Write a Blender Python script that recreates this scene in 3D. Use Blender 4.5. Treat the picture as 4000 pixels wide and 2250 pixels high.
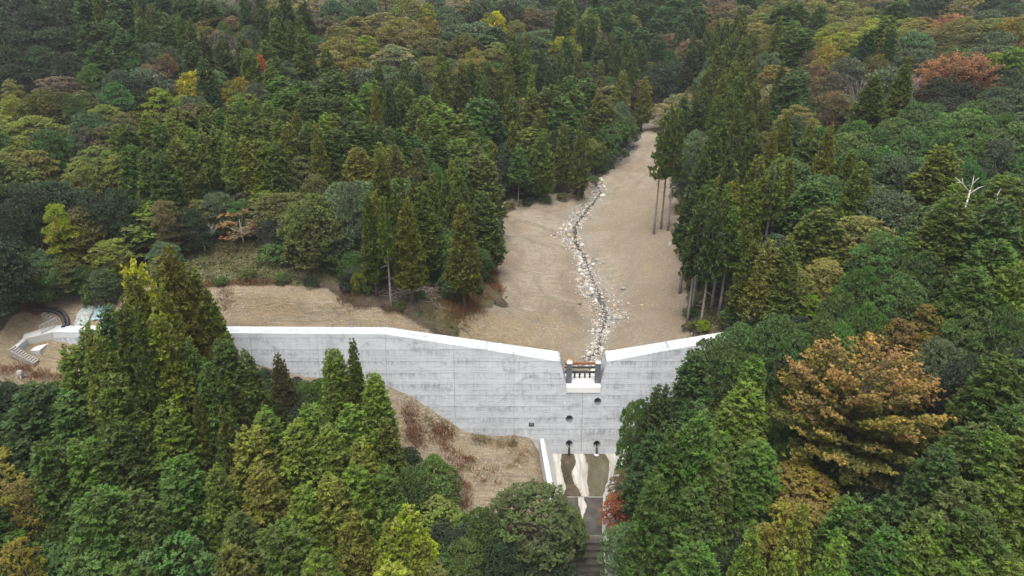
import bpy, bmesh, math, random
import numpy as np
from mathutils import Vector, Matrix
for o in list(bpy.data.objects): bpy.data.objects.remove(o)
SC = bpy.context.scene
COL = SC.collection
R = math.radians

# ------------------------------------------------------------------ camera, sky, sun, exposure
cam = bpy.data.cameras.new('camera'); cam.sensor_width = 36.0; cam.lens = 24.0; cam.clip_start = 0.5; cam.clip_end = 6000
camo = bpy.data.objects.new('camera', cam); COL.objects.link(camo)
camo.location = (0, 0, 52); camo.rotation_euler = (R(90 - 25.0), 0, 0)
SC.camera = camo
W = bpy.data.worlds.new('World'); SC.world = W; W.use_nodes = True
wn = W.node_tree; bg = wn.nodes['Background']
sky = wn.nodes.new('ShaderNodeTexSky'); sky.sky_type = 'NISHITA'; sky.sun_disc = False
sky.sun_elevation = R(76); sky.sun_rotation = R(200); sky.air_density = 1.0; sky.dust_density = 6.0; sky.ozone_density = 1.0
hsv = wn.nodes.new('ShaderNodeHueSaturation'); hsv.inputs['Saturation'].default_value = 0.22
wn.links.new(sky.outputs[0], hsv.inputs['Color']); wn.links.new(hsv.outputs[0], bg.inputs['Color'])
bg.inputs['Strength'].default_value = 0.10
sun = bpy.data.lights.new('sun', 'SUN'); sun.energy = 1.5; sun.angle = R(45); sun.color = (1.0, 0.97, 0.93)
suno = bpy.data.objects.new('sun', sun); COL.objects.link(suno)
suno.rotation_euler = (R(14), 0, R(-20))
vs = SC.view_settings; vs.view_transform = 'Standard'; vs.look = 'None'; vs.gamma = 1.0; vs.use_curve_mapping = False
vs.exposure = 1.5
cy = SC.cycles; cy.max_bounces = 4; cy.diffuse_bounces = 2; cy.glossy_bounces = 2; cy.transmission_bounces = 4; cy.volume_bounces = 1
cy.sample_clamp_indirect = 4.0; cy.use_denoising = True; cy.volume_max_steps = 64

# ------------------------------------------------------------------ helpers
rng = np.random.default_rng(7); random.seed(7)
def link(o, parent=None):
    COL.objects.link(o)
    if parent is not None: o.parent = parent
    return o
def tag(o, label=None, cat=None, group=None, kind=None):
    if label: o['label'] = label
    if cat: o['category'] = cat
    if group: o['group'] = group
    if kind: o['kind'] = kind
    return o
def empty(name, loc=(0, 0, 0), rz=0.0):
    o = bpy.data.objects.new(name, None); o.empty_display_size = 0.3
    o.location = loc; o.rotation_euler = (0, 0, rz); COL.objects.link(o); return o
def npmesh(name, V, F, mats=(), smooth=False, attrs=None):
    """V (n,3); F (m,k) array of equal-size faces, or a list of arrays"""
    me = bpy.data.meshes.new(name)
    V = np.asarray(V, np.float32)
    FL = F if isinstance(F, list) else [F]
    FL = [np.asarray(f, np.int32) for f in FL if len(f)]
    nl = sum(f.size for f in FL); nf = sum(len(f) for f in FL)
    me.vertices.add(len(V)); me.vertices.foreach_set('co', V.ravel())
    me.loops.add(nl); me.loops.foreach_set('vertex_index', np.concatenate([f.ravel() for f in FL]))
    me.polygons.add(nf)
    tot = np.concatenate([np.full(len(f), f.shape[1], np.int32) for f in FL])
    st = np.concatenate([[0], np.cumsum(tot)[:-1]]).astype(np.int32)
    me.polygons.foreach_set('loop_start', st); me.polygons.foreach_set('loop_total', tot)
    if smooth: me.polygons.foreach_set('use_smooth', np.ones(nf, bool))
    for m in mats: me.materials.append(m)
    for k, a in (attrs or {}).items():
        at = me.attributes.new(k, 'FLOAT_COLOR', 'POINT'); at.data.foreach_set('color', np.asarray(a, np.float32).ravel())
    me.update(calc_edges=True)
    return me
def ob(name, me, parent=None, loc=None):
    o = bpy.data.objects.new(name, me)
    if loc is not None: o.location = loc
    return link(o, parent)
class MB:
    """collects simple shapes as ONE mesh"""
    def __init__(self): self.v = []; self.f = []
    def add(self, vs, fs):
        n = len(self.v); self.v += [tuple(p) for p in vs]; self.f += [tuple(i + n for i in q) for q in fs]; return self
    def hexa(self, p):  # 8 points: bottom 4 ccw, top 4 ccw
        return self.add(p, [(3, 2, 1, 0), (4, 5, 6, 7), (0, 1, 5, 4), (1, 2, 6, 5), (2, 3, 7, 6), (3, 0, 4, 7)])
    def box(self, x0, x1, y0, y1, z0, z1):
        return self.hexa([(x0, y0, z0), (x1, y0, z0), (x1, y1, z0), (x0, y1, z0), (x0, y0, z1), (x1, y0, z1), (x1, y1, z1), (x0, y1, z1)])
    def tube(self, pts, rad, n=8, cap=True):
        pts = [Vector(p) for p in pts]; rad = rad if hasattr(rad, '__len__') else [rad] * len(pts)
        vs = []; fs = []; ref = Vector((0.13, 0.9, 0.31))
        for i, p in enumerate(pts):
            d = (pts[min(i + 1, len(pts) - 1)] - pts[max(i - 1, 0)]).normalized()
            a = d.cross(ref)
            if a.length < 0.05: a = d.cross(Vector((1, 0, 0)))
            a.normalize(); b = d.cross(a)
            for k in range(n):
                t = 2 * math.pi * k / n; vs.append(p + (a * math.cos(t) + b * math.sin(t)) * rad[i])
        for i in range(len(pts) - 1):
            for k in range(n):
                k2 = (k + 1) % n; fs.append((i * n + k, i * n + k2, (i + 1) * n + k2, (i + 1) * n + k))
        if cap: fs.append(tuple(range(n - 1, -1, -1))); fs.append(tuple((len(pts) - 1) * n + k for k in range(n)))
        return self.add(vs, fs)
    def mesh(self, name, mat, smooth=False, bevel=0.0):
        me = bpy.data.meshes.new(name); me.from_pydata(self.v, [], self.f)
        if bevel:
            bm = bmesh.new(); bm.from_mesh(me); bmesh.ops.remove_doubles(bm, verts=bm.verts, dist=1e-5)
            bmesh.ops.bevel(bm, geom=list(bm.edges), offset=bevel, segments=1, affect='EDGES', profile=0.5)
            bm.to_mesh(me); bm.free()
        if smooth: me.polygons.foreach_set('use_smooth', np.ones(len(me.polygons), bool))
        me.materials.append(mat); me.update(); return me
    def build(self, name, mat, parent=None, smooth=False, bevel=0.0):
        return ob(name, self.mesh(name, mat, smooth, bevel), parent)

# ------------------------------------------------------------------ node helpers
class NT:
    def __init__(self, name, rough=0.9, spec=0.3):
        self.m = bpy.data.materials.new(name); self.m.use_nodes = True; self.t = self.m.node_tree
        self.b = self.t.nodes['Principled BSDF']; self.b.inputs['Roughness'].default_value = rough
        self.b.inputs['Specular IOR Level'].default_value = spec
    def n(self, typ, **kw):
        q = self.t.nodes.new(typ)
        for k, v in kw.items():
            if hasattr(q, k): setattr(q, k, v)
        return q
    def l(self, a, b): self.t.links.new(a, b)
    def val(self, sock, v):
        if hasattr(v, 'is_linked') or hasattr(v, 'node'): self.l(v, sock)
        else: sock.default_value = v
    def pos(self): return self.n('ShaderNodeNewGeometry').outputs['Position']
    def map(self, vec, scale=(1, 1, 1), loc=(0, 0, 0), rot=(0, 0, 0)):
        q = self.n('ShaderNodeMapping'); self.l(vec, q.inputs[0]); q.inputs['Scale'].default_value = scale; q.inputs['Location'].default_value = loc; q.inputs['Rotation'].default_value = rot
        return q.outputs[0]
    def noise(self, vec, scale=1.0, detail=4, rough=0.55, dist=0.0, col=False):
        q = self.n('ShaderNodeTexNoise'); self.l(vec, q.inputs['Vector']); q.inputs['Scale'].default_value = scale
        q.inputs['Detail'].default_value = detail; q.inputs['Roughness'].default_value = rough; q.inputs['Distortion'].default_value = dist
        return q.outputs['Color' if col else 'Fac']
    def vor(self, vec, scale=1.0, feature='F1', out='Distance', rand=1.0):
        q = self.n('ShaderNodeTexVoronoi', feature=feature); self.l(vec, q.inputs['Vector']); q.inputs['Scale'].default_value = scale; q.inputs['Randomness'].default_value = rand
        return q.outputs[out]
    def ramp(self, f, stops):
        q = self.n('ShaderNodeValToRGB'); self.l(f, q.inputs[0]); e = q.color_ramp.elements
        while len(e) < len(stops): e.new(0.5)
        for k, (p, c) in enumerate(stops):
            e[k].position = p; e[k].color = (c[0], c[1], c[2], 1) if hasattr(c, '__len__') else (c, c, c, 1)
        return q.outputs[0]
    def rng(self, f, a, b, c=0.0, d=1.0):
        q = self.n('ShaderNodeMapRange'); self.l(f, q.inputs[0])
        for k, v in zip((1, 2, 3, 4), (a, b, c, d)): q.inputs[k].default_value = v
        return q.outputs[0]
    def math(self, op, a, b=0.0):
        q = self.n('ShaderNodeMath', operation=op); self.val(q.inputs[0], a); self.val(q.inputs[1], b); return q.outputs[0]
    def mix(self, f, a, b, mode='MIX'):
        q = self.n('ShaderNodeMix', data_type='RGBA', blend_type=mode)
        for s, v in ((q.inputs[0], f), (q.inputs[6], a), (q.inputs[7], b)):
            if isinstance(v, tuple): v = (v[0], v[1], v[2], 1)
            self.val(s, v)
        return q.outputs[2]
    def sep(self, c):
        q = self.n('ShaderNodeSeparateColor'); self.l(c, q.inputs[0]); return q.outputs
    def attr(self, name, typ='GEOMETRY'):
        q = self.n('ShaderNodeAttribute', attribute_name=name, attribute_type=typ); return q.outputs['Color']
    def bump(self, h, strength=0.5, dist=0.1):
        q = self.n('ShaderNodeBump'); self.l(h, q.inputs['Height']); q.inputs['Strength'].default_value = strength; q.inputs['Distance'].default_value = dist
        self.l(q.outputs[0], self.b.inputs['Normal'])
    def base(self, c):
        if isinstance(c, tuple): self.b.inputs['Base Color'].default_value = (c[0], c[1], c[2], 1)
        else: self.l(c, self.b.inputs['Base Color'])
        return self.m
def plain(name, c, rough=0.8, var=0.25, scale=6.0, metal=0.0, spec=0.3):
    t = NT(name, rough, spec); p = t.pos()
    f = t.noise(p, scale, 4); c2 = tuple(x * (1 - var) for x in c); c3 = tuple(min(1, x * (1 + var)) for x in c)
    t.b.inputs['Metallic'].default_value = metal
    t.bump(t.noise(p, scale * 4, 3), 0.25, 0.02)
    return t.base(t.ramp(f, [(0.3, c2), (0.7, c3)]))
def poly_mask(X, Y, P):
    """signed distance-like: >0 inside (metres)"""
    P = np.asarray(P, float)[:, :2]; ins = np.zeros(X.shape, bool)
    j = len(P) - 1
    for i in range(len(P)):
        xi, yi = P[i]; xj, yj = P[j]
        c = ((yi > Y) != (yj > Y)) & (X < (xj - xi) * (Y - yi) / (yj - yi + 1e-12) + xi)
        ins ^= c; j = i
    d = _segdist(X, Y, np.vstack([P, P[:1]]))
    return np.where(ins, d, -d)
def sstep(d, a, b):
    t = np.clip((d - a) / (b - a), 0, 1); return t * t * (3 - 2 * t)

# ------------------------------------------------------------------ terrain
# ground control points (metres): x right, y away from the camera, z up, z = 0 at the dam's notch edge
CTRL = np.array([
 # downstream
 (11,83,-14.6),(6,80,-14.6),(16,80,-14.6),(11,74,-14.9),(9,67,-15.6),(9,60,-18),(9,50,-20.5),(8,35,-23),(8,10,-26),(8,-40,-32),
 (4,84,-12.0),(-5.8,84,-11.7),(-10,84.3,-9.3),(-16,84.5,-5.9),(-26,85,-3.4),(-36,85,-1.6),(-50,85,0.4),(-58,84.5,1.0),(-65,84.2,1.9),
 (0,78,-12.3),(-8,74,-12.5),(-8,67,-13.6),(0,70,-13.2),(0,62,-15.4),(-12,80,-10),(-18,72,-10.5),(-20,60,-13),(-20,40,-18),
 (-40,74,-4.5),(-40,60,-8),(-40,40,-11),(-40,15,-16),(-60,74,1.0),(-62,60,-2),(-70,45,-4),(-90,70,6),(-80,20,-6),(-120,60,10),
 (20,80,-11.5),(20,70,-12.5),(25,80,-7.5),(30,78,-5),(40,80,0.5),(50,75,2),(28,60,-11),(25,45,-15),(45,50,-6),(60,80,6),(80,80,12),(80,50,6),(60,25,-6),(110,70,18),(80,0,0),
 # basin upstream of the dam
 (5,91,-3.2),(12,91,-4.4),(20,91,-3.0),(28,91,0.5),(34,92,3.5),(0,92,-1.0),(-8,91,1.6),(-16,91,3.6),(-20,91,4.0),(-40,90.5,4.2),(-55,90.5,4.4),(-65,91,5),
 (-40,96,7.4),(-25,97,6.6),(-55,96,7.6),(-40,104,8.2),(-16,100,5.4),(-9,104,3.4),(-5,108,1.6),(3,104,-1.6),(13,104,-2.6),(24,104,-1.2),(32,105,2.2),
 (-64,98,8),(-68,87,4.1),(-68,84,2.6),(-71,86,4.4),(-67,81.5,1.5),(-73,80,3.8),(-75,92,7.5),(-90,100,14),
 (-12,118,4.6),(-3,120,1.6),(6,120,0.2),(13,120,-0.6),(26,120,0.8),(35,120,4),
 (-14,135,7.5),(-6,137,3.4),(4,137,1.8),(14,137,1.5),(30,137,2.8),(40,138,7),
 (-16,152,10),(-6,152,5.2),(6,151,3.6),(18,151,3.2),(33,151,4.6),(42,152,8.5),
 (2,166,8.5),(14,166,6.2),(22,166,5),(38,166,6.5),(48,166,11),
 (10,182,13),(24,182,8.5),(32,182,7.2),(43,182,8.6),(54,182,14),
 (40,205,10.4),(28,205,16),(51,205,11.4),(62,205,18),(46,235,15),(30,235,24),(64,235,24),(48,270,24),(48,320,40),
 # left hill
 (-30,112,8.8),(-60,112,10.5),(-100,112,14),(-30,130,11.5),(-60,130,14),(-100,130,18),(-150,130,22),(-20,170,16),(-60,165,21),(-100,165,25),(-150,165,30),
 (0,195,21),(-30,200,26),(-70,200,30),(-120,200,34),(-180,200,40),(0,240,31),(-50,245,38),(-120,245,44),(-200,245,52),(-30,310,52),(-120,320,62),(-220,320,72),
 # right hill
 (45,105,6),(60,105,9.5),(80,105,14),(110,105,20),(150,105,27),(55,130,11.5),(80,130,16),(110,130,20.5),(60,160,15),(90,160,20),(125,165,24),(170,160,30),
 (72,195,22),(95,200,26),(130,205,29),(180,205,35),(90,235,27),(130,245,29),(190,250,38),(100,300,42),(170,320,52),
 (0,480,90),(-300,450,95),(300,450,85),(0,1200,120),(-900,900,120),(900,900,120),(-600,0,50),(600,0,60),(0,1900,120),(-200,-200,-20),(200,-200,-10),
],dtype=float)
_CC=6.0
def _fit():
    P=CTRL[:,:2]; n=len(P)
    D=np.sqrt(((P[:,None]-P[None])**2).sum(-1)+_CC**2)
    A=np.zeros((n+3,n+3)); A[:n,:n]=-D-0.0*np.eye(n); A[:n,n]=1; A[:n,n+1:]=P; A[n,:n]=1; A[n+1:,:n]=P.T
    A[:n,:n]+=np.eye(n)*0.35
    b=np.zeros(n+3); b[:n]=CTRL[:,2]
    return np.linalg.solve(A,b)
_W=_fit()
STREAM=np.array([(10.6,89.6),(12.2,92),(13.1,94.0),(13.9,96.5),(14.8,99.9),(16.9,108.1),(16.6,111.4),(15.8,117.3),(15.4,121.4),(15.0,125.4),(14.3,129.9),(13.4,135.7),(13.7,142.2),(15.6,146.9),(17.5,151.0),(19.8,155.6),(21.7,160.8),(20.8,165.0),(21.2,169.8),(23.7,173.4),(26.7,178.0),(31.1,184.0),(35.2,194.5),(38.7,203.4),(44,222),(47,245),(49,290)])
def _segdist(X,Y,PL):
    best=np.full(X.shape,1e9)
    for (ax,ay),(bx,by) in zip(PL[:-1],PL[1:]):
        dx,dy=bx-ax,by-ay; t=np.clip(((X-ax)*dx+(Y-ay)*dy)/(dx*dx+dy*dy),0,1)
        best=np.minimum(best,np.hypot(X-ax-t*dx,Y-ay-t*dy))
    return best
def _vnoise(X,Y,s,seed):
    # cheap smooth value noise
    X=X/s; Y=Y/s; xi=np.floor(X); yi=np.floor(Y); fx=X-xi; fy=Y-yi
    fx=fx*fx*(3-2*fx); fy=fy*fy*(3-2*fy)
    def h(a,b):
        q=np.sin(a*127.1+b*311.7+seed*74.7)*43758.5453
        return q-np.floor(q)
    return (h(xi,yi)*(1-fx)+h(xi+1,yi)*fx)*(1-fy)+(h(xi,yi+1)*(1-fx)+h(xi+1,yi+1)*fx)*fy-0.5
def ground(X,Y,detail=True):
    X=np.asarray(X,float); Y=np.asarray(Y,float); sh=X.shape
    x=X.ravel(); y=Y.ravel(); z=np.zeros(len(x)); P=CTRL[:,:2]; n=len(P)
    for i in range(0,len(x),20000):
        xs,ys=x[i:i+20000],y[i:i+20000]
        D=np.sqrt((xs[:,None]-P[None,:,0])**2+(ys[:,None]-P[None,:,1])**2+_CC**2)
        z[i:i+20000]=-D@_W[:n]+_W[n]+_W[n+1]*xs+_W[n+2]*ys
    # stream bed cut into the basin
    d=_segdist(x,y,STREAM)
    z-=np.where(y>89.5,0.85*np.exp(-(d/1.3)**2)+0.9*np.exp(-(d/4.5)**2),0)
    # berm on the cut slope behind the left wing
    m=np.exp(-((x+36)/17)**4)
    z+=m*0.95*np.tanh((y-93.3)*2.2)*np.exp(-((y-93.3)/2.4)**2)
    # spoil mound at the far left end
    z+=6.0*np.exp(-((x+81)/6.5)**2-((y-91)/5.5)**2)+2.2*np.exp(-((x+77)/4.5)**2-((y-80)/5)**2)
    if detail:
        z+=0.26*_vnoise(x*.45+y*.55,y*.5-x*1.3,1.7,8)+0.10*_vnoise(x*1.2-y*.5,y*.35+x*.3,1.1,9)
        z+=0.5*_vnoise(x,y,9,1)+0.22*_vnoise(x,y,3.1,2)+0.10*_vnoise(x,y,1.2,3)+0.05*_vnoise(x,y,0.6,5)
    # channel and apron cut (keeps the ground under the concrete)
    cut=(y>38)&(y<86)
    hw=np.interp(y,[38,55,67,74,84],[2.9,2.9,3.1,4.1,6.3])
    cx=np.interp(y,[38,55,67,74,84],[9.2,9.3,9.4,9.8,10.9])
    fl=np.interp(y,[38,55,60,66.5,67.6,74,84],[-25.5,-22.6,-21.3,-17.0,-15.9,-15.5,-15.3])
    e=np.clip((np.abs(x-cx)-hw)/1.6,0,1)
    z=np.where(cut,np.minimum(z,fl*(1-e)+e*np.maximum(z,fl)),z)
    return z.reshape(sh)

# ------------------------------------------------------------------ zones of the ground (world metres)
Z_BASIN = [(-2.3,149.4),(3,152.7),(12.1,155.7),(18,159.8),(19.8,166.2),(26.7,175.2),(30.5,183.5),(36.3,193.3),(40,208),(44,224),(47.5,224),(50,212),(48.7,204.8),(43.2,175.6),(39.5,157.4),(35.5,137.9),(33,120.4),(31.2,111.4),(29.4,104.8),(28.6,97.8),(28.5,93),(28.5,88),(-8,88),(-7.5,92.5),(-4.8,95.3),(-1.2,104),(-1.9,113),(-4.2,120.6),(-4.6,129.9),(-3.6,141.5)]
Z_CUT = [(-60,88),(-60,95.5),(-46,95.4),(-28.6,97.3),(-25.9,94),(-20.2,92.6),(-8,90),(-8,88)]
Z_LEFT = [(-74,78),(-74,84),(-72,88),(-70.8,90.5),(-68,94),(-62,93),(-58,92),(-58,80),(-60,76),(-68,77)]
Z_DOWN = [(-40,86),(-36,83),(-26,82.5),(-20,80),(-16,76),(-12,72),(-9.5,66),(-4,64),(1,64),(5.5,66),(5.5,75),(4.6,86)]
Z_OCHRE = [(-12,89),(-9,93),(-4,96),(2,100),(6,106),(9,104),(8,96),(4,90)]
Z_SCRUB = [(-58,96.5),(-58,112),(-40,118),(-24,112),(-18,104),(-26,98.5),(-40,97)]
Z_BANK = [(-13,92),(-9,99),(-8,106),(-7,114),(-6,124),(-3.6,124),(-2.2,113),(-1.6,104),(-5,96),(-8,91)]
Z_RIGHT = [(29,92),(30,103),(31.5,112),(34,112),(39,104),(40,93)]

def axis(fine0, fine1, step, lo, hi, grow=1.18):
    a = list(np.arange(fine0, fine1 + 1e-6, step)); s = step
    while a[-1] < hi: s = min(s * grow, 120); a.append(a[-1] + s)
    s = step
    while a[0] > lo: s = min(s * grow, 120); a.insert(0, a[0] - s)
    return np.array(a)
gx = axis(-86, 62, 0.62, -1500, 1500); gy = axis(58, 212, 0.62, -500, 2200)
GX, GY = np.meshgrid(gx, gy)
GZ = ground(GX, GY)
nx, ny = len(gx), len(gy)
wob = 1.6 * _vnoise(GX, GY, 4.0, 21) + 0.9 * _vnoise(GX, GY, 1.6, 22)
bare = np.maximum.reduce([sstep(poly_mask(GX, GY, P) + wob, -0.7, 0.7) for P in (Z_BASIN, Z_CUT, Z_LEFT, Z_DOWN)])
ochre = np.maximum(sstep(poly_mask(GX, GY, Z_OCHRE) + wob * 2, -2.5, 2.5), 0.55 * sstep(poly_mask(GX, GY, Z_CUT) + wob, -1, 1))
ochre = np.maximum(ochre, 0.7 * sstep(poly_mask(GX, GY, Z_LEFT), -1, 2))
ochre = np.maximum(ochre, 0.5 * sstep(poly_mask(GX, GY, Z_DOWN) + wob * 2, -1, 2))
scrub = np.maximum.reduce([0.9 * sstep(poly_mask(GX, GY, Z_BANK) + wob * 1.5, -1.5, 1.5), sstep(poly_mask(GX, GY, Z_SCRUB) + wob * 2, -2, 2), 0.8 * sstep(poly_mask(GX, GY, Z_RIGHT) + wob * 2, -1.5, 1.5)])
sd = _segdist(GX, GY, STREAM)
grav = np.where(GY > 89, np.exp(-(sd / (2.6 + 2 * _vnoise(GX, GY, 5, 33))) ** 2), 0)
TRACKS = [[(-0.7,120.8),(4.3,116.9),(5.4,111.9),(8.8,107.5),(13.2,105.9)],[(-2.7,132.9),(3.4,132.2),(7.7,129.3)],[(19.9,132.7),(25.3,139.5),(32.1,145.5)],[(21.4,129.9),(26.3,136.4),(32.3,142.1)],[(3.6,100.3),(6.8,108.9),(10.1,108.6),(12.7,105.2)],[(9.1,95.5),(12.2,99),(13.4,103)],[(17.5,104.3),(21.6,106.3),(25.8,104.6)],
 [(22,120),(26,128),(30,134)],[(1,141),(7,139),(11,136)],[(30,160),(36,172),(42,186)],[(27,164),(33,176),(39,190)],[(-1,148),(6,147),(12,144)],[(20,114),(25,121),(30,126)],[(-12,78),(-6,80),(0,79.5)],[(-8,71),(-3,75),(3,76)],[(-52,91.5),(-40,92),(-28,92.2),(-20,91)],[(-50,90.2),(-38,90.4),(-24,90.4)]]
trk_ = np.zeros_like(GX)
for T_ in TRACKS:
    d_ = _segdist(GX + .8 * _vnoise(GX, GY, 3.3, 41), GY + .8 * _vnoise(GX, GY, 3.7, 42), np.array(T_, float)); trk_ = np.maximum(trk_, np.exp(-(d_ / .55) ** 2) * (.55 + .9 * _vnoise(GX, GY, 1.9, 43)))
GZ = GZ - 0.16 * trk_
sx_ = np.interp(GY, STREAM[:, 1], STREAM[:, 0])      # damp browner soil on the right bank and near the dam
brown = sstep(GX - sx_ + 3 * _vnoise(GX, GY, 7, 51), 1.5, 9) * np.where((GY > 88) & (GY < 158), 1.0, 0.35)
brown = np.maximum(brown, .8 * sstep(-(GY - 101 + 5 * _vnoise(GX, GY, 6, 52)), -3, 6) * ((GY > 88) & (GX > 4)))
idx = np.arange(nx * ny).reshape(ny, nx)
GF = np.stack([idx[:-1, :-1], idx[:-1, 1:], idx[1:, 1:], idx[1:, :-1]], -1).reshape(-1, 4)
zone = np.stack([bare, scrub, ochre, grav], -1).reshape(-1, 4)

t = NT('ground_soil', 0.95, 0.15); p = t.pos()
zc = t.n('ShaderNodeAttribute', attribute_name='zone'); zr, zg, zb = t.sep(zc.outputs['Color'])[:3]; za = zc.outputs['Alpha']
big = t.noise(p, 0.12, 5, 0.6); mid = t.noise(p, 0.9, 5, 0.62); fine = t.noise(p, 7.0, 4, 0.65)
stri = t.noise(t.map(p, (0.35, 2.6, 1.0), rot=(0, 0, 0.5)), 1.0, 5, 0.65, 1.2)
soil = t.ramp(big, [(0.32, (0.215, 0.155, 0.10)), (0.46, (0.30, 0.238, 0.172)), (0.60, (0.355, 0.295, 0.222)), (0.75, (0.40, 0.345, 0.27))])
soil = t.mix(t.rng(t.noise(t.map(p, (0.5, 0.22, 1.0), rot=(0, 0, 0.35)), 0.55, 6, 0.68, 1.5), 0.44, 0.66, 0.0, 0.62), soil, (0.17, 0.125, 0.085))
och = t.ramp(mid, [(0.35, (0.26, 0.17, 0.08)), (0.65, (0.38, 0.29, 0.155))])
soil = t.mix(t.math('MULTIPLY', zb, 0.85), soil, och)
soil = t.mix(t.rng(stri, 0.34, 0.6, 0.7, 0.0), soil, (0.135, 0.105, 0.078))
trk = t.noise(t.map(p, (0.22, 3.2, 0.5), rot=(0, 0, -0.75)), 1.0, 4, 0.6, 0.7)
soil = t.mix(t.math('MULTIPLY', t.rng(trk, 0.52, 0.66), t.rng(big, 0.45, 0.6, 0.0, 0.55)), soil, (0.45, 0.40, 0.33))
soil = t.mix(t.rng(mid, 0.45, 0.75, 0.0, 0.42), soil, (0.18, 0.145, 0.11))
soil = t.mix(t.rng(fine, 0.32, 0.6, 0.6, 0.0), soil, (0.10, 0.08, 0.06))
soil = t.mix(t.math('MULTIPLY', t.sep(t.attr('track'))[0], 0.9), soil, (0.13, 0.105, 0.08))
soil = t.mix(t.math('MULTIPLY', t.sep(t.attr('track'))[1], t.rng(t.noise(p, 0.5, 5, 0.7), 0.3, 0.6, 0.35, 0.85)), soil, (0.20, 0.152, 0.108))
grn = t.noise(p, 2.1, 6, 0.78)
soil = t.mix(t.rng(grn, 0.34, 0.52, 0.40, 0.0), soil, (0.15, 0.122, 0.095))
soil = t.mix(t.rng(t.noise(p, 3.3, 5, 0.8), 0.56, 0.70, 0.0, 0.55), soil, (0.47, 0.415, 0.33))
soil = t.mix(t.math('MULTIPLY', t.rng(t.noise(p, 0.33, 4, 0.6), 0.54, 0.70, 0.0, 0.4), 1.0), soil, (0.26, 0.18, 0.10))
soil = t.mix(t.math('MULTIPLY', za, 0.65), soil, t.ramp(fine, [(0.3, (0.11, 0.1, 0.085)), (0.7, (0.36, 0.33, 0.28))]))
lit = t.ramp(mid, [(0.3, (0.026, 0.020, 0.015)), (0.5, (0.066, 0.048, 0.034)), (0.72, (0.115, 0.086, 0.062))])
lit = t.mix(t.rng(fine, 0.4, 0.7, 0.0, 0.6), lit, (0.04, 0.035, 0.02))
scr = t.ramp(t.noise(p, 1.4, 5, 0.7), [(0.32, (0.10, 0.07, 0.045)), (0.5, (0.085, 0.085, 0.035)), (0.68, (0.17, 0.13, 0.075))])
lit = t.mix(zg, lit, scr)
edge = t.math('ADD', zr, t.math('MULTIPLY', t.math('SUBTRACT', fine, 0.5), 0.9))
col = t.mix(t.rng(edge, 0.35, 0.65), lit, soil)
t.bump(t.math('ADD', t.math('MULTIPLY', stri, 0.8), t.math('MULTIPLY', grn, 1.3)), 1.0, 0.45)
hs = t.n('ShaderNodeHueSaturation'); t.l(col, hs.inputs['Color']); hs.inputs['Value'].default_value = 1.12; hs.inputs['Saturation'].default_value = 0.97; hs.inputs['Hue'].default_value = 0.508
M_GROUND = t.base(hs.outputs[0])
gme = npmesh('ground', np.stack([GX, GY, GZ], -1).reshape(-1, 3), GF, [M_GROUND], True, {'zone': zone, 'track': np.stack([np.clip(trk_, 0, 1).ravel(), brown.ravel(), np.zeros(nx * ny), np.ones(nx * ny)], -1)})
gob = ob('ground', gme); tag(gob, 'tan graded earth of the valley with dark forest floor around', kind='structure')

def gz(x, y):  # ground height at one point, read from the built sheet
    i = min(max(np.searchsorted(gx, x) - 1, 0), nx - 2); j = min(max(np.searchsorted(gy, y) - 1, 0), ny - 2)
    u = (x - gx[i]) / (gx[i + 1] - gx[i]); v = (y - gy[j]) / (gy[j + 1] - gy[j])
    return float((GZ[j, i] * (1 - u) + GZ[j, i + 1] * u) * (1 - v) + (GZ[j + 1, i] * (1 - u) + GZ[j + 1, i + 1] * u) * v)
def gzv(X, Y):
    i = np.clip(np.searchsorted(gx, X) - 1, 0, nx - 2); j = np.clip(np.searchsorted(gy, Y) - 1, 0, ny - 2)
    u = (X - gx[i]) / (gx[i + 1] - gx[i]); v = (Y - gy[j]) / (gy[j + 1] - gy[j])
    return (GZ[j, i] * (1 - u) + GZ[j, i + 1] * u) * (1 - v) + (GZ[j + 1, i] * (1 - u) + GZ[j + 1, i + 1] * u) * v

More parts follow.
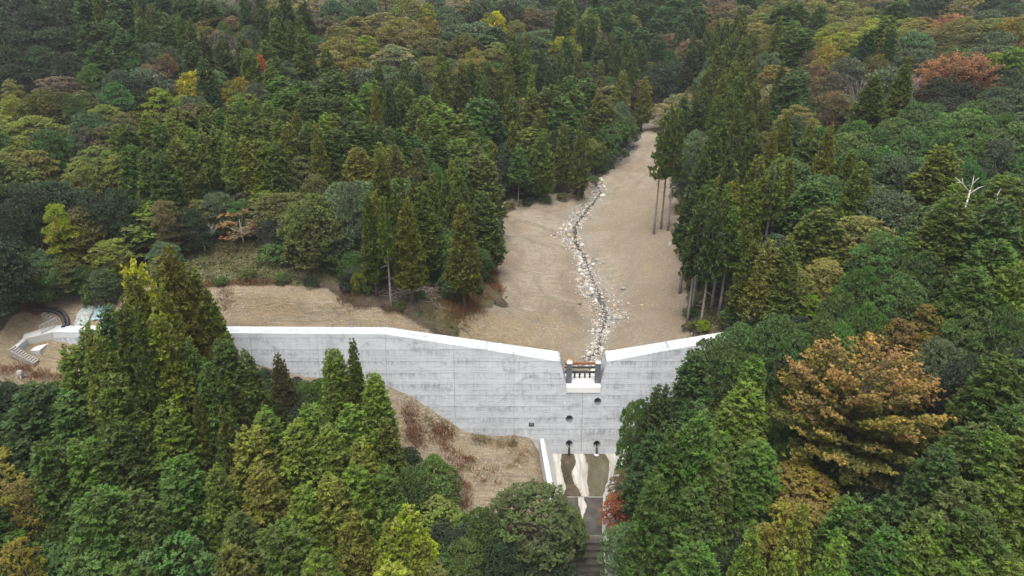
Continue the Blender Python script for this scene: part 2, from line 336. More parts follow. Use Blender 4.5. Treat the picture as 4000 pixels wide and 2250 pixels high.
# ------------------------------------------------------------------ concrete
def concrete(name, c=(0.40, 0.415, 0.43), stain=0.5, lines=True, warm=0.0, runs=False):
    t = NT(name, 0.85, 0.3); p = t.pos()
    sep = t.n('ShaderNodeSeparateXYZ'); t.l(p, sep.inputs[0]); X, Y, Z = sep.outputs
    cb = t.n('ShaderNodeCombineXYZ'); t.l(X, cb.inputs[0]); t.l(Z, cb.inputs[1]); xz = cb.outputs[0]
    oi = t.n('ShaderNodeObjectInfo')
    base = t.mix(1.0, t.ramp(t.noise(p, 0.25, 4), [(0.3, tuple(q * 0.92 for q in c)), (0.7, tuple(q * 1.08 for q in c))]), oi.outputs['Color'], 'MULTIPLY')
    if lines:
        # horizontal lift bands, each with its own tone, ragged dark weeping under every lift joint
        zz = t.math('ADD', Z, t.math('MULTIPLY', t.math('SUBTRACT', t.noise(t.map(p, (0.5, 0.5, 2)), 1, 3), 0.5), 0.16))
        lift = t.math('DIVIDE', zz, 1.75); fr = t.math('FRACT', lift)
        lid = t.math('FLOOR', lift)
        wn_ = t.n('ShaderNodeTexWhiteNoise', noise_dimensions='1D'); t.l(lid, wn_.inputs['W'])
        streak = t.noise(t.map(p, (2.2, 2.2, 0.16)), 1.0, 5, 0.7)
        patch = t.noise(t.map(p, (0.10, 0.1, 0.16)), 1.0, 4, 0.6)
        weep = t.math('MULTIPLY', t.rng(fr, 0.45, 1.0, 0.0, 1.0), t.rng(streak, 0.42, 0.68))
        weep = t.math('MULTIPLY', weep, t.rng(patch, 0.36, 0.58))
        base = t.mix(t.math('MULTIPLY', weep, stain * 2.0), base, (0.105, 0.11, 0.118))
        blot = t.math('MULTIPLY', t.rng(t.noise(t.map(p, (0.22, 0.2, 0.5)), 1.0, 6, 0.72, 0.6), 0.50, 0.66), t.rng(streak, 0.30, 0.62))
        base = t.mix(t.math('MULTIPLY', blot, stain * 1.5), base, (0.15, 0.157, 0.168))
        foot = t.math('MULTIPLY', t.rng(Z, -14.4, -10.2, 1.0, 0.0), t.rng(t.noise(p, 0.5, 4), 0.35, 0.6))
        base = t.mix(t.math('MULTIPLY', foot, 0.38), base, (0.24, 0.225, 0.17))
        band = t.math('MULTIPLY', t.rng(fr, 0.0, 0.05, 1.0, 0.0), t.rng(t.noise(p, 1.2, 4), 0.3, 0.6))
        base = t.mix(t.math('MULTIPLY', band, 0.75), base, (0.14, 0.145, 0.15))
        zz2 = t.math('FRACT', t.math('DIVIDE', t.math('ADD', Z, t.math('MULTIPLY', t.noise(t.map(p, (0.9, 0.9, 3)), 1, 4, 0.7), 0.30)), 0.62))
        base = t.mix(t.math('MULTIPLY', t.rng(zz2, 0.0, 0.14, 0.8, 0.0), t.rng(t.noise(p, 0.7, 5, 0.7), 0.42, 0.62)), base, (0.15, 0.155, 0.165))
        base = t.mix(t.math('MULTIPLY', t.rng(wn_.outputs['Value'], 0, 1, 0.0, 0.22), 1.0), base, (0.30, 0.31, 0.32))
        # faint board marks and panel edges
        brd = t.noise(t.map(p, (0.6, 0.6, 7.0)), 1.0, 3, 0.6)
        base = t.mix(t.rng(brd, 0.5, 0.75, 0.0, 0.42), base, (0.2, 0.205, 0.21))
        br = t.n('ShaderNodeTexBrick', offset=0.0); t.l(xz, br.inputs['Vector']); br.inputs['Scale'].default_value = 1.0
        br.inputs['Mortar Size'].default_value = 0.022; br.inputs['Brick Width'].default_value = 0.95; br.inputs['Row Height'].default_value = 0.875
        br.inputs['Color1'].default_value = br.inputs['Color2'].default_value = (0, 0, 0, 1); br.inputs['Mortar'].default_value = (1, 1, 1, 1)
        pl = t.math('MULTIPLY', br.outputs['Fac'], t.rng(t.noise(p, 0.9, 4), 0.42, 0.62))
        base = t.mix(t.math('MULTIPLY', pl, 0.55), base, (0.15, 0.155, 0.165))
        # pale lime runs
        lime = t.math('MULTIPLY', t.rng(t.noise(t.map(p, (3.0, 3.0, 0.12)), 1.0, 4, 0.7), 0.60, 0.72), t.rng(t.noise(p, 0.2, 3), 0.5, 0.6))
        base = t.mix(t.math('MULTIPLY', lime, 0.6), base, (0.62, 0.63, 0.63))
        t.bump(t.math('ADD', t.math('MULTIPLY', pl, -1.0), t.math('MULTIPLY', band, -1.0)), 0.5, 0.05)
    else:
        base = t.mix(t.rng(t.noise(p, 0.8, 5, 0.7), 0.52, 0.75, 0.0, 0.30), base, (0.25, 0.24, 0.22))
        t.bump(t.noise(p, 9, 3), 0.2, 0.03)
    if runs: base = t.mix(t.rng(t.noise(t.map(p, (1.6, 0.16, 1)), 1.0, 5, 0.7, 0.4), 0.42, 0.66, 0.0, 0.8), base, (0.13, 0.115, 0.085))
    if warm: base = t.mix(warm, base, (0.30, 0.25, 0.17))
    return t.base(base)
M_FACE = concrete('dam_concrete')
M_SLAB = concrete('slab_concrete', (0.40, 0.39, 0.37), 0.3, False)
M_FLOOR = concrete('apron_concrete', (0.33, 0.32, 0.295), 0.3, False, 0.06, True)
M_STEP = plain('wet_step_concrete', (0.075, 0.066, 0.054), 0.5, 0.35, 1.2)
M_JOINT = plain('joint_filler', (0.045, 0.045, 0.047), 0.95)
M_STEEL = plain('dark_steel', (0.035, 0.034, 0.036), 0.5, 0.3, 5, 0.2, 0.5)
M_POST = plain('grey_lining', (0.115, 0.12, 0.135), 0.6, 0.25, 3)
M_RUST = plain('rust_steel', (0.16, 0.058, 0.025), 0.85, 0.45, 5)
M_ORANGE = plain('orange_cap', (0.45, 0.17, 0.02), 0.5, 0.1)
M_DARKPIPE = plain('pipe_bore', (0.15, 0.15, 0.15), 0.9)
M_BLACK = plain('black_plastic', (0.010, 0.010, 0.012), 0.45, 0.3, 4, 0, 0.5)
M_GALV = plain('galvanised_steel', (0.42, 0.43, 0.44), 0.5, 0.15, 4, 0.5, 0.5)
M_WOODGREY = plain('weathered_wood', (0.24, 0.215, 0.19), 0.9, 0.35, 5)
M_DEADWHITE = plain('bleached_wood', (0.48, 0.46, 0.43), 0.9, 0.2, 5)

# ------------------------------------------------------------------ the dam: blocks between the contraction joints
def fy(z): return 86.0 + 0.2 * z         # downstream face batter
YB = 88.9                                 # upstream edge of the crest
dam = empty('concrete_dam', (10.5, 86, -14.5)); tag(dam, 'long pale concrete check dam with a notch, spanning the valley', 'dam')
DL = Vector(dam.location)
top_pts = [(-66.6, 4.45), (-18.4, 4.15), (7.1, 0.0), (8.05, -3.85), (13.12, -3.85), (13.9, 0.0), (28.6, 2.85), (46, 6.2)]
def top_between(x0, x1):
    xs = [q[0] for q in top_pts]; zs = [q[1] for q in top_pts]
    out = [(x0, float(np.interp(x0, xs, zs)))] + [q for q in top_pts if x0 + 0.02 < q[0] < x1 - 0.02] + [(x1, float(np.interp(x1, xs, zs)))]
    return out
def block_mesh(x0, x1, zb):
    g = 0.014
    tp = top_between(x0 + g, x1 - g); prof = tp + [(x1 - g, zb), (x0 + g, zb)]
    n = len(prof)
    bm = bmesh.new()
    fr = [bm.verts.new((x, fy(z), z)) for x, z in prof]
    bk = [bm.verts.new((x, YB + (0.0 if z > -4.5 else 0.0), z)) for x, z in prof]
    bm.faces.new(fr[::-1] if False else fr); bm.faces.new(bk[::-1])
    for i in range(n):
        j = (i + 1) % n; bm.faces.new((fr[j], fr[i], bk[i], bk[j]))
    bmesh.ops.recalc_face_normals(bm, faces=bm.faces)
    front_edges = [e for e in bm.edges if (e.verts[0] in fr and e.verts[1] in fr)]
    bmesh.ops.bevel(bm, geom=front_edges, offset=0.012, segments=1, affect='EDGES', profile=0.5)
    me = bpy.data.meshes.new('wall_block'); bm.to_mesh(me); bm.free(); me.materials.append(M_FACE); return me
HOLES = [(12.73, -6.08), (8.57, -8.81), (8.63, -12.78), (12.80, -12.85)]
HR = 0.50
joints = [-66.6, -58, -48, -38, -28.3, -18.4, -8.5, 0.3, 10.5, 20.6, 30, 46]
tints = [1.0, 0.98, 1.02, 1.0, 1.0, 1.02, 0.97, 1.0, 1.03, 1.02, 0.86]
depsg = None
for k, (a, b) in enumerate(zip(joints[:-1], joints[1:])):
    me = block_mesh(a, b, -19.0)
    o = ob('wall_block', me, dam); o.location = -DL
    mine = [h for h in HOLES if a < h[0] < b]
    if mine:
        cm = MB()
        for hx, hz in mine: cm.tube([(hx, fy(hz) - 1.5, hz), (hx, fy(hz) + 2.6, hz)], HR, 28)
        cme = cm.mesh('cut', M_FACE); bmx = bmesh.new(); bmx.from_mesh(cme); bmesh.ops.recalc_face_normals(bmx, faces=bmx.faces); bmx.to_mesh(cme); bmx.free()
        cut = ob('cut', cme, dam); cut.location = -DL
        md = o.modifiers.new('b', 'BOOLEAN'); md.object = cut; md.operation = 'DIFFERENCE'; md.solver = 'EXACT'
        bpy.context.view_layer.update()
        ev = o.evaluated_get(bpy.context.evaluated_depsgraph_get()); nm = bpy.data.meshes.new_from_object(ev)
        o.modifiers.clear(); o.data = nm; nm.name = 'wall_block'
        bpy.data.objects.remove(cut)
    tn = tints[k]; o.color = (tn, tn, tn, 1) if k < 10 else (0.80, 0.775, 0.72, 1)
for jx in joints[1:-1]:
    zt = float(np.interp(jx, [q[0] for q in top_pts], [q[1] for q in top_pts])) - 0.06
    m = MB(); m.hexa([(jx - 0.0135, fy(-19) + 0.04, -19), (jx + 0.0135, fy(-19) + 0.04, -19), (jx + 0.0135, YB - 0.05, -19), (jx - 0.0135, YB - 0.05, -19),
                      (jx - 0.0135, fy(zt) + 0.04, zt), (jx + 0.0135, fy(zt) + 0.04, zt), (jx + 0.0135, YB - 0.05, zt), (jx - 0.0135, YB - 0.05, zt)])
    o = m.build('joint_filler', M_JOINT, dam); o.location = -DL
for hx, hz in HOLES:       # liner rings and the dark bore behind
    y0 = fy(hz); N = 28; vs = []; fs = []
    for (yy, rr) in ((y0 - 0.05 + 0.0, HR + 0.045), (y0 - 0.05, HR - 0.03), (y0 + 2.5, HR - 0.03)):
        for q in range(N):
            a = 2 * math.pi * q / N; zz = hz + rr * math.sin(a)
            vs.append((hx + rr * math.cos(a), yy + (0.2 * (zz - hz) if yy < y0 + 1 else 0), zz))
    for s_ in range(2):
        for q in range(N): q2 = (q + 1) % N; fs.append((s_ * N + q, s_ * N + q2, (s_ + 1) * N + q2, (s_ + 1) * N + q))
    fs.append(tuple(2 * N + q for q in range(N)))
    o = MB().add(vs, fs).build('drain_pipe', M_DARKPIPE, dam, True); o.location = -DL
# ledge of the spillway sill
m = MB(); m.hexa([(8.08, fy(-4.75) - 0.12, -4.75), (13.09, fy(-4.75) - 0.12, -4.75), (13.09, fy(-4.75) + 0.3, -4.75), (8.08, fy(-4.75) + 0.3, -4.75),
                  (8.08, fy(-3.85) - 0.12, -3.84), (13.09, fy(-3.85) - 0.12, -3.84), (13.09, YB - 0.3, -3.84), (8.08, YB - 0.3, -3.84)])
o = m.build('spillway_sill', concrete('sill_concrete', (0.50, 0.49, 0.47), 0.3, False), dam, bevel=0.03); o.location = -DL

# steel barrier standing in the notch
bar = empty('debris_barrier', (10.6, 87.2, -3.84)); tag(bar, 'dark steel pipe barrier with one rusty beam standing in the dam notch', 'barrier')
BL = Vector(bar.location)
def bpart(mb, name, mat, **k):
    o = mb.build(name, mat, bar, **k); o.location = -BL; return o
for xa, xb in ((8.10, 8.86), (12.32, 13.07)):
    bpart(MB().box(xa, xb, 86.1, 86.85, -3.84, -0.5), 'column', M_POST, bevel=0.03)
    bpart(MB().box(xa - 0.03, xb + 0.03, 86.05, 86.9, -0.5, -0.36), 'column_cap', M_SLAB, bevel=0.02)
for zz, rr, mt, yy in ((-1.0, 0.20, M_RUST, 87.2), (-1.95, 0.17, M_STEEL, 87.6), (-2.85, 0.17, M_STEEL, 87.75)):
    bpart(MB().tube([(7.9, yy, zz), (13.25, yy, zz)], rr, 16), 'beam', mt, smooth=False)
for xx in (9.45, 10.2, 10.98, 11.72):
    bpart(MB().tube([(xx, 87.75, -3.84), (xx, 87.75, -2.98)], 0.14, 14), 'stub_post', M_STEEL)
bpart(MB().tube([(8.5, 87.2, -0.84), (8.5, 87.2, -0.42)], [0.30, 0.24], 16), 'orange_cap', M_ORANGE)

# small dark name plate with rows of pale lettering, illegible in the photograph
pq = empty('name_plate', (2.91, fy(-9.75), -9.75)); tag(pq, 'small black plate with rows of white lettering fixed to dam face', 'plate')
PL = Vector(pq.location)
m = MB(); hz_ = 0.28; wx = 0.38
def onf(x, z, out): return (x, fy(z) - out, z)
m.hexa([onf(2.91 - wx, -9.75 - hz_, 0.05), onf(2.91 + wx, -9.75 - hz_, 0.05), onf(2.91 + wx, -9.75 - hz_, -0.02), onf(2.91 - wx, -9.75 - hz_, -0.02),
        onf(2.91 - wx, -9.75 + hz_, 0.05), onf(2.91 + wx, -9.75 + hz_, 0.05), onf(2.91 + wx, -9.75 + hz_, -0.02), onf(2.91 - wx, -9.75 + hz_, -0.02)])
o = m.build('plate', M_BLACK, pq); o.location = -PL
m = MB()
for r_, n_ in enumerate((9, 8, 9, 4)):
    z0 = -9.75 + 0.17 - r_ * 0.125; x0 = 2.91 - (0.3 if n_ > 4 else 0.12)
    for q in range(n_):
        xa = x0 + q * 0.068; m.add([onf(xa, z0, 0.054), onf(xa + 0.045, z0, 0.054), onf(xa + 0.045, z0 + 0.06, 0.054), onf(xa, z0 + 0.06, 0.054)], [(0, 1, 2, 3)])
o = m.build('lettering', M_GALV, pq); o.location = -PL; o['kind'] = 'stuff'

# ------------------------------------------------------------------ apron, training walls and stepped channel
YS = [83.35, 78.5, 74.2, 67.4]
ZF = [-14.45, -14.62, -14.8, -15.2]
XL = [6.16, 6.4, 6.6, 6.9]; XR = [15.9, 14.2, 12.8, 11.95]
ZT = [-11.8, -12.6, -13.2, -13.9]
ch = empty('concrete_channel', (10.5, 75, -15)); tag(ch, 'concrete apron and stepped outlet channel with white side walls below dam', 'channel')
CL = Vector(ch.location)
def cpart(mb, name, mat, **k):
    o = mb.build(name, mat, ch, **k); o.location = -CL; return o
for i in range(3):
    d = 0.0 if i < 2 else 0.10
    m = MB(); y0, y1 = YS[i] - 0.012 * (i > 0), YS[i + 1] + 0.012
    def lerp(A, y): return float(np.interp(y, YS[::-1], A[::-1]))
    m.hexa([(lerp(XL, y1) - .3, y1, lerp(ZF, y1) - .8), (lerp(XR, y1) + .3, y1, lerp(ZF, y1) - .8), (lerp(XR, y0) + .3, y0, lerp(ZF, y0) - .8), (lerp(XL, y0) - .3, y0, lerp(ZF, y0) - .8),
            (lerp(XL, y1) - .3, y1, lerp(ZF, y1) - d), (lerp(XR, y1) + .3, y1, lerp(ZF, y1) - d), (lerp(XR, y0) + .3, y0, lerp(ZF, y0) - d), (lerp(XL, y0) - .3, y0, lerp(ZF, y0) - d)])
    cpart(m, 'floor_slab', M_FLOOR)
# the stepped run below
st_y = [67.4 - 0.72 * k for k in range(1, 15)]
zprev = -15.3
steps = []
for k, y1 in enumerate(st_y):
    y0 = y1 + 0.72; zt = -15.75 - 0.5 * k
    steps.append((y0, y1, zt))
    cpart(MB().hexa([(6.7, y1, zt - 1.2), (12.1, y1, zt - 1.2), (12.1, y0 - 0.01, zt - 1.2), (6.7, y0 - 0.01, zt - 1.2), (6.7, y1, zt), (12.1, y1, zt), (12.1, y0 - 0.01, zt), (6.7, y0 - 0.01, zt)]), 'step', M_STEP)
WY = YS + [62.0, 57.2]; WZF = ZF + [-19.2, -22.6]; WXL = XL + [6.9, 6.9]; WXR = XR + [11.85, 11.8]; WZT = ZT + [-17.4, -20.8]
for side in (-1, 1):
    for i in range(len(WY) - 1):
        y0, y1 = WY[i], WY[i + 1]
        def pr(j):
            xf = WXL[j] if side < 0 else WXR[j]; h = WZT[j] - WZF[j]; xi = xf + side * 0.53 * h; xo = xi + side * (0.55 if j == 0 else 0.72)
            return [(xf, WY[j], WZF[j] - 1.6), (xf, WY[j], WZF[j] - 0.4), (xi, WY[j], WZT[j]), (xo, WY[j], WZT[j]), (xo + side * 0.25, WY[j], WZF[j] - 1.6)]
        A, B = pr(i), pr(i + 1)
        A = [(x, y - (0.01 if i else 0), z) for x, y, z in A]; B = [(x, y + 0.01, z) for x, y, z in B]
        # keep the battered inner face meeting the floor edge
        A[1] = ((WXL[i] if side < 0 else WXR[i]), A[1][1], WZF[i] - 0.02); B[1] = ((WXL[i + 1] if side < 0 else WXR[i + 1]), B[1][1], WZF[i + 1] - 0.02)
        fs = [(q, (q + 1) % 5, 5 + (q + 1) % 5, 5 + q) for q in range(5)] + [(4, 3, 2, 1, 0), (5, 6, 7, 8, 9)]
        o = cpart(MB().add(A + B, fs), 'side_wall', M_SLAB)
        bm = bmesh.new(); bm.from_mesh(o.data); bmesh.ops.recalc_face_normals(bm, faces=bm.faces); bm.to_mesh(o.data); bm.free()
# low concrete kerb crossing the ground left of the channel
m = MB(); m.hexa([(-4.6, 68.2, -14.6), (5.4, 67.4, -15.2), (5.4, 67.9, -15.2), (-4.6, 68.7, -14.6), (-4.6, 68.2, -13.1), (5.4, 67.4, -13.75), (5.4, 67.9, -13.75), (-4.6, 68.7, -13.1)])
tag(m.build('concrete_kerb', M_SLAB), 'low white concrete kerb on bare ground left of the channel', 'kerb')

# water on the apron: thin sheets with their own ragged outlines
t = NT('shallow_water', 0.12, 0.5); p = t.pos()
t.base(t.ramp(t.noise(p, 0.6, 5, 0.6, 0.6), [(0.3, (0.018, 0.013, 0.007)), (0.5, (0.042, 0.032, 0.018)), (0.75, (0.085, 0.068, 0.042))]))
t.bump(t.noise(t.map(p, (3, 1, 1)), 2, 3), 0.12, 0.03); M_WET = t.m
t = NT('step_water', 0.30, 0.35); p = t.pos()
t.base(t.ramp(t.noise(p, 0.9, 5, 0.6), [(0.3, (0.022, 0.019, 0.014)), (0.6, (0.055, 0.049, 0.040)), (0.8, (0.09, 0.083, 0.072))])); t.bump(t.noise(t.map(p, (4, 1, 1)), 2, 3), 0.25, 0.04); M_WET2 = t.m
t = NT('white_water', 0.3, 0.5); t.base((0.62, 0.64, 0.66)); M_FOAM = t.m
def fz(y): return float(np.interp(y, YS[::-1], ZF[::-1]))
def film(name, left, right, mat, seed, dz=0.006, lab=None, extra=0.0):
    """left/right: (x, y) edges from top to bottom, refined with ragged noise"""
    r_ = np.random.default_rng(seed); ys = np.linspace(left[0][1], left[-1][1], 46)
    def edge(E): return np.interp(-ys, [-q[1] for q in E], [q[0] for q in E])
    n1 = np.cumsum(r_.normal(0, .035, 46)); n1 -= np.linspace(n1[0], n1[-1], 46); n2 = np.cumsum(r_.normal(0, .035, 46)); n2 -= np.linspace(n2[0], n2[-1], 46)
    L = edge(left) + n1; Q = edge(right) + n2; Q = np.maximum(Q, L + 0.02)
    V = []; F = []
    for i in range(46):
        for s_ in np.linspace(0, 1, 5): V.append((L[i] * (1 - s_) + Q[i] * s_, ys[i], fz(ys[i]) + dz + extra))
    for i in range(45):
        for s_ in range(4): F.append((i * 5 + s_, i * 5 + s_ + 1, i * 5 + 6 + s_, i * 5 + 5 + s_))
    me = bpy.data.meshes.new(name); me.from_pydata(V, [], F); me.materials.append(mat); o = ob(name, me); tag(o, lab, kind='structure'); return o
FILM_A = ([(7.6, 83.1), (7.35, 80.8), (7.4, 77.6), (7.6, 75.8), (7.1, 74.25)], [(9.3, 83.1), (9.45, 81), (8.75, 79), (8.9, 77), (9.4, 75.6), (9.7, 74.25)])
FILM_B = ([(10.9, 83.1), (11.2, 80.6), (10.8, 77.6), (10.8, 74.25)], [(14.1, 83.0), (14.5, 81.4), (13.9, 78.6), (13.3, 76.4), (12.6, 74.25)])
t = NT('damp_concrete', 0.45, 0.4); p = t.pos(); t.base(t.ramp(t.noise(t.map(p, (1, .5, 1)), 1.3, 5, 0.7), [(0.35, (0.15, 0.13, 0.085)), (0.65, (0.27, 0.25, 0.19))])); M_DAMP = t.m
for F_, s_ in ((FILM_A, 31), (FILM_B, 32)):
    o = film('damp_patch', [(x - .16, y) for x, y in F_[0]], [(x + .18, y) for x, y in F_[1]], M_DAMP, s_, dz=0.003, lab='damp brown margin around the %s water sheet on apron' % ('left' if s_ == 31 else 'right'))
film('water', *FILM_A, M_WET, 3, lab='brown wet stream of water on the apron below the left drain')
t = NT('olive_water', 0.2, 0.45); p = t.pos(); t.base(t.ramp(t.noise(t.map(p, (1, .4, 1)), 0.8, 5, 0.65), [(0.3, (0.045, 0.038, 0.022)), (0.6, (0.085, 0.074, 0.046)), (0.8, (0.12, 0.105, 0.07))])); M_WETB = t.m
film('water', *FILM_B, M_WETB, 4, lab='wide brown sheet of water on apron below the right drain')
film('water', [(6.68, 74.15), (6.8, 71), (6.95, 67.45)], [(9.3, 74.15), (9.2, 71), (9.35, 67.45)], M_WET2, 5, dz=-0.094, lab='grey water along the left side of lower apron')
film('water', [(10.0, 74.15), (10.25, 72.4), (9.6, 71), (9.45, 67.45)], [(12.7, 74.15), (12.3, 71), (11.9, 67.45)], M_WET2, 6, dz=-0.094, lab='grey water covering the right side of lower apron')
for k, (y0, y1, zt) in enumerate(steps[:12]):
    m = MB(); m.add([(6.95, y1 + 0.01, zt + 0.012), (11.85, y1 + 0.01, zt + 0.012), (11.85, y0 - 0.03, zt + 0.012), (6.95, y0 - 0.03, zt + 0.012)], [(0, 1, 2, 3)])
    o = m.build('step_water', M_WET2, ch); o.location = -CL
for (hx, hz), xs_ in zip(HOLES[2:], (0, 0)):
    m = MB(); y0 = fy(hz); pts = [(hx, y0 + 0.6, hz - 0.40), (hx, y0 - 0.02, hz - 0.42), (hx, y0 - 0.22, hz - 0.62), (hx, y0 - 0.36, hz - 1.05), (hx, y0 - 0.46, -14.46)]
    m.tube(pts, [0.12, 0.15, 0.15, 0.17, 0.2], 10)
    o = m.build('water_jet', M_WET, None, True); tag(o, 'thin dark water jet from the %s low drain' % ('left' if hx < 10 else 'right'), 'water jet')
m = MB(); m.tube([(12.78, 82.9, -14.44), (12.78, 82.9, -14.36)], [0.42, 0.1], 12); tag(m.build('splash', M_FOAM, None, True), 'white splash where right drain water hits apron', 'splash')

# ------------------------------------------------------------------ left end of the dam
ab = empty('stepped_abutment', (-68, 86, 3)); tag(ab, 'concrete landing block at the left dam end above tan slope', 'abutment'); AL = Vector(ab.location)
def apart(mb, name, mat, **k):
    o = mb.build(name, mat, ab, **k); o.location = -AL; return o
apart(MB().hexa([(-69.6, 84.9, 1.0), (-66.66, 86.6, 1.0), (-66.66, 89.2, 1.0), (-71.5, 88.6, 1.0), (-69.6, 84.9, 4.42), (-66.66, 86.86, 4.42), (-66.66, 89.2, 4.42), (-71.5, 88.6, 4.42)]), 'landing', M_SLAB, bevel=0.03)
apart(MB().hexa([(-69.9, 83.0, 1.0), (-69.3, 83.0, 1.0), (-69.1, 86.6, 1.0), (-69.7, 85.2, 1.0), (-69.9, 83.0, 4.1), (-69.3, 83.0, 4.1), (-69.1, 86.6, 4.40), (-69.7, 85.2, 4.40)]), 'wing_wall', M_FACE, bevel=0.02)
apart(MB().hexa([(-68.3, 83.9, 1.0), (-67.0, 83.9, 1.0), (-67.0, 86.6, 1.0), (-68.3, 86.2, 1.0), (-68.3, 83.9, 3.1), (-67.0, 83.9, 3.1), (-67.0, 86.6, 3.1), (-68.3, 86.2, 3.1)]), 'ledge', M_SLAB, bevel=0.02)
stf = empty('concrete_stairs', (-68, 82.5, 3)); tag(stf, 'weathered flight of concrete steps descending the bare slope below landing', 'stairs'); SL = Vector(stf.location)
for k in range(11):
    f = k / 10; x0 = -69.75 + 2.9 * f; zt = 4.3 - 1.95 * f; y0 = 82.75 - 0.5 * f
    o = MB().box(x0, x0 + 0.31, y0 - 0.45, y0 + 0.45, zt - 0.7, zt).build('step', M_WOODGREY, stf, bevel=0.02); o.location = -SL
for s_ in (-1, 1):
    o = MB().hexa([(-69.95, 82.75 + s_ * 0.53 - .06, 3.4), (-66.6, 82.2 + s_ * 0.53 - .06, 1.3), (-66.6, 82.2 + s_ * 0.53 + .06, 1.3), (-69.95, 82.75 + s_ * 0.53 + .06, 3.4),
                 (-69.95, 82.75 + s_ * 0.53 - .06, 4.42), (-66.6, 82.2 + s_ * 0.53 - .06, 2.36), (-66.6, 82.2 + s_ * 0.53 + .06, 2.36), (-69.95, 82.75 + s_ * 0.53 + .06, 4.42)]).build('side_beam', M_WOODGREY, stf); o.location = -SL
fe = empty('mesh_railing', (-67.5, 87.5, 4.42)); tag(fe, 'grey mesh railing standing across the left dam end', 'railing'); FL_ = Vector(fe.location)
fa, fb = Vector((-67.75, 86.35, 4.42)), Vector((-66.95, 89.0, 4.42))
for k in range(5):
    q = fa.lerp(fb, k / 4); o = MB().tube([q, q + Vector((0, 0, 1.35))], 0.04, 8).build('post', M_GALV, fe); o.location = -FL_
for h_ in (0.12, 1.33):
    o = MB().tube([fa + Vector((0, 0, h_)), fb + Vector((0, 0, h_))], 0.04, 8).build('rail', M_GALV, fe); o.location = -FL_
m = MB()
for k in range(33):
    q = fa.lerp(fb, k / 32); m.tube([q + Vector((0, 0, .12)), q + Vector((0, 0, 1.32))], 0.008, 4, False)
for k in range(12):
    h_ = 0.18 + k * 0.1; m.tube([fa + Vector((0, 0, h_)), fb + Vector((0, 0, h_))], 0.008, 4, False)
o = m.build('wire_mesh', M_GALV, fe); o.location = -FL_
bs = empty('small_steps', (-67.8, 90, 4.4)); tag(bs, 'short dark steps rising behind the mesh railing', 'steps'); BS = Vector(bs.location)
for k in range(6):
    x0 = -66.9 - 0.42 * k; o = MB().box(x0 - 0.4, x0, 89.4, 90.3, 3.4, 4.5 + 0.3 * k).build('step', M_WOODGREY, bs, bevel=0.02); o.location = -BS
# two black corrugated drain hoses
def hose(off, lab):
    P = [(-70.9, 90.4), (-69.3, 90.9), (-68.2, 91.2), (-67.0, 91.0), (-66.2, 90.2), (-65.6, 89.3), (-65.5, 88.7)]
    sx = np.interp(np.linspace(0, 6, 90), range(7), [q[0] for q in P]); sy = np.interp(np.linspace(0, 6, 90), range(7), [q[1] for q in P])
    ker = np.ones(9) / 9; sx[4:-4] = np.convolve(sx, ker, 'valid'); sy[4:-4] = np.convolve(sy, ker, 'valid')
    pts = [(x + off[0], y + off[1], max(gz(x + off[0], y + off[1]) + 0.22, 4.5)) for x, y in zip(sx, sy)]
    zsm = np.convolve(np.pad([q[2] for q in pts], 6, 'edge'), np.ones(13) / 13, 'valid')
    pts = [(q[0], q[1], z) for q, z in zip(pts, zsm)]
    m = MB(); m.tube(pts, [0.22 + (0.03 if i % 2 else 0) for i in range(len(pts))], 12); tag(m.build('corrugated_hose', M_BLACK), lab, 'hose')
hose((0, 0), 'upper black corrugated drain hose curving down to the dam crest')
hose((-0.35, -0.42), 'lower black corrugated drain hose running beside the other hose')
# pale sheets on the slope behind the crest
def sheet(x0, x1, y0, y1, lab, col, seed):
    n = 16; V = []; F = []; r_ = np.random.default_rng(seed)
    for j in range(n):
        for i in range(n):
            x = x0 + (x1 - x0) * i / (n - 1) + r_.normal(0, .02) + 0.15 * math.sin(j * .6); y = y0 + (y1 - y0) * j / (n - 1) + 0.12 * math.sin(i * .8 + seed)
            V.append((x, y, gz(x, y) + 0.22 + 0.10 * math.sin(i * 1.3 + j * .35 + seed)))
    for j in range(n - 1):
        for i in range(n - 1): F.append((j * n + i, j * n + i + 1, j * n + n + i + 1, j * n + n + i))
    me = bpy.data.meshes.new('ground_sheet'); me.from_pydata(V, [], F); me.polygons.foreach_set('use_smooth', np.ones(len(F), bool))
    t = NT('sheet_' + str(seed), 0.6, 0.3); p = t.pos(); t.base(t.ramp(t.noise(p, 2.2, 5, 0.7), [(0.35, tuple(q * 0.5 for q in col)), (0.6, col)])); me.materials.append(t.m)
    o = ob('ground_sheet', me); so = o.modifiers.new('s', 'SOLIDIFY'); so.thickness = 0.03; tag(o, lab, 'sheet')
sheet(-65.0, -63.1, 89.2, 92.7, 'pale grey green sheet lying on slope beside black hoses', (0.27, 0.30, 0.275), 1)
sheet(-62.9, -60.6, 90.3, 92.8, 'pale blue sheet on the slope partly behind the conifers', (0.24, 0.35, 0.37), 2)


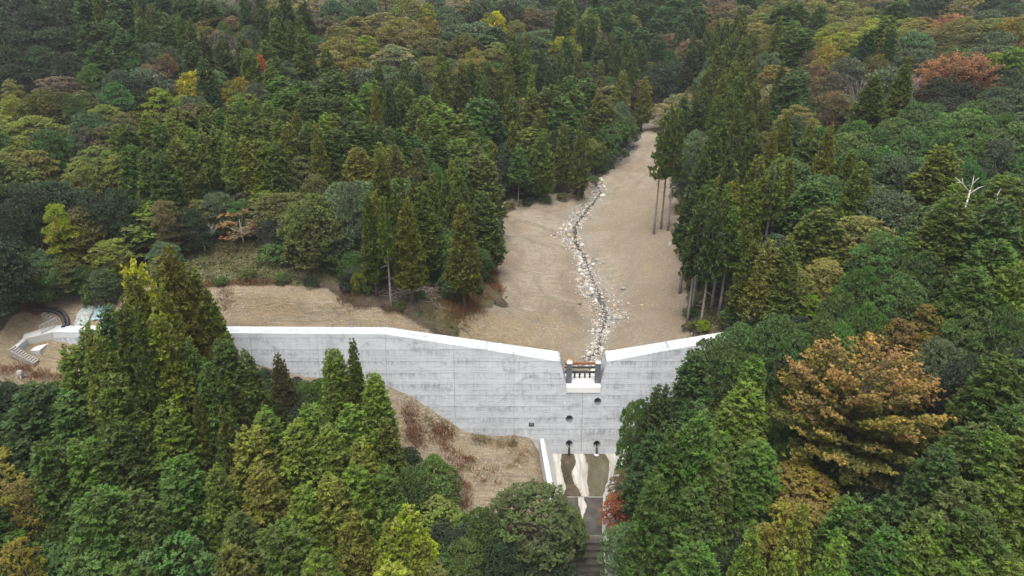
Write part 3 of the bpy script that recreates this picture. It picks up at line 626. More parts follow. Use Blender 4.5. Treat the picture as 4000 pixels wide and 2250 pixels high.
# ------------------------------------------------------------------ trees
TREE_COLOUR = {'br': (0.145, 0.118, 0.056), 'cd': (0.058, 0.078, 0.019), 'cg': (0.082, 0.114, 0.02), 'ck': (0.15, 0.165, 0.024), 'cl': (0.165, 0.195, 0.036), 'co': (0.1, 0.116, 0.02), 'eb': (0.098, 0.132, 0.066), 'ed': (0.046, 0.062, 0.031), 'eg': (0.094, 0.145, 0.042), 'el': (0.12, 0.16, 0.075), 'gk': (0.36, 0.36, 0.028), 'go': (0.165, 0.132, 0.03), 'hb': (0.106, 0.146, 0.021), 'hd': (0.048, 0.082, 0.02), 'hg': (0.066, 0.102, 0.019), 'ho': (0.098, 0.122, 0.02), 'hy': (0.14, 0.148, 0.024), 'lf': (0.062, 0.092, 0.026), 'ob': (0.112, 0.11, 0.036), 'ora': (0.125, 0.138, 0.03), 'ot': (0.175, 0.168, 0.048), 'pale': (0.2, 0.2, 0.1), 'pk': (0.21, 0.125, 0.055), 'pu': (0.112, 0.098, 0.066), 're': (0.27, 0.085, 0.036), 'ru': (0.15, 0.095, 0.045), 'sp': (0.2, 0.12, 0.06), 'wh': (0.3, 0.3, 0.3), 'ye': (0.22, 0.215, 0.026), 'yg': (0.18, 0.2, 0.024), 'yo': (0.142, 0.16, 0.034)}
TREE_TIP = {'br': (0.17, 0.1, 0.055), 'gk': (0.38, 0.33, 0.03), 'go': (0.23, 0.15, 0.035), 'hy': (0.18, 0.15, 0.03), 'ob': (0.12, 0.1, 0.03), 'ora': (0.29, 0.155, 0.06), 'ot': (0.18, 0.15, 0.05), 'pk': (0.37, 0.15, 0.095), 're': (0.4, 0.09, 0.04), 'ru': (0.22, 0.1, 0.05), 'sp': (0.28, 0.1, 0.05), 'ye': (0.46, 0.37, 0.03), 'yg': (0.23, 0.21, 0.035), 'yo': (0.17, 0.16, 0.05)}
COLOUR_WORD = {'br': 'brown', 'cd': 'dark green', 'cg': 'green', 'ck': 'bright olive', 'cl': 'light green', 'co': 'olive green', 'eb': 'grey green', 'ed': 'dark', 'eg': 'green', 'el': 'pale green', 'gk': 'yellow green', 'go': 'golden brown', 'hb': 'bright green', 'hd': 'deep green', 'hg': 'mid green', 'ho': 'olive', 'hy': 'yellowish olive', 'lf': 'dull green', 'ob': 'brownish olive', 'ora': 'orange', 'ot': 'tan olive', 'pale': 'pale straw coloured', 'pk': 'pinkish red', 'pu': 'purplish brown', 're': 'red', 'ru': 'rust brown', 'sp': 'sparse russet', 'wh': 'grey', 'ye': 'yellow topped', 'yg': 'yellow green', 'yo': 'yellowish olive'}
KIND_WORD = {'cedar': 'cedar', 'cypress': 'cypress', 'evergreen': 'round evergreen', 'deciduous': 'broadleaf tree', 'bush': 'shrub', 'bare': 'leafless tree', 'ginkgo': 'ginkgo', 'cherry': 'cherry tree', 'cedar_high': 'tall cedar', 'cedar_bare': 'thin cedar', 'cypress_high': 'bare stemmed cypress', 'sparse': 'thinly leaved tree', 'palm': 'palm'}
ORDINAL = ['', 'nearest', 'second', 'third', 'fourth', 'fifth', 'sixth', 'seventh', 'eighth', 'ninth', 'tenth', 'eleventh', 'twelfth', 'thirteenth', 'fourteenth', 'fifteenth', 'sixteenth', 'seventeenth', 'eighteenth', 'nineteenth', 'twentieth']
RELATION = ['left of', 'right of', 'behind', 'in front of']
LANDMARK = ['the dark mass at upper left', 'the pointed cedars at upper left', 'the dark evergreens at top centre', 'the pale tree above the right cedars', 'the tan ridge trees at upper right', 'the golden tree at lower left', 'the yellowish olive cypresses at lower left', 'the cypress slope at lower right', 'the bright green cypresses left of the basin', 'the dark cypresses at top right of centre', 'the pinkish red tree on the right hill', 'the big orange cherry', 'the yellow green ginkgo', 'the dam notch', 'the steps at left dam end', 'the red maple by the channel', 'the bleached dead snag', 'the pale trunks in the left plantation', 'the tall cedar trunks right of the basin', 'the head of the bare basin', 'the left edge of the bare basin', 'the scrubby clearing', 'the red vine on the left hill', 'the yellow topped tree on left hill', 'the small far clearing', 'the big yellowish olive tree on the left', 'the bare trunked cedar on the right', 'the small yellow crowned tree', 'the golden brown trees on the right', 'the left half of the dam face', 'the light green cedars at lower right', 'the bright yellow green tree at bottom', 'the grey bare trees on right hill']
# kind, colour, x, y, height, crown radius (m); then the label, or its words: which one, where, of what
TREES = [
('evergreen_far','ed',-133.0,196.8,12.0,5.0,3,0,0),('evergreen_far','ed',-123.0,188.9,12.0,4.9,1,0,0),('evergreen_far','ed',-121.7,198.9,12.0,5.9,1,2,0),('evergreen_far','ed',-117.0,172.2,12.0,4.9,2,0,0),
('evergreen_far','ed',-110.7,175.4,12.0,5.6,1,3,0),('evergreen_far','ed',-107.5,177.6,12.0,3.6,0,1,0),('evergreen_far','ed',-111.6,159.9,12.0,3.9,4,0,0),('evergreen_far','ed',-106.4,162.4,12.0,4.3,3,3,0),
('evergreen_far','ed',-100.1,160.5,12.0,3.9,2,3,0),('cypress_far','hd',-109.6,191.3,15.5,5.1,2,1,0),('cypress_far','hd',-107.8,196.0,15.5,5.7,4,0,1),('cypress_far','hd',-101.5,191.4,15.5,5.1,1,0,1),
('cypress_far','hd',-98.3,170.0,15.5,4.4,1,1,0),('cypress_far','hd',-95.1,172.1,15.5,4.6,2,3,1),('cypress_far','hd',-89.9,167.5,15.5,3.9,1,3,1),('cypress_far','hd',-90.4,157.4,15.5,3.9,0,3,0),
('cedar_far','cg',-92.0,181.1,17.0,2.2,2,3,1),('cedar_far','ob',-89.3,182.6,17.0,2.0,0,3,1),('cypress_far','hg',-87.7,183.6,15.5,3.7,0,1,1),('cypress_far','hg',-83.3,177.1,15.5,3.6,0,3,1),
('cedar_far','cg',-80.0,175.5,17.0,2.2,0,1,1),('cedar_far','cg',-77.5,175.9,17.0,2.2,0,2,23),('evergreen_far','eg',-88.6,166.9,12.0,2.9,0,3,1),('evergreen_far','eb',-86.9,171.4,12.0,4.0,3,0,23),
('evergreen_far','eb',-81.0,169.3,12.0,2.9,1,0,23),('cypress_far','hd',-81.6,197.8,15.5,3.9,6,1,1),('cypress_far','hd',-86.0,199.1,15.5,4.0,5,1,1),('cypress_far','hd',-88.2,195.7,15.5,3.1,3,1,1),
('evergreen_far','eb',-82.2,208.9,12.0,4.1,4,2,22),('deciduous_far','ru',-81.1,196.8,11.0,6.3,0,0,22),('deciduous_far','br',-76.1,198.9,11.0,4.4,0,2,22),('deciduous_far','ot',-79.7,189.1,11.0,3.6,2,2,23),
('evergreen_far','eg',-75.0,189.9,12.0,2.3,0,2,22),('deciduous_far','ot',-82.4,182.9,11.0,6.3,1,2,23),('deciduous_far','pu',-74.9,185.1,11.0,4.8,2,0,22),('deciduous_far','pu',-69.4,183.7,11.0,3.2,1,2,22),
('evergreen_far','eb',-68.1,188.7,12.0,2.8,1,2,22),('cedar_far','cd',-66.2,164.6,17.0,3.7,2,0,22),('cypress_far','hd',-73.2,164.2,15.5,3.1,0,2,23),('cypress_far','hd',-67.0,154.8,15.5,2.6,0,1,23),
('deciduous_far','br',-81.0,166.3,11.0,3.2,1,0,23),('deciduous_far','br',-82.3,160.9,11.0,2.5,2,0,23),('evergreen_far','eb',-80.3,154.9,12.0,5.3,2,0,23),('evergreen','eg',-91.1,153.7,12.0,3.2,1,3,0),
('evergreen','eb',-84.7,152.7,12.0,4.1,4,0,23),('evergreen','ed',-79.6,149.3,12.0,4.6,0,0,23),('evergreen','eg',-82.1,145.3,12.0,3.8,0,0,23),('deciduous_far','ye',-70.9,158.3,11.0,5.1,'broad yellow topped tree high on the left hill'),
('deciduous','yg',-74.8,147.3,11.0,4.3,0,0,23),('deciduous_far','eg',-66.6,160.1,11.0,2.8,0,1,23),('deciduous_far','go',-61.2,157.1,11.0,3.9,0,3,22),('evergreen_far','eb',-56.3,153.1,12.0,3.2,0,3,22),
('cypress_far','ho',-60.3,164.0,15.5,2.9,0,0,22),('cypress_far','hg',-58.2,169.5,15.5,3.7,0,1,22),('cedar_far','co',-58.6,180.4,17.0,3.8,0,2,22),('cedar_far','cd',-62.9,186.5,17.0,2.7,1,2,22),
('cedar_far','cg',-55.1,180.6,17.0,2.4,0,1,22),('cedar_far','co',-50.9,175.5,17.0,3.6,1,1,22),('deciduous_far','pu',-52.3,206.8,11.0,4.7,0,1,22),('deciduous_far','ot',-48.0,198.7,11.0,4.0,6,0,2),
('deciduous_far','ot',-45.5,180.2,11.0,4.8,1,1,22),('cedar_far','cd',-62.0,192.6,17.0,3.6,2,2,22),('deciduous_far','ot',-60.6,221.5,11.0,6.1,3,2,22),('evergreen_far','eb',-52.8,218.9,12.0,5.0,4,0,2),
('deciduous_far','pu',-71.5,205.3,11.0,2.4,2,2,22),('deciduous_far','eb',-54.2,171.7,11.0,2.5,0,1,22),('cypress_far','ho',-53.7,157.9,15.5,2.8,1,3,22),('evergreen_far','eb',-42.6,161.3,12.0,5.0,0,0,8),
('cypress','hg',-48.7,148.2,15.5,5.2,1,3,22),('cypress','hg',-43.6,146.6,15.5,5.1,3,3,22),('cypress','hg',-45.6,140.9,15.5,4.8,2,3,22),('deciduous','pu',-96.6,149.7,11.0,5.1,0,3,0),
('evergreen','ob',-92.3,138.5,12.0,5.5,0,3,0),('deciduous','ot',-103.4,145.4,11.0,2.4,2,3,0),('deciduous','yg',-98.3,136.8,11.0,2.9,0,3,0),('evergreen','eg',-86.7,137.2,12.0,2.3,2,3,0),
('bare','wh',-89.9,150.4,7.0,2.5,0,3,0),('evergreen','el',-79.9,130.1,12.0,3.9,0,2,25),('deciduous','br',-76.3,135.2,11.0,2.2,3,0,23),('cypress','ho',-54.0,131.6,15.5,3.2,3,2,17),
('cypress','ho',-52.1,133.3,15.5,3.2,6,2,17),('cypress','ho',-49.8,134.1,15.5,3.2,8,2,17),('cypress','ho',-46.7,133.0,15.5,3.2,4,1,17),('cypress','ho',-43.6,130.1,15.5,3.0,6,1,17),
('cypress','hg',-55.0,128.7,15.5,2.9,0,2,17),('cypress','ho',-56.2,126.6,15.5,2.7,1,2,17),('cypress','ho',-51.2,126.1,15.5,3.1,2,2,17),('cypress','ho',-48.4,126.5,15.5,3.1,1,1,17),
('cypress','ho',-45.3,125.7,15.5,3.1,2,1,17),('cypress','ho',-42.4,124.3,15.5,2.9,5,1,17),('cypress','hy',-40.3,123.4,15.5,2.9,3,1,17),('cypress_high','ho',-51.6,119.3,16.0,2.1,0,2,17),
('cypress_high','ho',-53.4,117.9,16.0,2.0,0,0,17),('cypress_high','hy',-48.6,116.7,16.0,2.0,0,1,17),('cypress','hy',-46.5,117.6,15.5,2.9,1,1,17),('cypress','hy',-43.5,117.5,15.5,3.1,2,1,17),
('cypress','ho',-40.7,116.7,15.5,2.7,3,1,17),('cypress','ho',-65.8,124.4,15.5,3.4,3,0,17),('cypress','hy',-61.5,124.3,15.5,3.0,2,0,17),('cypress','hg',-62.1,121.1,15.5,3.1,0,0,17),
('cypress','ho',-58.5,121.9,15.5,3.5,2,0,17),('cypress','ho',-55.9,119.4,15.5,2.9,1,0,17),('cypress','hy',-57.2,115.8,15.5,2.9,1,0,17),('evergreen','eg',-82.5,121.6,12.0,3.7,0,0,25),
('deciduous','yo',-86.8,120.8,11.0,3.4,3,0,25),('deciduous','yo',-85.8,115.8,11.0,3.3,4,0,25),('deciduous','yo',-82.4,115.4,11.0,3.3,2,0,25),('deciduous','yo',-73.0,118.6,11.0,4.4,2,2,25),
('deciduous','yo',-73.4,113.3,11.0,3.2,1,0,25),('deciduous','yo',-69.1,117.5,11.0,3.3,1,2,25),('deciduous','ob',-76.1,127.3,11.0,3.4,0,2,25),('deciduous','pu',-78.6,126.0,11.0,2.3,0,2,25),
('cypress','hg',-67.0,119.2,15.5,3.4,4,2,25),('cypress','hg',-63.0,111.8,15.5,2.9,2,2,25),('cypress','hg',-59.7,110.2,15.5,3.2,1,2,25),('cypress','hg',-57.1,109.3,15.5,3.2,3,2,25),
('evergreen','eb',-54.0,119.4,7.0,3.5,1,3,17),('cypress','hg',-40.9,139.1,15.5,4.3,4,0,8),('cypress','hg',-38.3,139.2,15.5,4.3,3,0,8),('cypress','hg',-35.5,141.3,15.5,4.0,1,0,8),
('cypress','hb',-34.5,130.9,15.5,4.5,4,0,8),('cypress','hg',-36.9,125.3,15.5,4.0,5,0,8),('cypress','hg',-32.2,123.5,15.5,3.9,6,3,8),('cedar','hy',-34.4,120.7,17.0,2.3,0,0,8),
('deciduous','ob',-38.1,121.2,11.0,3.3,2,1,17),('deciduous','ob',-39.9,118.1,11.0,2.6,1,1,17),('deciduous','ob',-34.2,115.7,11.0,2.5,0,2,27),('deciduous','yo',-42.5,114.8,8.0,3.8,0,2,21),
('deciduous','pu',-47.3,115.8,7.0,2.3,0,3,17),('deciduous_far','re',-59.1,166.8,13.0,2.2,'narrow red vine clad tree among dark conifers on left hill'),('evergreen_far','eb',-49.1,223.3,12.0,4.4,3,0,2),('evergreen_far','eb',-45.5,227.7,12.0,3.6,1,0,2),
('deciduous_far','yo',-40.5,237.1,11.0,4.7,0,0,2),('deciduous_far','yo',-32.5,230.8,11.0,5.9,0,2,2),('deciduous_far','yg',-26.4,228.7,11.0,3.2,0,2,2),('evergreen_far','eb',-24.5,235.0,12.0,4.2,0,2,2),
('evergreen_far','eb',-19.5,224.6,12.0,4.5,1,1,2),('deciduous_far','ot',-16.4,240.2,11.0,5.7,1,1,2),('evergreen_far','eb',-9.8,237.6,12.0,5.9,5,1,2),('evergreen_far','ed',-1.2,241.5,12.0,4.8,1,0,24),
('evergreen_far','eb',5.7,256.2,12.0,5.0,3,0,24),('deciduous_far','ot',-32.3,211.1,11.0,6.9,1,0,2),('deciduous_far','ot',-34.3,203.3,11.0,4.5,2,0,2),('deciduous_far','go',-25.1,214.9,11.0,4.3,0,1,2),
('deciduous_far','ot',-26.9,203.4,11.0,5.3,1,3,2),('deciduous_far','ot',-44.8,208.1,11.0,4.6,4,0,2),('deciduous_far','ot',-44.5,198.8,11.0,3.2,5,0,2),('deciduous_far','yg',-39.5,195.0,11.0,3.3,0,0,2),
('evergreen_far','eb',-47.5,212.6,12.0,3.2,2,0,2),('deciduous_far','pale',-31.4,190.8,11.0,5.4,0,3,2),('deciduous_far','go',-39.1,178.8,11.0,4.0,0,2,8),('evergreen_far','eb',-35.4,171.3,12.0,6.0,1,2,8),
('deciduous_far','ot',-21.8,186.2,11.0,4.0,2,3,2),('deciduous_far','ob',-21.2,197.9,11.0,5.0,0,3,2),('evergreen_far','eb',-17.9,214.0,12.0,3.4,2,1,2),('deciduous_far','ye',-5.7,228.4,11.0,4.1,'yellow tipped broadleaf tree at top centre beside dark evergreens'),
('evergreen_far','eb',-10.0,212.1,12.0,8.0,4,1,2),('evergreen_far','eb',-15.2,208.7,12.0,5.9,3,1,2),('evergreen_far','ed',-4.9,210.7,12.0,5.5,2,0,24),('deciduous_far','br',6.3,241.7,11.0,4.1,0,0,24),
('deciduous_far','pu',13.4,243.6,11.0,4.8,0,0,24),('evergreen_far','eb',19.8,264.5,12.0,3.7,1,2,24),('evergreen_far','ed',25.7,270.3,12.0,5.3,1,2,24),('evergreen_far','eb',8.6,231.1,7.0,6.9,1,0,24),
('deciduous_far','yg',20.2,226.9,11.0,2.5,0,1,24),('cypress_far','ho',24.5,230.0,15.5,4.0,0,1,24),('cypress_far','hg',32.0,258.0,15.5,5.2,1,1,24),('cypress_far','hg',38.6,271.8,15.5,5.4,3,1,24),
('cypress_far','yg',42.2,258.7,15.5,4.2,2,1,24),('cedar_far','cd',31.1,218.2,17.0,2.2,4,1,24),('cypress_far','hg',56.0,269.3,15.5,6.4,0,0,9),('cypress_far','hd',50.7,258.2,15.5,6.4,3,0,9),
('cypress_far','hd',43.6,245.8,15.5,6.0,5,0,9),('cypress_far','hd',51.2,275.8,15.5,6.4,4,0,9),('cypress_far','hd',61.2,276.6,15.5,6.4,4,2,9),('cypress_far','hd',40.2,258.3,15.5,5.5,4,1,24),
('cedar_far','co',3.7,195.6,17.0,2.2,1,0,24),('cedar_far','cg',0.4,187.8,17.0,3.2,0,0,24),('cedar_far','co',3.6,186.1,17.0,3.0,1,3,24),('cedar_far','cd',7.8,188.6,17.0,2.4,2,3,24),
('cedar_far','cd',9.7,182.6,17.0,2.7,3,3,24),('cypress_far','hg',15.6,205.0,15.5,3.1,1,3,24),('cedar_far','ob',18.3,195.7,17.0,2.7,1,3,24),('cedar_far','cg',13.5,187.6,17.0,2.6,0,3,24),
('cypress_far','hg',26.5,212.4,15.5,3.8,2,1,24),('cedar_far','cd',29.2,215.8,17.0,2.7,3,1,24),('cedar_far','cd',31.4,210.2,17.0,2.6,5,1,24),('cedar_far','cg',36.0,214.3,17.0,3.2,2,2,19),
('cedar_far','cg',31.8,201.7,17.0,3.0,1,2,19),('cedar_far','cg',-16.2,173.8,17.0,2.6,2,3,2),('cedar_far','co',-12.3,173.6,17.0,3.0,0,3,2),('deciduous_far','ot',-10.0,194.0,11.0,3.0,2,1,2),
('cedar_far','cg',-7.1,174.6,17.0,2.6,4,3,2),('cedar_far','co',-2.9,174.3,17.0,2.4,5,3,24),('cedar_far','cg',-6.7,170.2,17.0,2.4,0,1,8),('cedar_far','co',-0.6,172.5,17.0,2.2,4,3,24),
('cedar_far','hy',4.7,175.7,17.0,2.0,0,3,24),('cedar_far','cd',-21.9,164.4,17.0,2.6,2,1,8),('cedar_far','co',-17.5,159.7,17.0,2.4,1,1,8),('cedar','hy',-28.3,144.4,17.0,1.9,0,3,8),
('cedar_far','cd',-26.6,152.4,17.0,2.5,1,1,8),('cedar_far','co',0.1,164.9,17.0,3.3,6,3,24),('cedar_far','co',5.0,170.3,17.0,3.8,3,3,24),('cedar_far','co',6.6,161.2,17.0,3.4,4,0,19),
('cypress_far','hg',9.5,176.3,15.5,4.4,3,3,24),('cypress_far','hg',14.6,182.9,15.5,4.6,2,3,24),('cypress_far','hg',12.3,172.9,15.5,4.9,3,0,19),('cypress_far','hg',16.1,178.7,15.5,4.5,2,0,19),
('cypress_far','hb',-24.6,158.6,15.5,3.6,1,1,8),('cypress_far','hb',-19.5,154.8,15.5,4.2,3,1,8),('cypress','hb',-20.4,147.9,15.5,4.0,2,1,8),('cypress_far','hb',-15.7,154.2,15.5,4.8,5,1,8),
('cypress_far','hg',-8.0,162.6,15.5,4.6,1,1,8),('cypress_far','hd',-5.2,163.0,15.5,4.2,0,1,8),('cypress_far','hb',-11.8,153.1,15.5,4.4,6,1,8),('cypress','hb',-16.4,146.8,15.5,4.2,4,1,8),
('cypress_far','hg',-8.6,153.2,15.5,4.4,2,1,8),('cypress','hy',-18.7,142.6,15.5,2.6,0,1,8),('cypress','hg',-25.9,129.3,15.5,3.7,2,3,8),('cypress','hg',-21.8,130.1,15.5,3.4,3,3,8),
('cypress','hg',-18.2,129.1,15.5,4.1,5,3,8),('cypress','hg',-14.6,133.0,15.5,3.9,7,3,8),('cypress','ho',-11.0,137.5,15.5,4.0,4,2,20),('deciduous_far','yg',-6.0,154.8,11.0,3.0,0,2,20),
('cypress','ho',-7.6,139.7,15.5,3.9,2,2,20),('cedar_far','hy',0.4,154.1,17.0,3.3,0,2,20),('cypress_far','ho',3.7,155.4,15.5,4.5,6,2,20),('cedar_far','co',6.6,150.9,17.0,3.2,0,2,20),
('evergreen_far','ed',11.6,162.8,12.0,4.0,0,0,19),('cedar_far','co',15.4,153.4,17.0,2.4,2,0,19),('evergreen_far','ed',-1.1,153.6,12.0,3.2,0,2,20),('cypress_far','ho',5.2,152.5,13.0,3.5,3,2,20),
('cypress_high','hg',1.5,148.3,14.0,2.4,0,2,20),('cedar_far','hy',30.5,194.2,17.0,3.1,2,2,19),('deciduous_far','ob',38.5,210.5,11.0,3.7,0,2,19),('cypress_far','ho',23.4,178.6,15.5,4.8,0,0,19),
('evergreen_far','eb',28.9,187.0,12.0,3.3,0,0,19),('cedar_far','hy',22.0,179.1,17.0,2.9,0,0,19),('evergreen_far','eg',26.7,181.1,12.0,4.2,2,0,19),('cypress_far','hg',19.5,186.1,15.5,4.7,1,0,19),
('evergreen_far','eg',24.7,175.8,12.0,3.7,3,0,19),('evergreen_far','eg',31.4,187.7,9.0,3.2,1,0,19),('deciduous_far','br',53.9,251.2,11.0,7.1,2,0,9),('evergreen_far','ed',47.7,226.5,12.0,4.6,0,0,9),
('deciduous_far','ob',46.3,234.3,11.0,4.3,0,0,9),('evergreen_far','ed',50.5,220.2,12.0,4.5,0,3,9),('deciduous_far','pale',43.4,200.7,8.0,3.6,1,2,19),('deciduous_far','pale',48.5,204.0,9.0,4.2,2,2,19),
('cedar_bare','co',29.3,132.2,26.0,2.1,'first thin tall cedar at right basin edge with bare trunk'),('cedar_bare','co',31.0,134.0,26.0,2.2,'second thin tall cedar just right of the basin edge'),('cedar_bare','cg',31.9,131.8,25.0,2.0,0,3,19),('cedar','ob',-20.6,119.0,17.0,2.0,0,3,8),
('cypress','hy',-23.7,121.5,15.5,2.7,2,3,8),('cypress','hg',-29.3,128.0,15.5,4.1,4,3,8),('cypress','hb',-33.2,142.5,15.5,4.4,3,0,8),('cypress','hd',-30.9,130.8,15.5,3.8,0,3,8),
('evergreen','el',-29.5,124.7,12.0,3.5,0,3,8),('cedar','hy',-10.8,121.2,17.0,2.4,2,0,20),('evergreen','eg',-14.7,127.6,12.0,2.5,2,0,20),('cypress_far','hd',61.4,259.4,15.5,5.2,2,2,9),
('cypress_far','hd',66.8,266.9,15.5,5.3,3,2,9),('deciduous_far','ru',69.1,249.5,11.0,3.0,0,2,9),('deciduous_far','br',78.8,271.4,11.0,6.2,2,2,9),('deciduous_far','pu',64.8,257.9,11.0,4.1,0,2,9),
('cypress_far','hd',57.2,243.7,15.5,3.3,1,0,9),('deciduous_far','yo',84.3,251.0,11.0,6.0,3,1,9),('deciduous_far','ot',88.8,258.2,11.0,4.6,2,1,9),('deciduous_far','ot',81.3,225.8,11.0,3.6,2,2,3),
('deciduous_far','ot',74.7,217.3,11.0,3.7,1,2,3),('cypress_far','hg',88.5,239.1,15.5,6.4,6,0,4),('cypress_far','hg',93.1,240.1,15.5,5.7,2,0,4),('deciduous_far','ot',107.6,258.9,11.0,6.6,2,0,4),
('deciduous_far','ot',116.9,259.0,11.0,6.6,1,2,4),('deciduous_far','ot',104.5,239.4,11.0,6.2,1,0,4),('deciduous_far','ot',121.1,250.2,11.0,6.4,3,1,4),('deciduous_far','ot',110.2,229.9,11.0,5.7,2,1,4),
('cypress_far','hd',121.8,232.6,15.5,6.2,0,1,4),('evergreen_far','ed',126.4,252.4,12.0,5.5,1,1,4),('evergreen_far','ed',137.4,249.3,12.0,4.9,3,1,4),('evergreen_far','ed',142.0,247.3,12.0,4.9,3,2,10),
('deciduous_far','ot',152.6,245.0,11.0,9.0,2,2,10),('evergreen_far','eb',152.5,226.1,12.0,4.5,3,2,10),('deciduous_far','pk',131.4,219.9,11.0,5.5,0,2,10),('deciduous_far','go',125.1,223.6,11.0,5.1,0,1,4),
('deciduous_far','yo',120.3,222.2,11.0,5.3,0,1,4),('deciduous_far','ot',129.4,208.5,11.0,5.8,1,2,10),('deciduous_far','yo',134.1,204.2,11.0,5.3,0,2,10),('deciduous_far','go',135.6,197.9,11.0,4.0,1,2,10),
('deciduous_far','yg',92.8,212.0,11.0,4.7,3,3,4),('deciduous_far','go',97.3,211.7,11.0,2.8,0,3,4),('deciduous_far','yg',92.3,202.6,11.0,4.5,2,3,4),('deciduous_far','yg',84.1,197.6,11.0,4.4,4,3,4),
('deciduous_far','go',82.8,188.6,11.0,4.6,2,2,32),('cypress_far','hg',77.3,191.7,15.5,4.7,3,0,4),('cypress_far','hg',75.8,195.2,15.5,4.8,0,2,3),('cedar_far','hd',92.4,187.8,14.0,4.0,0,3,4),
('cypress_far','ho',96.5,185.0,15.5,3.5,2,1,4),('deciduous_far','ot',108.1,199.7,11.0,4.8,6,1,4),('deciduous_far','ob',110.8,194.4,11.0,4.9,0,0,10),('deciduous_far','ob',114.3,191.2,11.0,4.6,3,2,10),
('deciduous_far','ob',119.9,188.9,11.0,5.7,2,2,10),('evergreen_far','eb',124.2,185.2,12.0,4.8,1,2,10),('evergreen_far','eb',99.0,176.0,12.0,4.7,1,0,10),('evergreen_far','eg',108.1,174.1,12.0,4.2,0,2,10),
('deciduous_far','yg',113.9,169.9,11.0,4.2,0,1,10),('cypress_far','hb',109.3,156.4,15.5,4.3,0,1,10),('evergreen','eb',108.1,153.6,12.0,3.2,2,1,10),('cherry','pk',100.7,158.8,14.0,8.5,'wide pinkish red tree standing out on the right hill'),
('deciduous_far','pk',99.1,168.9,11.0,3.3,0,0,10),('evergreen_far','eb',82.4,174.8,12.0,4.5,0,2,32),('deciduous_far','go',77.7,180.3,11.0,3.0,1,2,32),('deciduous_far','br',77.6,186.6,11.0,2.3,0,2,32),
('deciduous_far','ob',89.7,176.3,11.0,3.6,0,1,32),('evergreen_far','eb',87.7,164.0,12.0,5.6,1,1,32),('cedar_far','co',60.9,217.0,17.0,2.9,2,1,9),('cedar_far','co',61.3,205.4,17.0,3.0,5,1,9),
('cedar_far','co',64.0,199.0,17.0,3.8,2,2,3),('cedar_far','co',63.8,205.7,17.0,3.5,6,1,9),('evergreen_far','el',59.3,212.7,12.0,2.6,1,3,9),('evergreen_far','eb',68.9,192.3,12.0,3.9,0,2,3),
('cedar_far','co',62.6,165.0,17.0,2.5,0,1,3),('cypress_far','hd',66.0,163.9,15.5,4.5,0,0,32),('cedar_far','co',58.9,174.4,17.0,3.0,1,0,3),('cedar_far','co',56.0,178.8,17.0,3.3,4,0,3),
('cedar_far','cd',56.5,216.3,17.0,3.7,1,3,9),('evergreen_far','el',56.7,204.6,12.0,3.6,2,3,9),('cedar_far','cd',54.0,215.0,17.0,3.7,2,3,9),('deciduous_far','pu',76.2,168.1,11.0,3.8,0,2,32),
('deciduous_far','br',72.7,167.0,11.0,2.6,1,0,32),('bare','wh',82.0,165.5,9.0,2.9,0,1,32),('deciduous_far','br',73.0,152.8,11.0,3.5,3,3,32),('bare','wh',88.9,158.1,11.0,3.9,0,0,10),
('deciduous_far','br',70.5,152.2,11.0,3.2,2,3,32),('cedar','co',71.9,139.9,18.0,4.2,0,1,32),('evergreen','ed',93.0,151.5,12.0,4.1,0,0,10),('evergreen','ed',94.6,146.9,12.0,4.0,1,3,10),
('evergreen','eb',97.8,141.2,12.0,3.8,1,3,10),('cedar_far','cd',44.2,164.1,17.0,2.1,3,1,19),('cedar_far','cg',46.3,156.0,17.0,2.6,4,3,3),('cedar_far','co',49.3,157.7,17.0,2.4,2,3,3),
('cedar_far','co',51.6,152.8,17.0,2.5,1,3,3),('cedar','cg',43.7,143.1,17.0,3.4,2,1,19),('cedar','co',46.4,141.3,17.0,2.7,4,3,3),('deciduous_far','pale',63.4,169.3,11.0,4.7,0,1,3),
('evergreen_far','eg',68.4,161.8,8.0,2.5,0,0,32),('deciduous_far','pale',47.5,190.9,11.0,2.4,2,1,19),('deciduous','ot',62.2,150.8,11.0,4.5,0,0,32),('evergreen','eb',57.9,142.2,12.0,3.9,0,3,32),
('deciduous','ot',61.8,141.6,11.0,2.3,0,3,32),('evergreen','eg',59.4,132.2,12.0,4.0,2,3,32),('cedar','hy',48.0,125.4,17.0,2.3,1,2,26),('deciduous','ot',52.0,140.6,11.0,2.4,0,2,26),
('evergreen','eg',66.8,132.7,12.0,4.2,1,3,32),('evergreen','eg',81.4,136.5,12.0,4.8,2,3,10),('evergreen','eg',89.6,133.7,12.0,4.2,1,3,10),('evergreen','eb',92.8,132.8,12.0,3.6,2,3,10),
('evergreen','eg',89.1,124.9,12.0,3.4,6,2,16),('evergreen','eg',77.7,120.7,12.0,4.3,2,2,16),('evergreen','eg',72.6,123.7,12.0,4.4,2,0,16),('evergreen','eg',79.7,116.4,12.0,3.8,1,2,16),
('evergreen','eb',69.6,110.2,12.0,2.4,1,0,16),('evergreen','eg',73.7,107.6,12.0,2.9,1,3,16),('evergreen','eb',81.4,113.8,12.0,3.1,1,1,16),('evergreen','eg',68.9,127.3,12.0,3.4,4,3,32),
('evergreen_far','el',41.2,151.6,12.0,3.2,0,1,19),('evergreen','eb',36.3,140.5,12.0,2.8,0,3,19),('cedar','cg',37.1,125.7,21.0,3.6,3,1,19),('cedar','cg',40.3,130.5,20.0,3.1,4,1,19),
('cedar','cd',33.6,117.7,20.0,3.3,3,0,26),('cedar','cd',36.8,113.2,21.0,3.1,1,0,26),('cedar_high','hy',40.2,109.9,20.0,2.8,0,0,26),('cedar_bare','hy',42.9,108.1,20.0,2.4,'thin olive cedar with long bare pale trunk on right slope'),
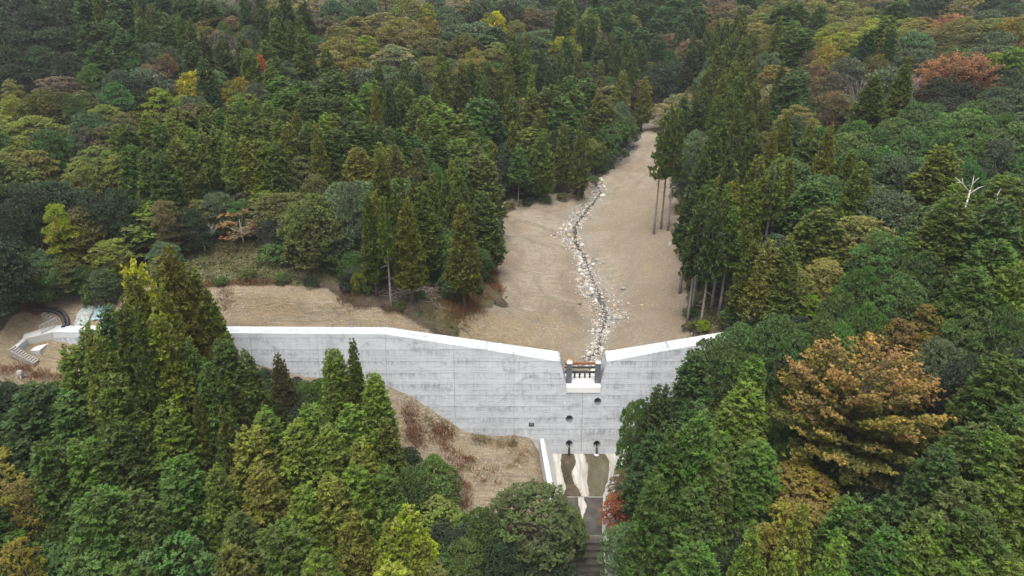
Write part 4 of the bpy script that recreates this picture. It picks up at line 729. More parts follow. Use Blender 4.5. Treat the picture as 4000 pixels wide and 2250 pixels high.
('cedar','co',46.5,112.3,17.0,2.3,0,2,26),('evergreen','ed',-75.1,101.3,12.0,3.4,4,0,25),('evergreen','ed',-73.5,95.5,12.0,2.8,0,0,12),('deciduous','yg',-68.6,97.8,13.0,2.2,0,0,25),
('deciduous','yg',-67.9,97.1,11.0,2.8,0,0,12),('deciduous','ob',-66.5,99.6,11.0,3.4,0,0,25),('evergreen','ed',-65.8,102.0,12.0,2.9,2,0,25),('evergreen','ed',-62.0,103.1,12.0,3.0,1,0,25),
('deciduous','yo',-60.2,107.0,8.5,7.2,'big spreading yellowish olive tree behind the left conifers'),('deciduous','ru',-55.0,102.8,11.0,2.2,0,1,25),('deciduous','ob',-53.5,109.8,7.5,2.8,0,1,25),('evergreen','eb',-50.5,111.7,8.0,3.1,2,3,17),
('evergreen','eg',-47.1,111.7,7.0,2.5,0,2,21),('bare','wh',-51.3,106.0,4.5,2.8,0,0,21),('sparse','sp',-45.7,108.7,6.5,4.0,'sparse russet tree at the edge of the scrubby clearing'),('evergreen','ob',-39.0,111.7,8.5,5.5,0,2,21),
('evergreen','ed',-34.8,108.2,7.5,4.6,0,1,21),('bush','eg',-38.9,103.5,3.2,2.5,0,1,21),('evergreen','ed',-52.1,105.0,8.0,2.4,0,1,25),('cedar','ck',-42.2,78.0,24.8,3.5,2,1,12),
('cedar','ck',-40.8,80.0,20.4,3.6,4,1,12),('cedar','ck',-46.5,76.0,21.3,3.2,1,3,12),('cedar','ck',-41.7,73.0,23.0,3.3,2,3,12),('cedar','cg',-44.7,70.0,22.4,3.3,1,3,12),
('cedar','ck',-39.4,67.0,24.4,3.7,3,3,12),('cypress','hd',-49.2,74.0,17.8,2.6,0,3,12),('cedar','ck',-39.5,80.0,17.7,2.7,0,3,21),('ginkgo','gk',-48.4,80.0,21.6,3.3,'feathery yellow green ginkgo among the conifers in front of dam'),
('cedar','cg',-40.8,66.0,24.9,2.7,2,3,12),('cypress','hb',-49.6,70.0,17.9,2.6,2,1,14),('cypress','ho',-44.6,64.0,23.0,2.8,0,1,14),('cypress','hb',-50.7,68.0,16.4,2.6,1,1,14),
('cypress','hg',-37.3,68.0,20.8,2.6,3,0,6),('cypress','hg',-35.9,74.0,16.6,2.9,2,2,6),('cypress','hg',-33.6,74.0,15.6,2.6,1,2,6),('cypress','hg',-34.5,66.0,20.5,2.6,1,0,6),
('cedar','ob',-31.0,78.0,12.5,1.9,'small thin brownish cedar against left part of dam face'),('cypress','hb',-23.3,77.0,15.9,2.6,'young bright green cypress before left dam face'),('cedar','co',-20.4,76.0,18.9,1.9,'slender olive cedar standing in front of left dam face'),('cypress','hb',-17.6,74.0,16.2,2.6,0,0,29),
('evergreen','el',-25.5,103.7,15.0,2.8,'tall pale green tree at the left stand edge'),('cedar','co',-20.8,94.8,17.0,1.9,1,2,27),('cedar_bare','co',-17.3,100.6,19.0,1.9,'thin cedar with pale straight trunk left of basin'),('cedar_bare','co',-18.4,93.3,18.0,1.6,0,2,27),
('cedar','hy',-15.3,94.2,17.0,2.6,0,1,27),('cedar','co',-14.2,103.7,17.0,3.6,0,1,27),('deciduous','ye',-16.8,103.3,8.0,2.6,'small yellow crowned tree beside a pale cedar trunk'),('evergreen','eg',-12.8,105.6,12.0,2.8,1,1,27),
('evergreen','eg',-10.4,104.3,10.0,2.9,1,0,20),('evergreen','eg',-8.4,102.2,8.0,2.7,2,3,20),('bush','eg',-12.9,104.3,3.2,2.4,0,1,27),('evergreen','eg',-8.9,97.5,5.0,2.7,2,1,27),
('cedar','co',-9.3,106.9,17.0,3.2,1,0,20),('cedar','hy',-7.4,95.7,17.0,2.8,1,0,20),('evergreen','ed',-4.8,125.2,7.0,3.2,'dark round tree at left edge of bare basin'),('cypress','hg',-5.1,115.0,15.5,3.5,0,0,20),
('palm','hg',-25.4,102.6,5.0,1.5,0,0,27),('palm','hg',-15.3,105.0,5.0,1.7,0,1,27),('bush','ed',-25.4,95.6,3.2,1.2,0,3,27),('evergreen','ed',-21.5,98.9,6.0,2.3,0,3,27),
('bush','yg',-23.6,95.4,3.2,1.2,0,3,27),('cedar_high','cg',29.8,99.9,22.0,2.9,1,2,18),('cedar_high','cd',29.3,107.4,20.0,2.7,2,2,18),('cedar_high','cg',31.9,97.4,21.0,2.4,2,2,18),
('cedar_high','cd',29.3,93.3,21.0,2.1,0,1,18),('cedar_high','cd',28.0,96.5,20.0,2.2,1,2,18),('cedar_high','cg',32.5,95.5,18.0,2.2,0,1,18),('cedar','hy',38.7,105.6,17.0,2.9,2,0,26),
('deciduous','ot',36.1,103.4,11.0,2.2,0,1,18),('cedar','co',34.7,91.0,14.0,2.9,'pointed olive cedar in front of the tall trunks right of basin'),('evergreen','ed',35.4,89.1,7.0,2.5,2,1,18),('sparse','sp',41.2,99.4,7.0,1.7,0,3,26),
('cypress','hy',35.9,88.8,15.5,2.6,0,1,18),('cypress','co',38.4,88.0,15.5,2.7,0,3,26),('deciduous','yo',40.8,91.2,9.0,4.3,0,3,26),('deciduous','ot',46.0,91.4,9.0,3.0,0,3,26),
('deciduous','yg',42.5,87.2,7.0,2.2,0,1,18),('evergreen','eb',59.6,102.2,12.0,5.3,3,0,16),('evergreen','eg',53.4,90.8,12.0,4.4,2,0,28),('evergreen','eg',55.9,85.7,12.0,3.5,0,2,28),
('evergreen','eg',47.6,84.5,12.0,3.0,4,0,28),('evergreen','eg',51.5,81.6,12.0,3.4,1,0,28),('evergreen','eg',44.0,81.5,12.0,2.9,5,0,28),('evergreen','eg',46.0,78.2,12.0,2.8,3,0,28),
('cypress','ho',59.2,87.5,18.0,4.8,2,3,16),('cypress','hd',63.2,83.9,18.0,4.4,0,3,16),('cypress','hg',61.0,80.0,15.5,3.8,2,1,28),('cypress','hb',60.7,75.2,15.5,3.0,0,1,28),
('cypress','hg',56.4,76.1,15.5,3.4,1,1,28),('evergreen','el',60.1,77.0,12.0,3.9,0,1,28),('evergreen','eg',55.8,73.9,12.0,3.1,0,3,28),('evergreen','eg',59.4,72.4,12.0,2.6,1,1,28),
('deciduous','go',57.0,79.1,10.0,2.3,1,3,28),('deciduous','go',53.6,78.0,10.0,3.4,2,3,28),('deciduous','go',49.5,76.5,10.0,3.3,0,0,28),('deciduous','ob',46.8,76.6,9.0,2.4,1,2,11),
('evergreen','eg',40.3,78.1,12.0,3.1,2,2,11),('evergreen','eg',35.5,80.3,12.0,3.2,2,0,11),('evergreen','eg',32.1,84.0,8.4,2.7,2,3,18),('evergreen','eg',27.4,80.0,13.7,3.1,1,1,13),
('evergreen','eg',36.8,76.8,12.0,2.8,1,0,11),('evergreen','eg',41.9,76.6,12.0,2.6,1,2,11),('deciduous','ob',39.6,75.2,11.0,3.1,2,2,11),('cypress','hb',29.8,72.0,16.7,2.8,1,0,11),
('cypress','hd',23.7,76.0,17.8,3.3,0,1,13),('cedar','yg',36.4,76.6,9.0,1.9,'small yellow green conifer left of the big orange cherry'),('cherry','ora',41.4,68.0,15.5,9.3,'big spreading orange cherry tree at lower right'),('evergreen','eb',50.9,69.9,12.0,3.5,0,3,28),
('evergreen','ed',52.5,66.0,12.0,3.3,0,1,11),('evergreen','ed',56.0,66.9,12.0,2.5,0,3,28),('cypress','hd',-51.9,62.5,15.5,4.4,0,2,5),('cypress','hg',-48.6,62.5,15.5,4.2,2,2,5),
('cypress','ho',-43.0,62.0,19.7,3.2,0,2,5),('cypress','hg',-42.7,61.1,15.5,3.6,3,1,5),('cypress','hb',-38.5,63.7,15.5,3.6,2,0,6),('cedar','co',-35.5,64.5,17.0,1.9,2,0,6),
('cedar','co',-32.4,63.5,17.0,2.3,1,0,6),('cypress','hy',-29.6,63.0,15.5,3.4,1,0,6),('cypress','hb',-28.9,66.1,15.5,3.5,1,0,6),('cypress','hb',-25.1,65.2,15.5,3.7,1,2,6),
('cypress','hb',-21.4,65.1,15.5,3.5,1,1,6),('cypress','hb',-24.2,68.1,15.5,3.1,2,2,6),('deciduous','go',-50.7,54.7,11.0,3.0,1,3,5),('deciduous','go',-47.9,48.8,11.0,2.2,2,3,5),
('cypress','hg',-40.6,51.9,15.5,3.7,2,1,5),('cypress','hg',-37.4,52.9,15.5,3.3,4,1,5),('cypress','hg',-35.4,57.4,15.5,3.4,2,0,6),('cypress','ho',-31.4,57.4,15.5,2.8,0,0,6),
('cypress','hy',-27.1,58.1,15.5,3.5,2,0,6),('cypress','hb',-22.4,57.2,15.5,3.2,0,3,6),('cypress','hy',-19.9,58.5,15.5,2.8,0,3,6),('deciduous','eg',-41.1,50.7,11.0,3.5,2,3,5),
('deciduous','eg',-36.1,52.0,11.0,4.1,0,1,5),('cypress','hg',-27.9,52.9,15.5,3.1,2,3,6),('cypress','hg',-23.8,52.4,15.5,3.9,1,3,6),('cypress','ho',-27.4,49.3,15.5,3.4,0,3,6),
('cypress','hb',-19.5,50.4,15.5,3.0,0,0,31),('cypress','hg',-47.7,56.2,15.5,3.1,1,2,5),('cypress','hg',-44.4,57.1,15.5,3.1,1,1,5),('cedar','co',-15.8,70.0,13.3,2.6,0,1,6),
('cypress','hb',-19.8,69.1,15.5,3.4,3,1,6),('cypress','hy',-17.5,64.2,15.5,2.7,0,1,6),('cypress','hb',-17.6,60.9,15.5,3.4,2,1,6),('cypress','hg',-14.5,62.0,14.6,2.6,0,0,31),
('evergreen','eg',-9.9,68.7,9.0,3.1,2,2,31),('evergreen','eg',-12.7,66.2,10.0,2.3,1,2,31),('cypress','yg',-11.4,57.0,15.5,2.7,1,3,31),('cypress','yg',-12.7,55.0,15.5,2.6,2,3,31),
('deciduous','gk',-10.9,58.7,10.0,2.2,'bright yellow green small tree at bottom left of channel'),('cypress','hy',-16.9,55.4,15.5,2.6,0,0,31),('evergreen','eg',-3.4,61.8,10.0,2.4,2,1,31),('evergreen','eg',-5.4,59.3,8.0,2.4,1,1,31),
('evergreen','eg',-8.6,60.0,6.0,3.3,0,3,31),('deciduous','ot',-9.5,56.7,8.0,2.2,0,3,31),('deciduous','lf',2.6,63.3,12.0,5.6,'olive green leafy tree at bottom beside the channel'),('deciduous','ho',7.1,66.1,8.0,2.4,0,0,15),
('evergreen','ed',-1.2,58.9,9.0,2.8,3,1,31),('evergreen','ed',4.4,59.1,9.0,3.1,0,3,15),('deciduous','br',14.9,69.2,9.0,2.2,0,2,15),('deciduous','re',14.0,66.9,8.0,2.2,'red maple leaning over the right channel wall'),
('evergreen','eg',16.5,74.0,16.5,2.5,0,2,15),('cypress','hd',18.7,72.0,18.7,2.9,2,2,15),('cypress','hd',17.0,66.0,17.4,3.5,1,2,15),('cypress','hg',18.4,62.0,21.3,3.3,1,1,15),
('evergreen','el',13.6,61.6,10.0,2.6,0,3,15),('cypress','hg',15.5,58.0,19.8,3.0,1,3,15),('cypress','hb',28.5,70.0,15.3,4.3,2,0,11),('cypress','hg',20.8,62.0,22.1,3.5,3,1,15),
('cypress','hg',23.1,61.3,15.5,3.4,1,0,30),('cypress','hg',20.1,58.9,15.5,3.9,2,1,15),('deciduous','go',33.7,62.2,8.0,4.7,0,2,30),('cedar','cl',28.8,51.9,17.0,2.5,1,3,30),
('cedar','cl',30.5,47.6,17.0,2.7,3,3,30),('cypress','hg',33.9,51.8,15.5,3.3,1,1,30),('cedar','cl',23.6,47.6,17.0,1.9,5,3,30),('cypress','hg',42.6,50.3,15.5,3.6,1,3,7),
('cypress','hd',42.7,54.3,15.5,3.3,0,0,7),('cypress','hg',45.9,55.8,15.5,4.0,1,2,7),('cypress','hb',47.8,54.4,15.5,3.0,1,1,7),('cypress','hg',50.4,57.1,15.5,2.8,0,1,7),
('cypress','hb',45.9,50.0,15.5,3.1,1,3,7),('cypress','hg',38.9,48.3,15.5,3.6,3,3,7),('cypress','hg',42.5,47.4,15.5,3.5,2,3,7),('cypress','hb',37.4,46.4,15.5,2.7,2,3,7),
('cypress','hg',42.5,44.8,15.5,2.7,4,3,7),('cypress','hb',39.9,43.6,15.5,2.9,3,3,7),('cypress','hb',42.7,42.7,15.5,2.6,4,3,7),('bare','wh',26.9,59.0,7.0,1.7,0,0,30),
('evergreen','ed',24.1,54.0,10.0,2.6,0,3,30),('cypress','hd',36.7,51.3,15.5,2.9,0,1,30),('cypress','hg',35.2,47.7,15.5,3.1,2,1,30),('bush','eg',-5.0,117.8,1.6,1.3,0,3,20),
('bush','ob',-3.9,112.1,1.3,1.1,0,3,20),('bush','ed',-6.0,103.4,1.5,1.2,0,3,20),('bush','ob',-0.6,146.4,1.6,1.4,0,2,20),('bush','ed',3.5,149.2,1.5,1.3,1,1,20),
('bush','eg',7.6,150.3,1.7,1.4,0,1,20),('bush','ob',11.9,153.0,1.6,1.4,0,1,20),('bush','ed',15.9,156.1,1.5,1.3,2,1,20),('bush','eg',20.4,166.0,1.7,1.4,2,3,19),
('bush','ob',25.1,173.4,1.6,1.4,2,3,19),('bush','eg',30.6,183.7,1.6,1.4,1,3,19),('bush','ob',35.9,138.5,1.7,1.3,0,2,18),('bush','ed',32.6,120.1,1.7,1.3,0,0,18),
('bush','eg',31.5,112.0,1.8,1.3,1,3,18),('bush','ob',31.4,107.1,1.4,1.2,1,3,18),('bush','eg',28.7,97.9,1.5,1.2,2,3,18),('bush','yg',29.3,93.0,1.4,1.3,0,3,18),
('bush','ob',27.5,94.0,1.2,0.9,2,3,18),('bush','ob',41.0,168.5,1.4,1.2,1,3,19),('bush','eg',-45.0,96.1,1.3,1.1,0,0,21),('bush','ob',-41.7,98.0,1.2,1.3,0,3,21),
('bush','eg',-36.1,97.8,1.3,1.3,0,3,21),('bush','ed',-31.5,97.4,1.3,1.1,0,1,21),('bush','eg',-22.9,95.3,1.3,1.1,1,3,27),('bush','ob',-17.1,93.2,1.0,0.8,0,3,27),
('bush','eg',-14.2,95.4,1.2,0.9,2,3,27),('evergreen','eb',60.2,108.9,9.8,5.0,0,1,26),('evergreen','el',-26.7,113.3,11.0,6.5,0,2,27),('evergreen','eg',-20.0,113.5,13.1,5.5,0,2,27),
('cypress','ho',73.3,90.2,17.0,3.7,2,1,16),('evergreen','eg',62.4,94.0,12.5,5.1,3,3,16),('cedar','co',35.1,96.6,14.4,2.4,0,1,18),('cypress','hd',-59.5,62.3,13.1,3.3,0,3,14),
('cedar','hy',51.4,128.8,18.0,2.9,2,3,32),('evergreen','eg',66.3,121.3,10.8,5.0,3,0,16),('deciduous','ot',49.5,102.2,10.0,4.6,1,1,26),('cedar','cg',45.2,127.7,16.5,3.1,0,2,26),
('cypress','hg',-36.5,47.4,12.5,3.2,0,3,5),('evergreen','eg',62.9,127.0,12.4,5.8,3,3,32),('cedar','ck',-44.1,83.9,17.0,2.8,3,1,12),('cedar','co',-21.2,108.1,18.6,2.6,2,2,27),
('cypress','hb',69.3,85.6,15.4,3.4,0,3,16),('evergreen','eg',85.9,110.6,9.8,4.6,3,1,16),('cedar','co',-14.0,113.5,14.8,3.0,4,0,20),('cedar','co',57.7,114.6,14.5,3.0,1,1,26),
('cypress','yg',-12.1,50.1,15.8,3.8,3,3,31),('deciduous','yo',-94.6,124.4,10.9,5.8,2,3,0),('cypress','ho',67.2,105.1,16.6,4.5,0,0,16),('evergreen','eg',50.1,120.1,12.8,6.0,0,2,26),
('cypress','hg',49.0,107.6,14.1,4.5,0,1,26),('evergreen','eg',88.4,118.8,11.9,5.4,2,1,16),('cedar','ob',-16.8,120.8,16.9,3.6,0,0,20),('evergreen','ob',-31.7,102.4,12.2,4.9,0,1,21),
('evergreen','ed',57.4,61.6,10.3,4.5,0,1,7),('evergreen','eg',70.7,115.7,10.2,6.3,1,0,16),('cypress','ho',71.2,95.4,14.6,3.7,1,1,16),('evergreen','eg',78.5,126.5,12.2,4.7,4,2,16),
('cedar','co',-34.2,70.2,14.8,3.0,0,2,6),('evergreen','eg',78.6,104.1,9.9,4.6,1,1,16),('deciduous','ot',-98.9,129.7,11.1,6.0,3,3,0),('cypress','hb',50.1,49.3,15.0,3.3,3,1,7),
('cypress','hg',-10.4,126.6,15.4,4.0,0,2,20),('evergreen','ed',-83.1,101.9,10.9,6.1,5,0,25),('evergreen','eb',97.9,127.2,11.1,6.1,6,1,10),('deciduous','yo',-85.2,110.0,11.6,6.3,5,0,25),
('evergreen','ed',-75.0,106.8,10.0,5.0,3,0,25),('cedar','cl',26.3,47.7,16.4,2.5,4,3,30),('evergreen','eg',53.1,112.0,12.4,4.8,1,1,26),('cedar','hy',55.6,127.9,15.0,2.7,1,3,32),
('evergreen','eb',77.6,96.4,12.5,4.9,2,1,16),('evergreen','eg',83.7,123.0,13.0,4.5,3,2,16),('cypress','hg',18.7,51.3,16.6,3.4,2,3,15),('cypress','hy',-22.2,125.3,13.9,3.8,1,3,8),
('cypress','ho',67.6,99.5,12.6,4.0,1,3,16),('deciduous','go',31.2,55.9,11.5,4.3,0,3,30),('cypress','hy',-67.3,129.9,13.6,3.7,3,0,17),('cypress','hg',54.2,124.0,13.9,3.3,0,2,26),
('cedar','co',-14.1,117.2,14.6,2.9,5,0,20),('evergreen','ed',-73.3,88.0,12.8,4.9,0,2,14),('deciduous','go',-56.4,57.5,10.1,4.3,0,0,5),('deciduous','yo',-90.2,129.4,11.0,5.5,1,3,0),
('cypress','hd',23.2,71.6,13.8,3.8,3,2,15),('evergreen','eg',-91.9,118.4,12.7,5.0,3,3,0),('cypress','ho',-62.0,129.0,14.9,4.5,5,2,17),('cypress','hg',24.7,66.4,12.6,3.5,2,0,30),
('cedar','hy',36.5,109.6,16.9,2.9,3,0,26),('cypress','hb',51.5,53.2,16.7,3.4,2,1,7),('cedar','co',-11.0,110.5,17.8,2.9,3,0,20),('cypress','hb',55.2,57.1,13.3,3.5,4,1,7),
('deciduous','ot',53.5,97.8,11.5,5.2,2,1,26),('cedar','co',-9.6,116.8,17.7,3.0,2,0,20),('cedar','cd',44.3,122.9,17.1,3.1,0,2,26),('cedar','hy',43.2,112.8,14.6,2.9,1,0,26),
('cypress','hg',66.5,91.0,12.9,3.3,0,3,16),('cedar','co',-15.8,108.9,17.1,3.0,3,2,27),('cypress','hg',-52.1,50.5,13.5,3.9,0,0,5),('cypress','co',46.6,97.6,13.7,4.3,0,1,26),
('evergreen','eb',65.0,112.7,12.8,5.0,2,0,16),('cypress','ho',-6.1,129.6,16.7,4.3,1,2,20),('cypress','hy',-27.6,120.8,14.1,3.4,3,3,8),('cypress','hg',44.4,117.0,13.5,4.0,0,0,26),
('cypress','hg',51.7,61.3,16.9,3.7,2,2,7),('cedar','ck',-47.4,83.8,16.0,2.4,1,1,12),('evergreen','eg',84.9,129.3,12.0,6.1,5,2,16),('cedar','hy',38.3,117.5,17.3,3.5,4,0,26),
('cedar','hy',54.5,117.4,18.3,2.7,3,2,26),('cedar','hy',-40.0,128.0,16.3,2.7,0,1,17),('cedar','co',54.9,105.0,16.7,3.3,2,1,26),('evergreen','eg',61.3,117.7,12.9,4.5,2,1,26),
('cedar','cd',41.1,125.8,17.8,2.8,2,0,26),('cedar','cl',23.7,50.7,17.9,2.8,2,3,30),('cypress','hg',27.9,62.1,14.5,3.5,0,2,30),('cypress','ho',-70.4,122.5,13.6,3.3,0,2,25),
('evergreen','ed',60.8,66.9,10.0,4.7,0,1,28),('cedar','hy',-21.6,103.0,14.1,2.6,0,2,27),('deciduous_far','yg',102.2,206.2,11.4,5.6,2,1,4),('deciduous_far','pu',-76.1,222.3,10.1,4.2,3,2,22),
('cypress_far','hg',49.5,305.0,14.1,4.2,7,1,24),('cypress_far','hg',80.3,208.5,15.1,4.5,5,0,4),('cedar_far','cd',-67.7,199.9,15.5,3.0,3,2,22),('cedar_far','cg',35.4,221.6,18.6,3.2,0,1,24),
('cedar_far','cg',-104.3,185.9,17.6,2.6,0,1,0),('cypress_far','hd',-89.5,204.3,14.5,3.4,4,1,1),('evergreen_far','eb',6.7,271.2,13.0,5.5,4,2,24),('evergreen','eb',109.6,143.9,12.9,5.6,5,1,10),
('cypress_far','hd',-123.1,208.6,14.3,3.7,1,2,0),('deciduous_far','yg',97.4,219.5,11.0,5.2,1,3,4),('cedar_far','co',52.1,188.6,16.0,2.7,6,0,3),('deciduous_far','ot',74.6,257.5,9.9,5.1,0,2,9),
('evergreen_far','eb',163.1,232.0,10.6,5.4,4,2,10),('evergreen_far','eb',-104.0,222.6,12.9,6.0,0,2,1),('cedar_far','co',-45.1,173.8,14.3,3.3,3,1,22),('cypress_far','hd',34.8,234.3,14.6,4.7,3,1,24),
('evergreen_far','ed',-142.7,221.6,12.1,6.0,2,2,0),('deciduous_far','ot',-10.1,186.1,11.8,5.9,3,3,2),('deciduous_far','yo',72.1,241.2,11.4,5.2,1,1,9),('cedar_far','co',69.7,222.4,14.6,3.5,7,1,9),
('deciduous_far','yg',107.6,216.8,11.9,4.3,1,1,4),('cypress_far','hd',31.6,282.2,15.6,4.7,0,2,24),('evergreen_far','ed',-135.5,186.9,12.5,6.1,6,0,0),('evergreen_far','ed',5.7,203.1,9.8,6.6,0,3,24),
('evergreen','eb',83.9,151.9,10.0,4.8,2,1,32),('evergreen_far','ed',149.4,259.4,12.3,4.7,5,1,4),('evergreen_far','eb',145.4,223.6,10.8,5.1,2,2,10),('cedar_far','cd',-72.1,169.4,16.3,2.9,0,2,23),
('evergreen_far','eb',-61.7,212.1,10.5,4.8,3,2,22),('cypress_far','hd',26.5,244.6,15.5,3.3,1,1,24),('cedar_far','co',74.0,202.4,18.0,2.9,4,2,3),('cypress_far','hd',-102.3,209.7,12.5,4.8,2,2,1),
('deciduous_far','go',143.9,210.6,9.4,5.9,2,2,10),('cedar_far','cg',-6.4,180.3,15.2,2.9,0,1,2),('cedar_far','ob',25.0,201.0,13.9,2.5,2,3,24),('cedar_far','co',11.7,156.1,17.0,2.5,3,0,19),
('deciduous_far','ot',-71.0,216.4,9.5,5.4,1,2,22),('cedar_far','cg',53.9,165.3,17.5,3.1,1,3,3),('cypress_far','ho',100.0,194.8,15.6,4.5,1,1,4),('deciduous_far','ot',114.7,244.2,9.4,4.5,1,1,4),
('deciduous_far','ot',79.1,235.7,10.4,6.1,1,1,9),('deciduous_far','ot',103.7,224.5,9.9,5.0,0,3,4),('cedar','co',81.1,146.4,18.6,2.9,0,0,10),('cedar_far','co',68.6,217.1,17.9,3.3,8,1,9),
('evergreen_far','ed',41.7,217.4,11.6,5.1,0,2,19),('evergreen','ed',-106.5,151.9,11.2,4.6,4,3,0),('deciduous_far','ot',109.9,266.9,9.3,4.7,3,0,4),('deciduous_far','ot',135.8,264.4,11.8,5.4,5,1,4),
('cypress','hb',-31.5,151.0,15.3,3.5,2,0,8),('deciduous_far','br',74.1,175.0,11.5,4.4,2,0,32),('evergreen_far','ed',151.8,233.9,12.6,4.8,2,2,10),('deciduous_far','ot',115.8,209.3,11.6,5.1,7,1,4),
('deciduous_far','br',85.5,282.8,11.3,5.9,4,2,9),('cedar_far','cd',43.4,175.9,15.1,3.1,1,1,19),('cypress_far','hd',62.6,286.9,16.5,3.9,6,2,9),('cedar_far','co',69.3,209.0,15.5,3.0,10,1,9),
('cedar_far','cd',-62.8,204.4,17.0,3.4,6,2,22),('deciduous_far','ot',-38.9,218.5,9.8,6.1,3,0,2),('deciduous_far','ob',116.1,200.7,10.4,5.3,5,2,10),('evergreen_far','eb',28.7,295.4,12.2,5.9,3,2,24),
('cypress_far','hd',-134.8,205.2,14.4,3.2,2,2,0),('cedar_far','cd',-57.0,201.9,16.0,3.4,7,2,22),('cypress_far','hd',72.6,294.8,12.8,4.1,5,2,9),('cypress_far','hd',46.2,287.2,16.0,3.7,5,1,24),
('cedar_far','cg',-18.1,179.9,15.0,2.6,1,3,2),('deciduous_far','yo',92.1,268.5,9.6,4.3,4,1,9),('deciduous_far','ob',109.4,180.9,10.3,4.3,1,2,10),('cedar_far','cd',-71.4,209.9,15.1,2.9,5,2,22),
('cypress_far','ho',17.4,237.3,17.0,4.5,0,2,24),('deciduous_far','br',59.2,235.3,10.4,5.8,1,0,9),('cypress_far','hd',-98.0,181.7,15.1,4.6,3,0,1),('cypress','ho',-60.0,135.3,13.3,3.8,4,2,17),
('cedar_far','cd',42.3,158.9,17.7,3.6,2,1,19),('deciduous_far','ot',-4.2,199.7,11.2,4.3,0,0,24),('cypress','hg',-24.7,136.4,12.4,4.2,1,3,8),('deciduous_far','ot',97.9,272.1,12.1,4.4,6,0,4),
('cedar_far','ob',22.1,192.3,16.2,3.5,3,3,24),('cedar_far','cd',20.9,221.2,16.3,2.7,1,1,24),('cypress_far','hg',56.8,290.7,14.4,4.6,0,2,9),('cypress_far','hd',100.1,288.4,14.4,3.8,0,0,4),
('evergreen_far','eb',4.2,216.1,10.4,5.6,2,0,24),('evergreen_far','ed',132.0,232.6,10.0,5.1,1,2,10),('deciduous_far','ot',-45.6,189.3,11.4,5.4,2,1,22),('cedar_far','co',61.2,184.8,16.7,2.4,1,2,3),
('evergreen_far','ed',130.9,241.6,11.7,5.5,2,1,4),('cypress_far','hd',70.4,302.4,16.4,4.1,8,2,9),('cypress_far','hg',15.0,271.2,13.0,3.8,1,2,24),('cedar_far','co',56.8,196.5,18.7,3.6,0,3,9),
('cedar_far','cg',47.7,174.0,15.4,2.8,1,1,19),('deciduous_far','ot',141.6,201.8,11.4,4.7,0,1,10),('deciduous_far','ot',126.5,264.2,11.5,4.2,4,1,4),('deciduous_far','ot',97.7,262.4,11.5,4.8,5,0,4),
('cedar','cg',46.2,133.4,18.0,3.5,5,3,3),('deciduous_far','go',67.8,181.6,11.2,6.0,0,1,3),('evergreen_far','ed',-127.9,180.5,10.0,6.0,5,0,0),('cedar_far','co',60.3,189.3,14.3,2.6,2,0,3),
('deciduous_far','pu',-68.5,175.9,10.2,5.8,1,0,22),('deciduous_far','ob',124.4,198.0,11.4,4.3,4,2,10),('evergreen_far','eb',-25.7,175.4,11.2,4.9,2,2,8),('evergreen','eg',74.6,133.3,11.1,4.7,0,1,32),
('cedar_far','co',59.6,221.5,18.1,2.5,1,1,9),('cedar_far','cg',-93.0,188.9,15.1,2.6,1,3,1),('evergreen_far','eb',-9.1,247.9,12.9,5.7,6,1,2),('cedar_far','cd',-30.6,162.1,16.8,2.5,0,2,8),
('cedar_far','cg',-10.4,178.3,15.2,2.8,3,3,2),('deciduous_far','ob',130.4,179.0,10.1,5.8,0,1,10),('cedar_far','co',-16.9,169.3,17.8,3.2,2,1,8),('deciduous_far','pu',25.6,237.3,9.1,5.0,0,1,24),
('cypress_far','hd',-97.0,205.9,12.6,3.5,1,1,1),('cypress_far','hg',94.5,226.0,16.7,3.5,1,0,4),('cypress','ho',-54.0,138.8,14.2,4.1,7,2,17),('cedar_far','cg',55.4,160.6,15.6,2.9,2,3,3),
('deciduous_far','ot',124.8,272.7,8.9,4.5,2,2,4),('evergreen_far','ed',38.1,296.1,9.8,5.8,1,1,24),('cypress_far','hg',48.8,296.8,13.4,3.9,6,1,24),('cedar','hy',52.6,133.6,14.0,2.7,2,2,26),
('cypress_far','hb',-31.1,156.5,14.8,3.5,1,0,8),('deciduous_far','ot',113.4,274.3,10.6,5.7,4,0,4),('evergreen_far','eb',118.2,177.5,10.9,5.5,1,1,10),('cedar_far','co',64.0,226.4,16.3,3.3,3,1,9),
('cedar_far','co',71.1,228.4,18.3,3.5,9,1,9),('cypress_far','yg',26.7,252.9,13.9,4.2,1,1,24),('deciduous_far','pu',-81.5,227.7,9.1,4.5,4,2,22),('cedar_far','cd',14.6,223.9,17.7,2.8,0,2,24),
('cedar_far','co',-54.3,187.2,16.1,2.9,2,1,22),('cypress_far','hd',56.1,301.6,16.7,4.4,9,2,9),('evergreen_far','ed',160.7,241.2,12.0,5.3,4,2,10),('deciduous_far','br',74.2,160.9,8.9,4.7,1,3,32),
('evergreen','eb',103.9,138.1,11.0,4.5,4,1,10),('cypress','ho',-8.7,146.2,15.4,4.2,5,2,20),('cypress_far','hg',44.6,279.5,15.0,3.7,5,1,24),('cedar_far','co',50.3,168.2,18.6,2.8,5,0,3),
('deciduous','yg',-68.2,138.9,9.2,4.5,0,2,17),('deciduous_far','yg',15.6,217.6,10.8,5.4,0,3,24),('cypress_far','hd',48.7,240.3,16.8,3.8,2,0,9),('deciduous_far','br',72.2,278.6,9.7,6.4,1,2,9),
('evergreen_far','eb',104.3,186.8,12.8,5.1,2,0,10),('deciduous_far','ot',-69.7,227.2,9.7,5.2,2,2,22),('cypress_far','hg',-38.7,153.5,16.1,4.6,2,0,8),('cedar_far','hy',38.1,202.2,16.0,2.9,1,2,19),
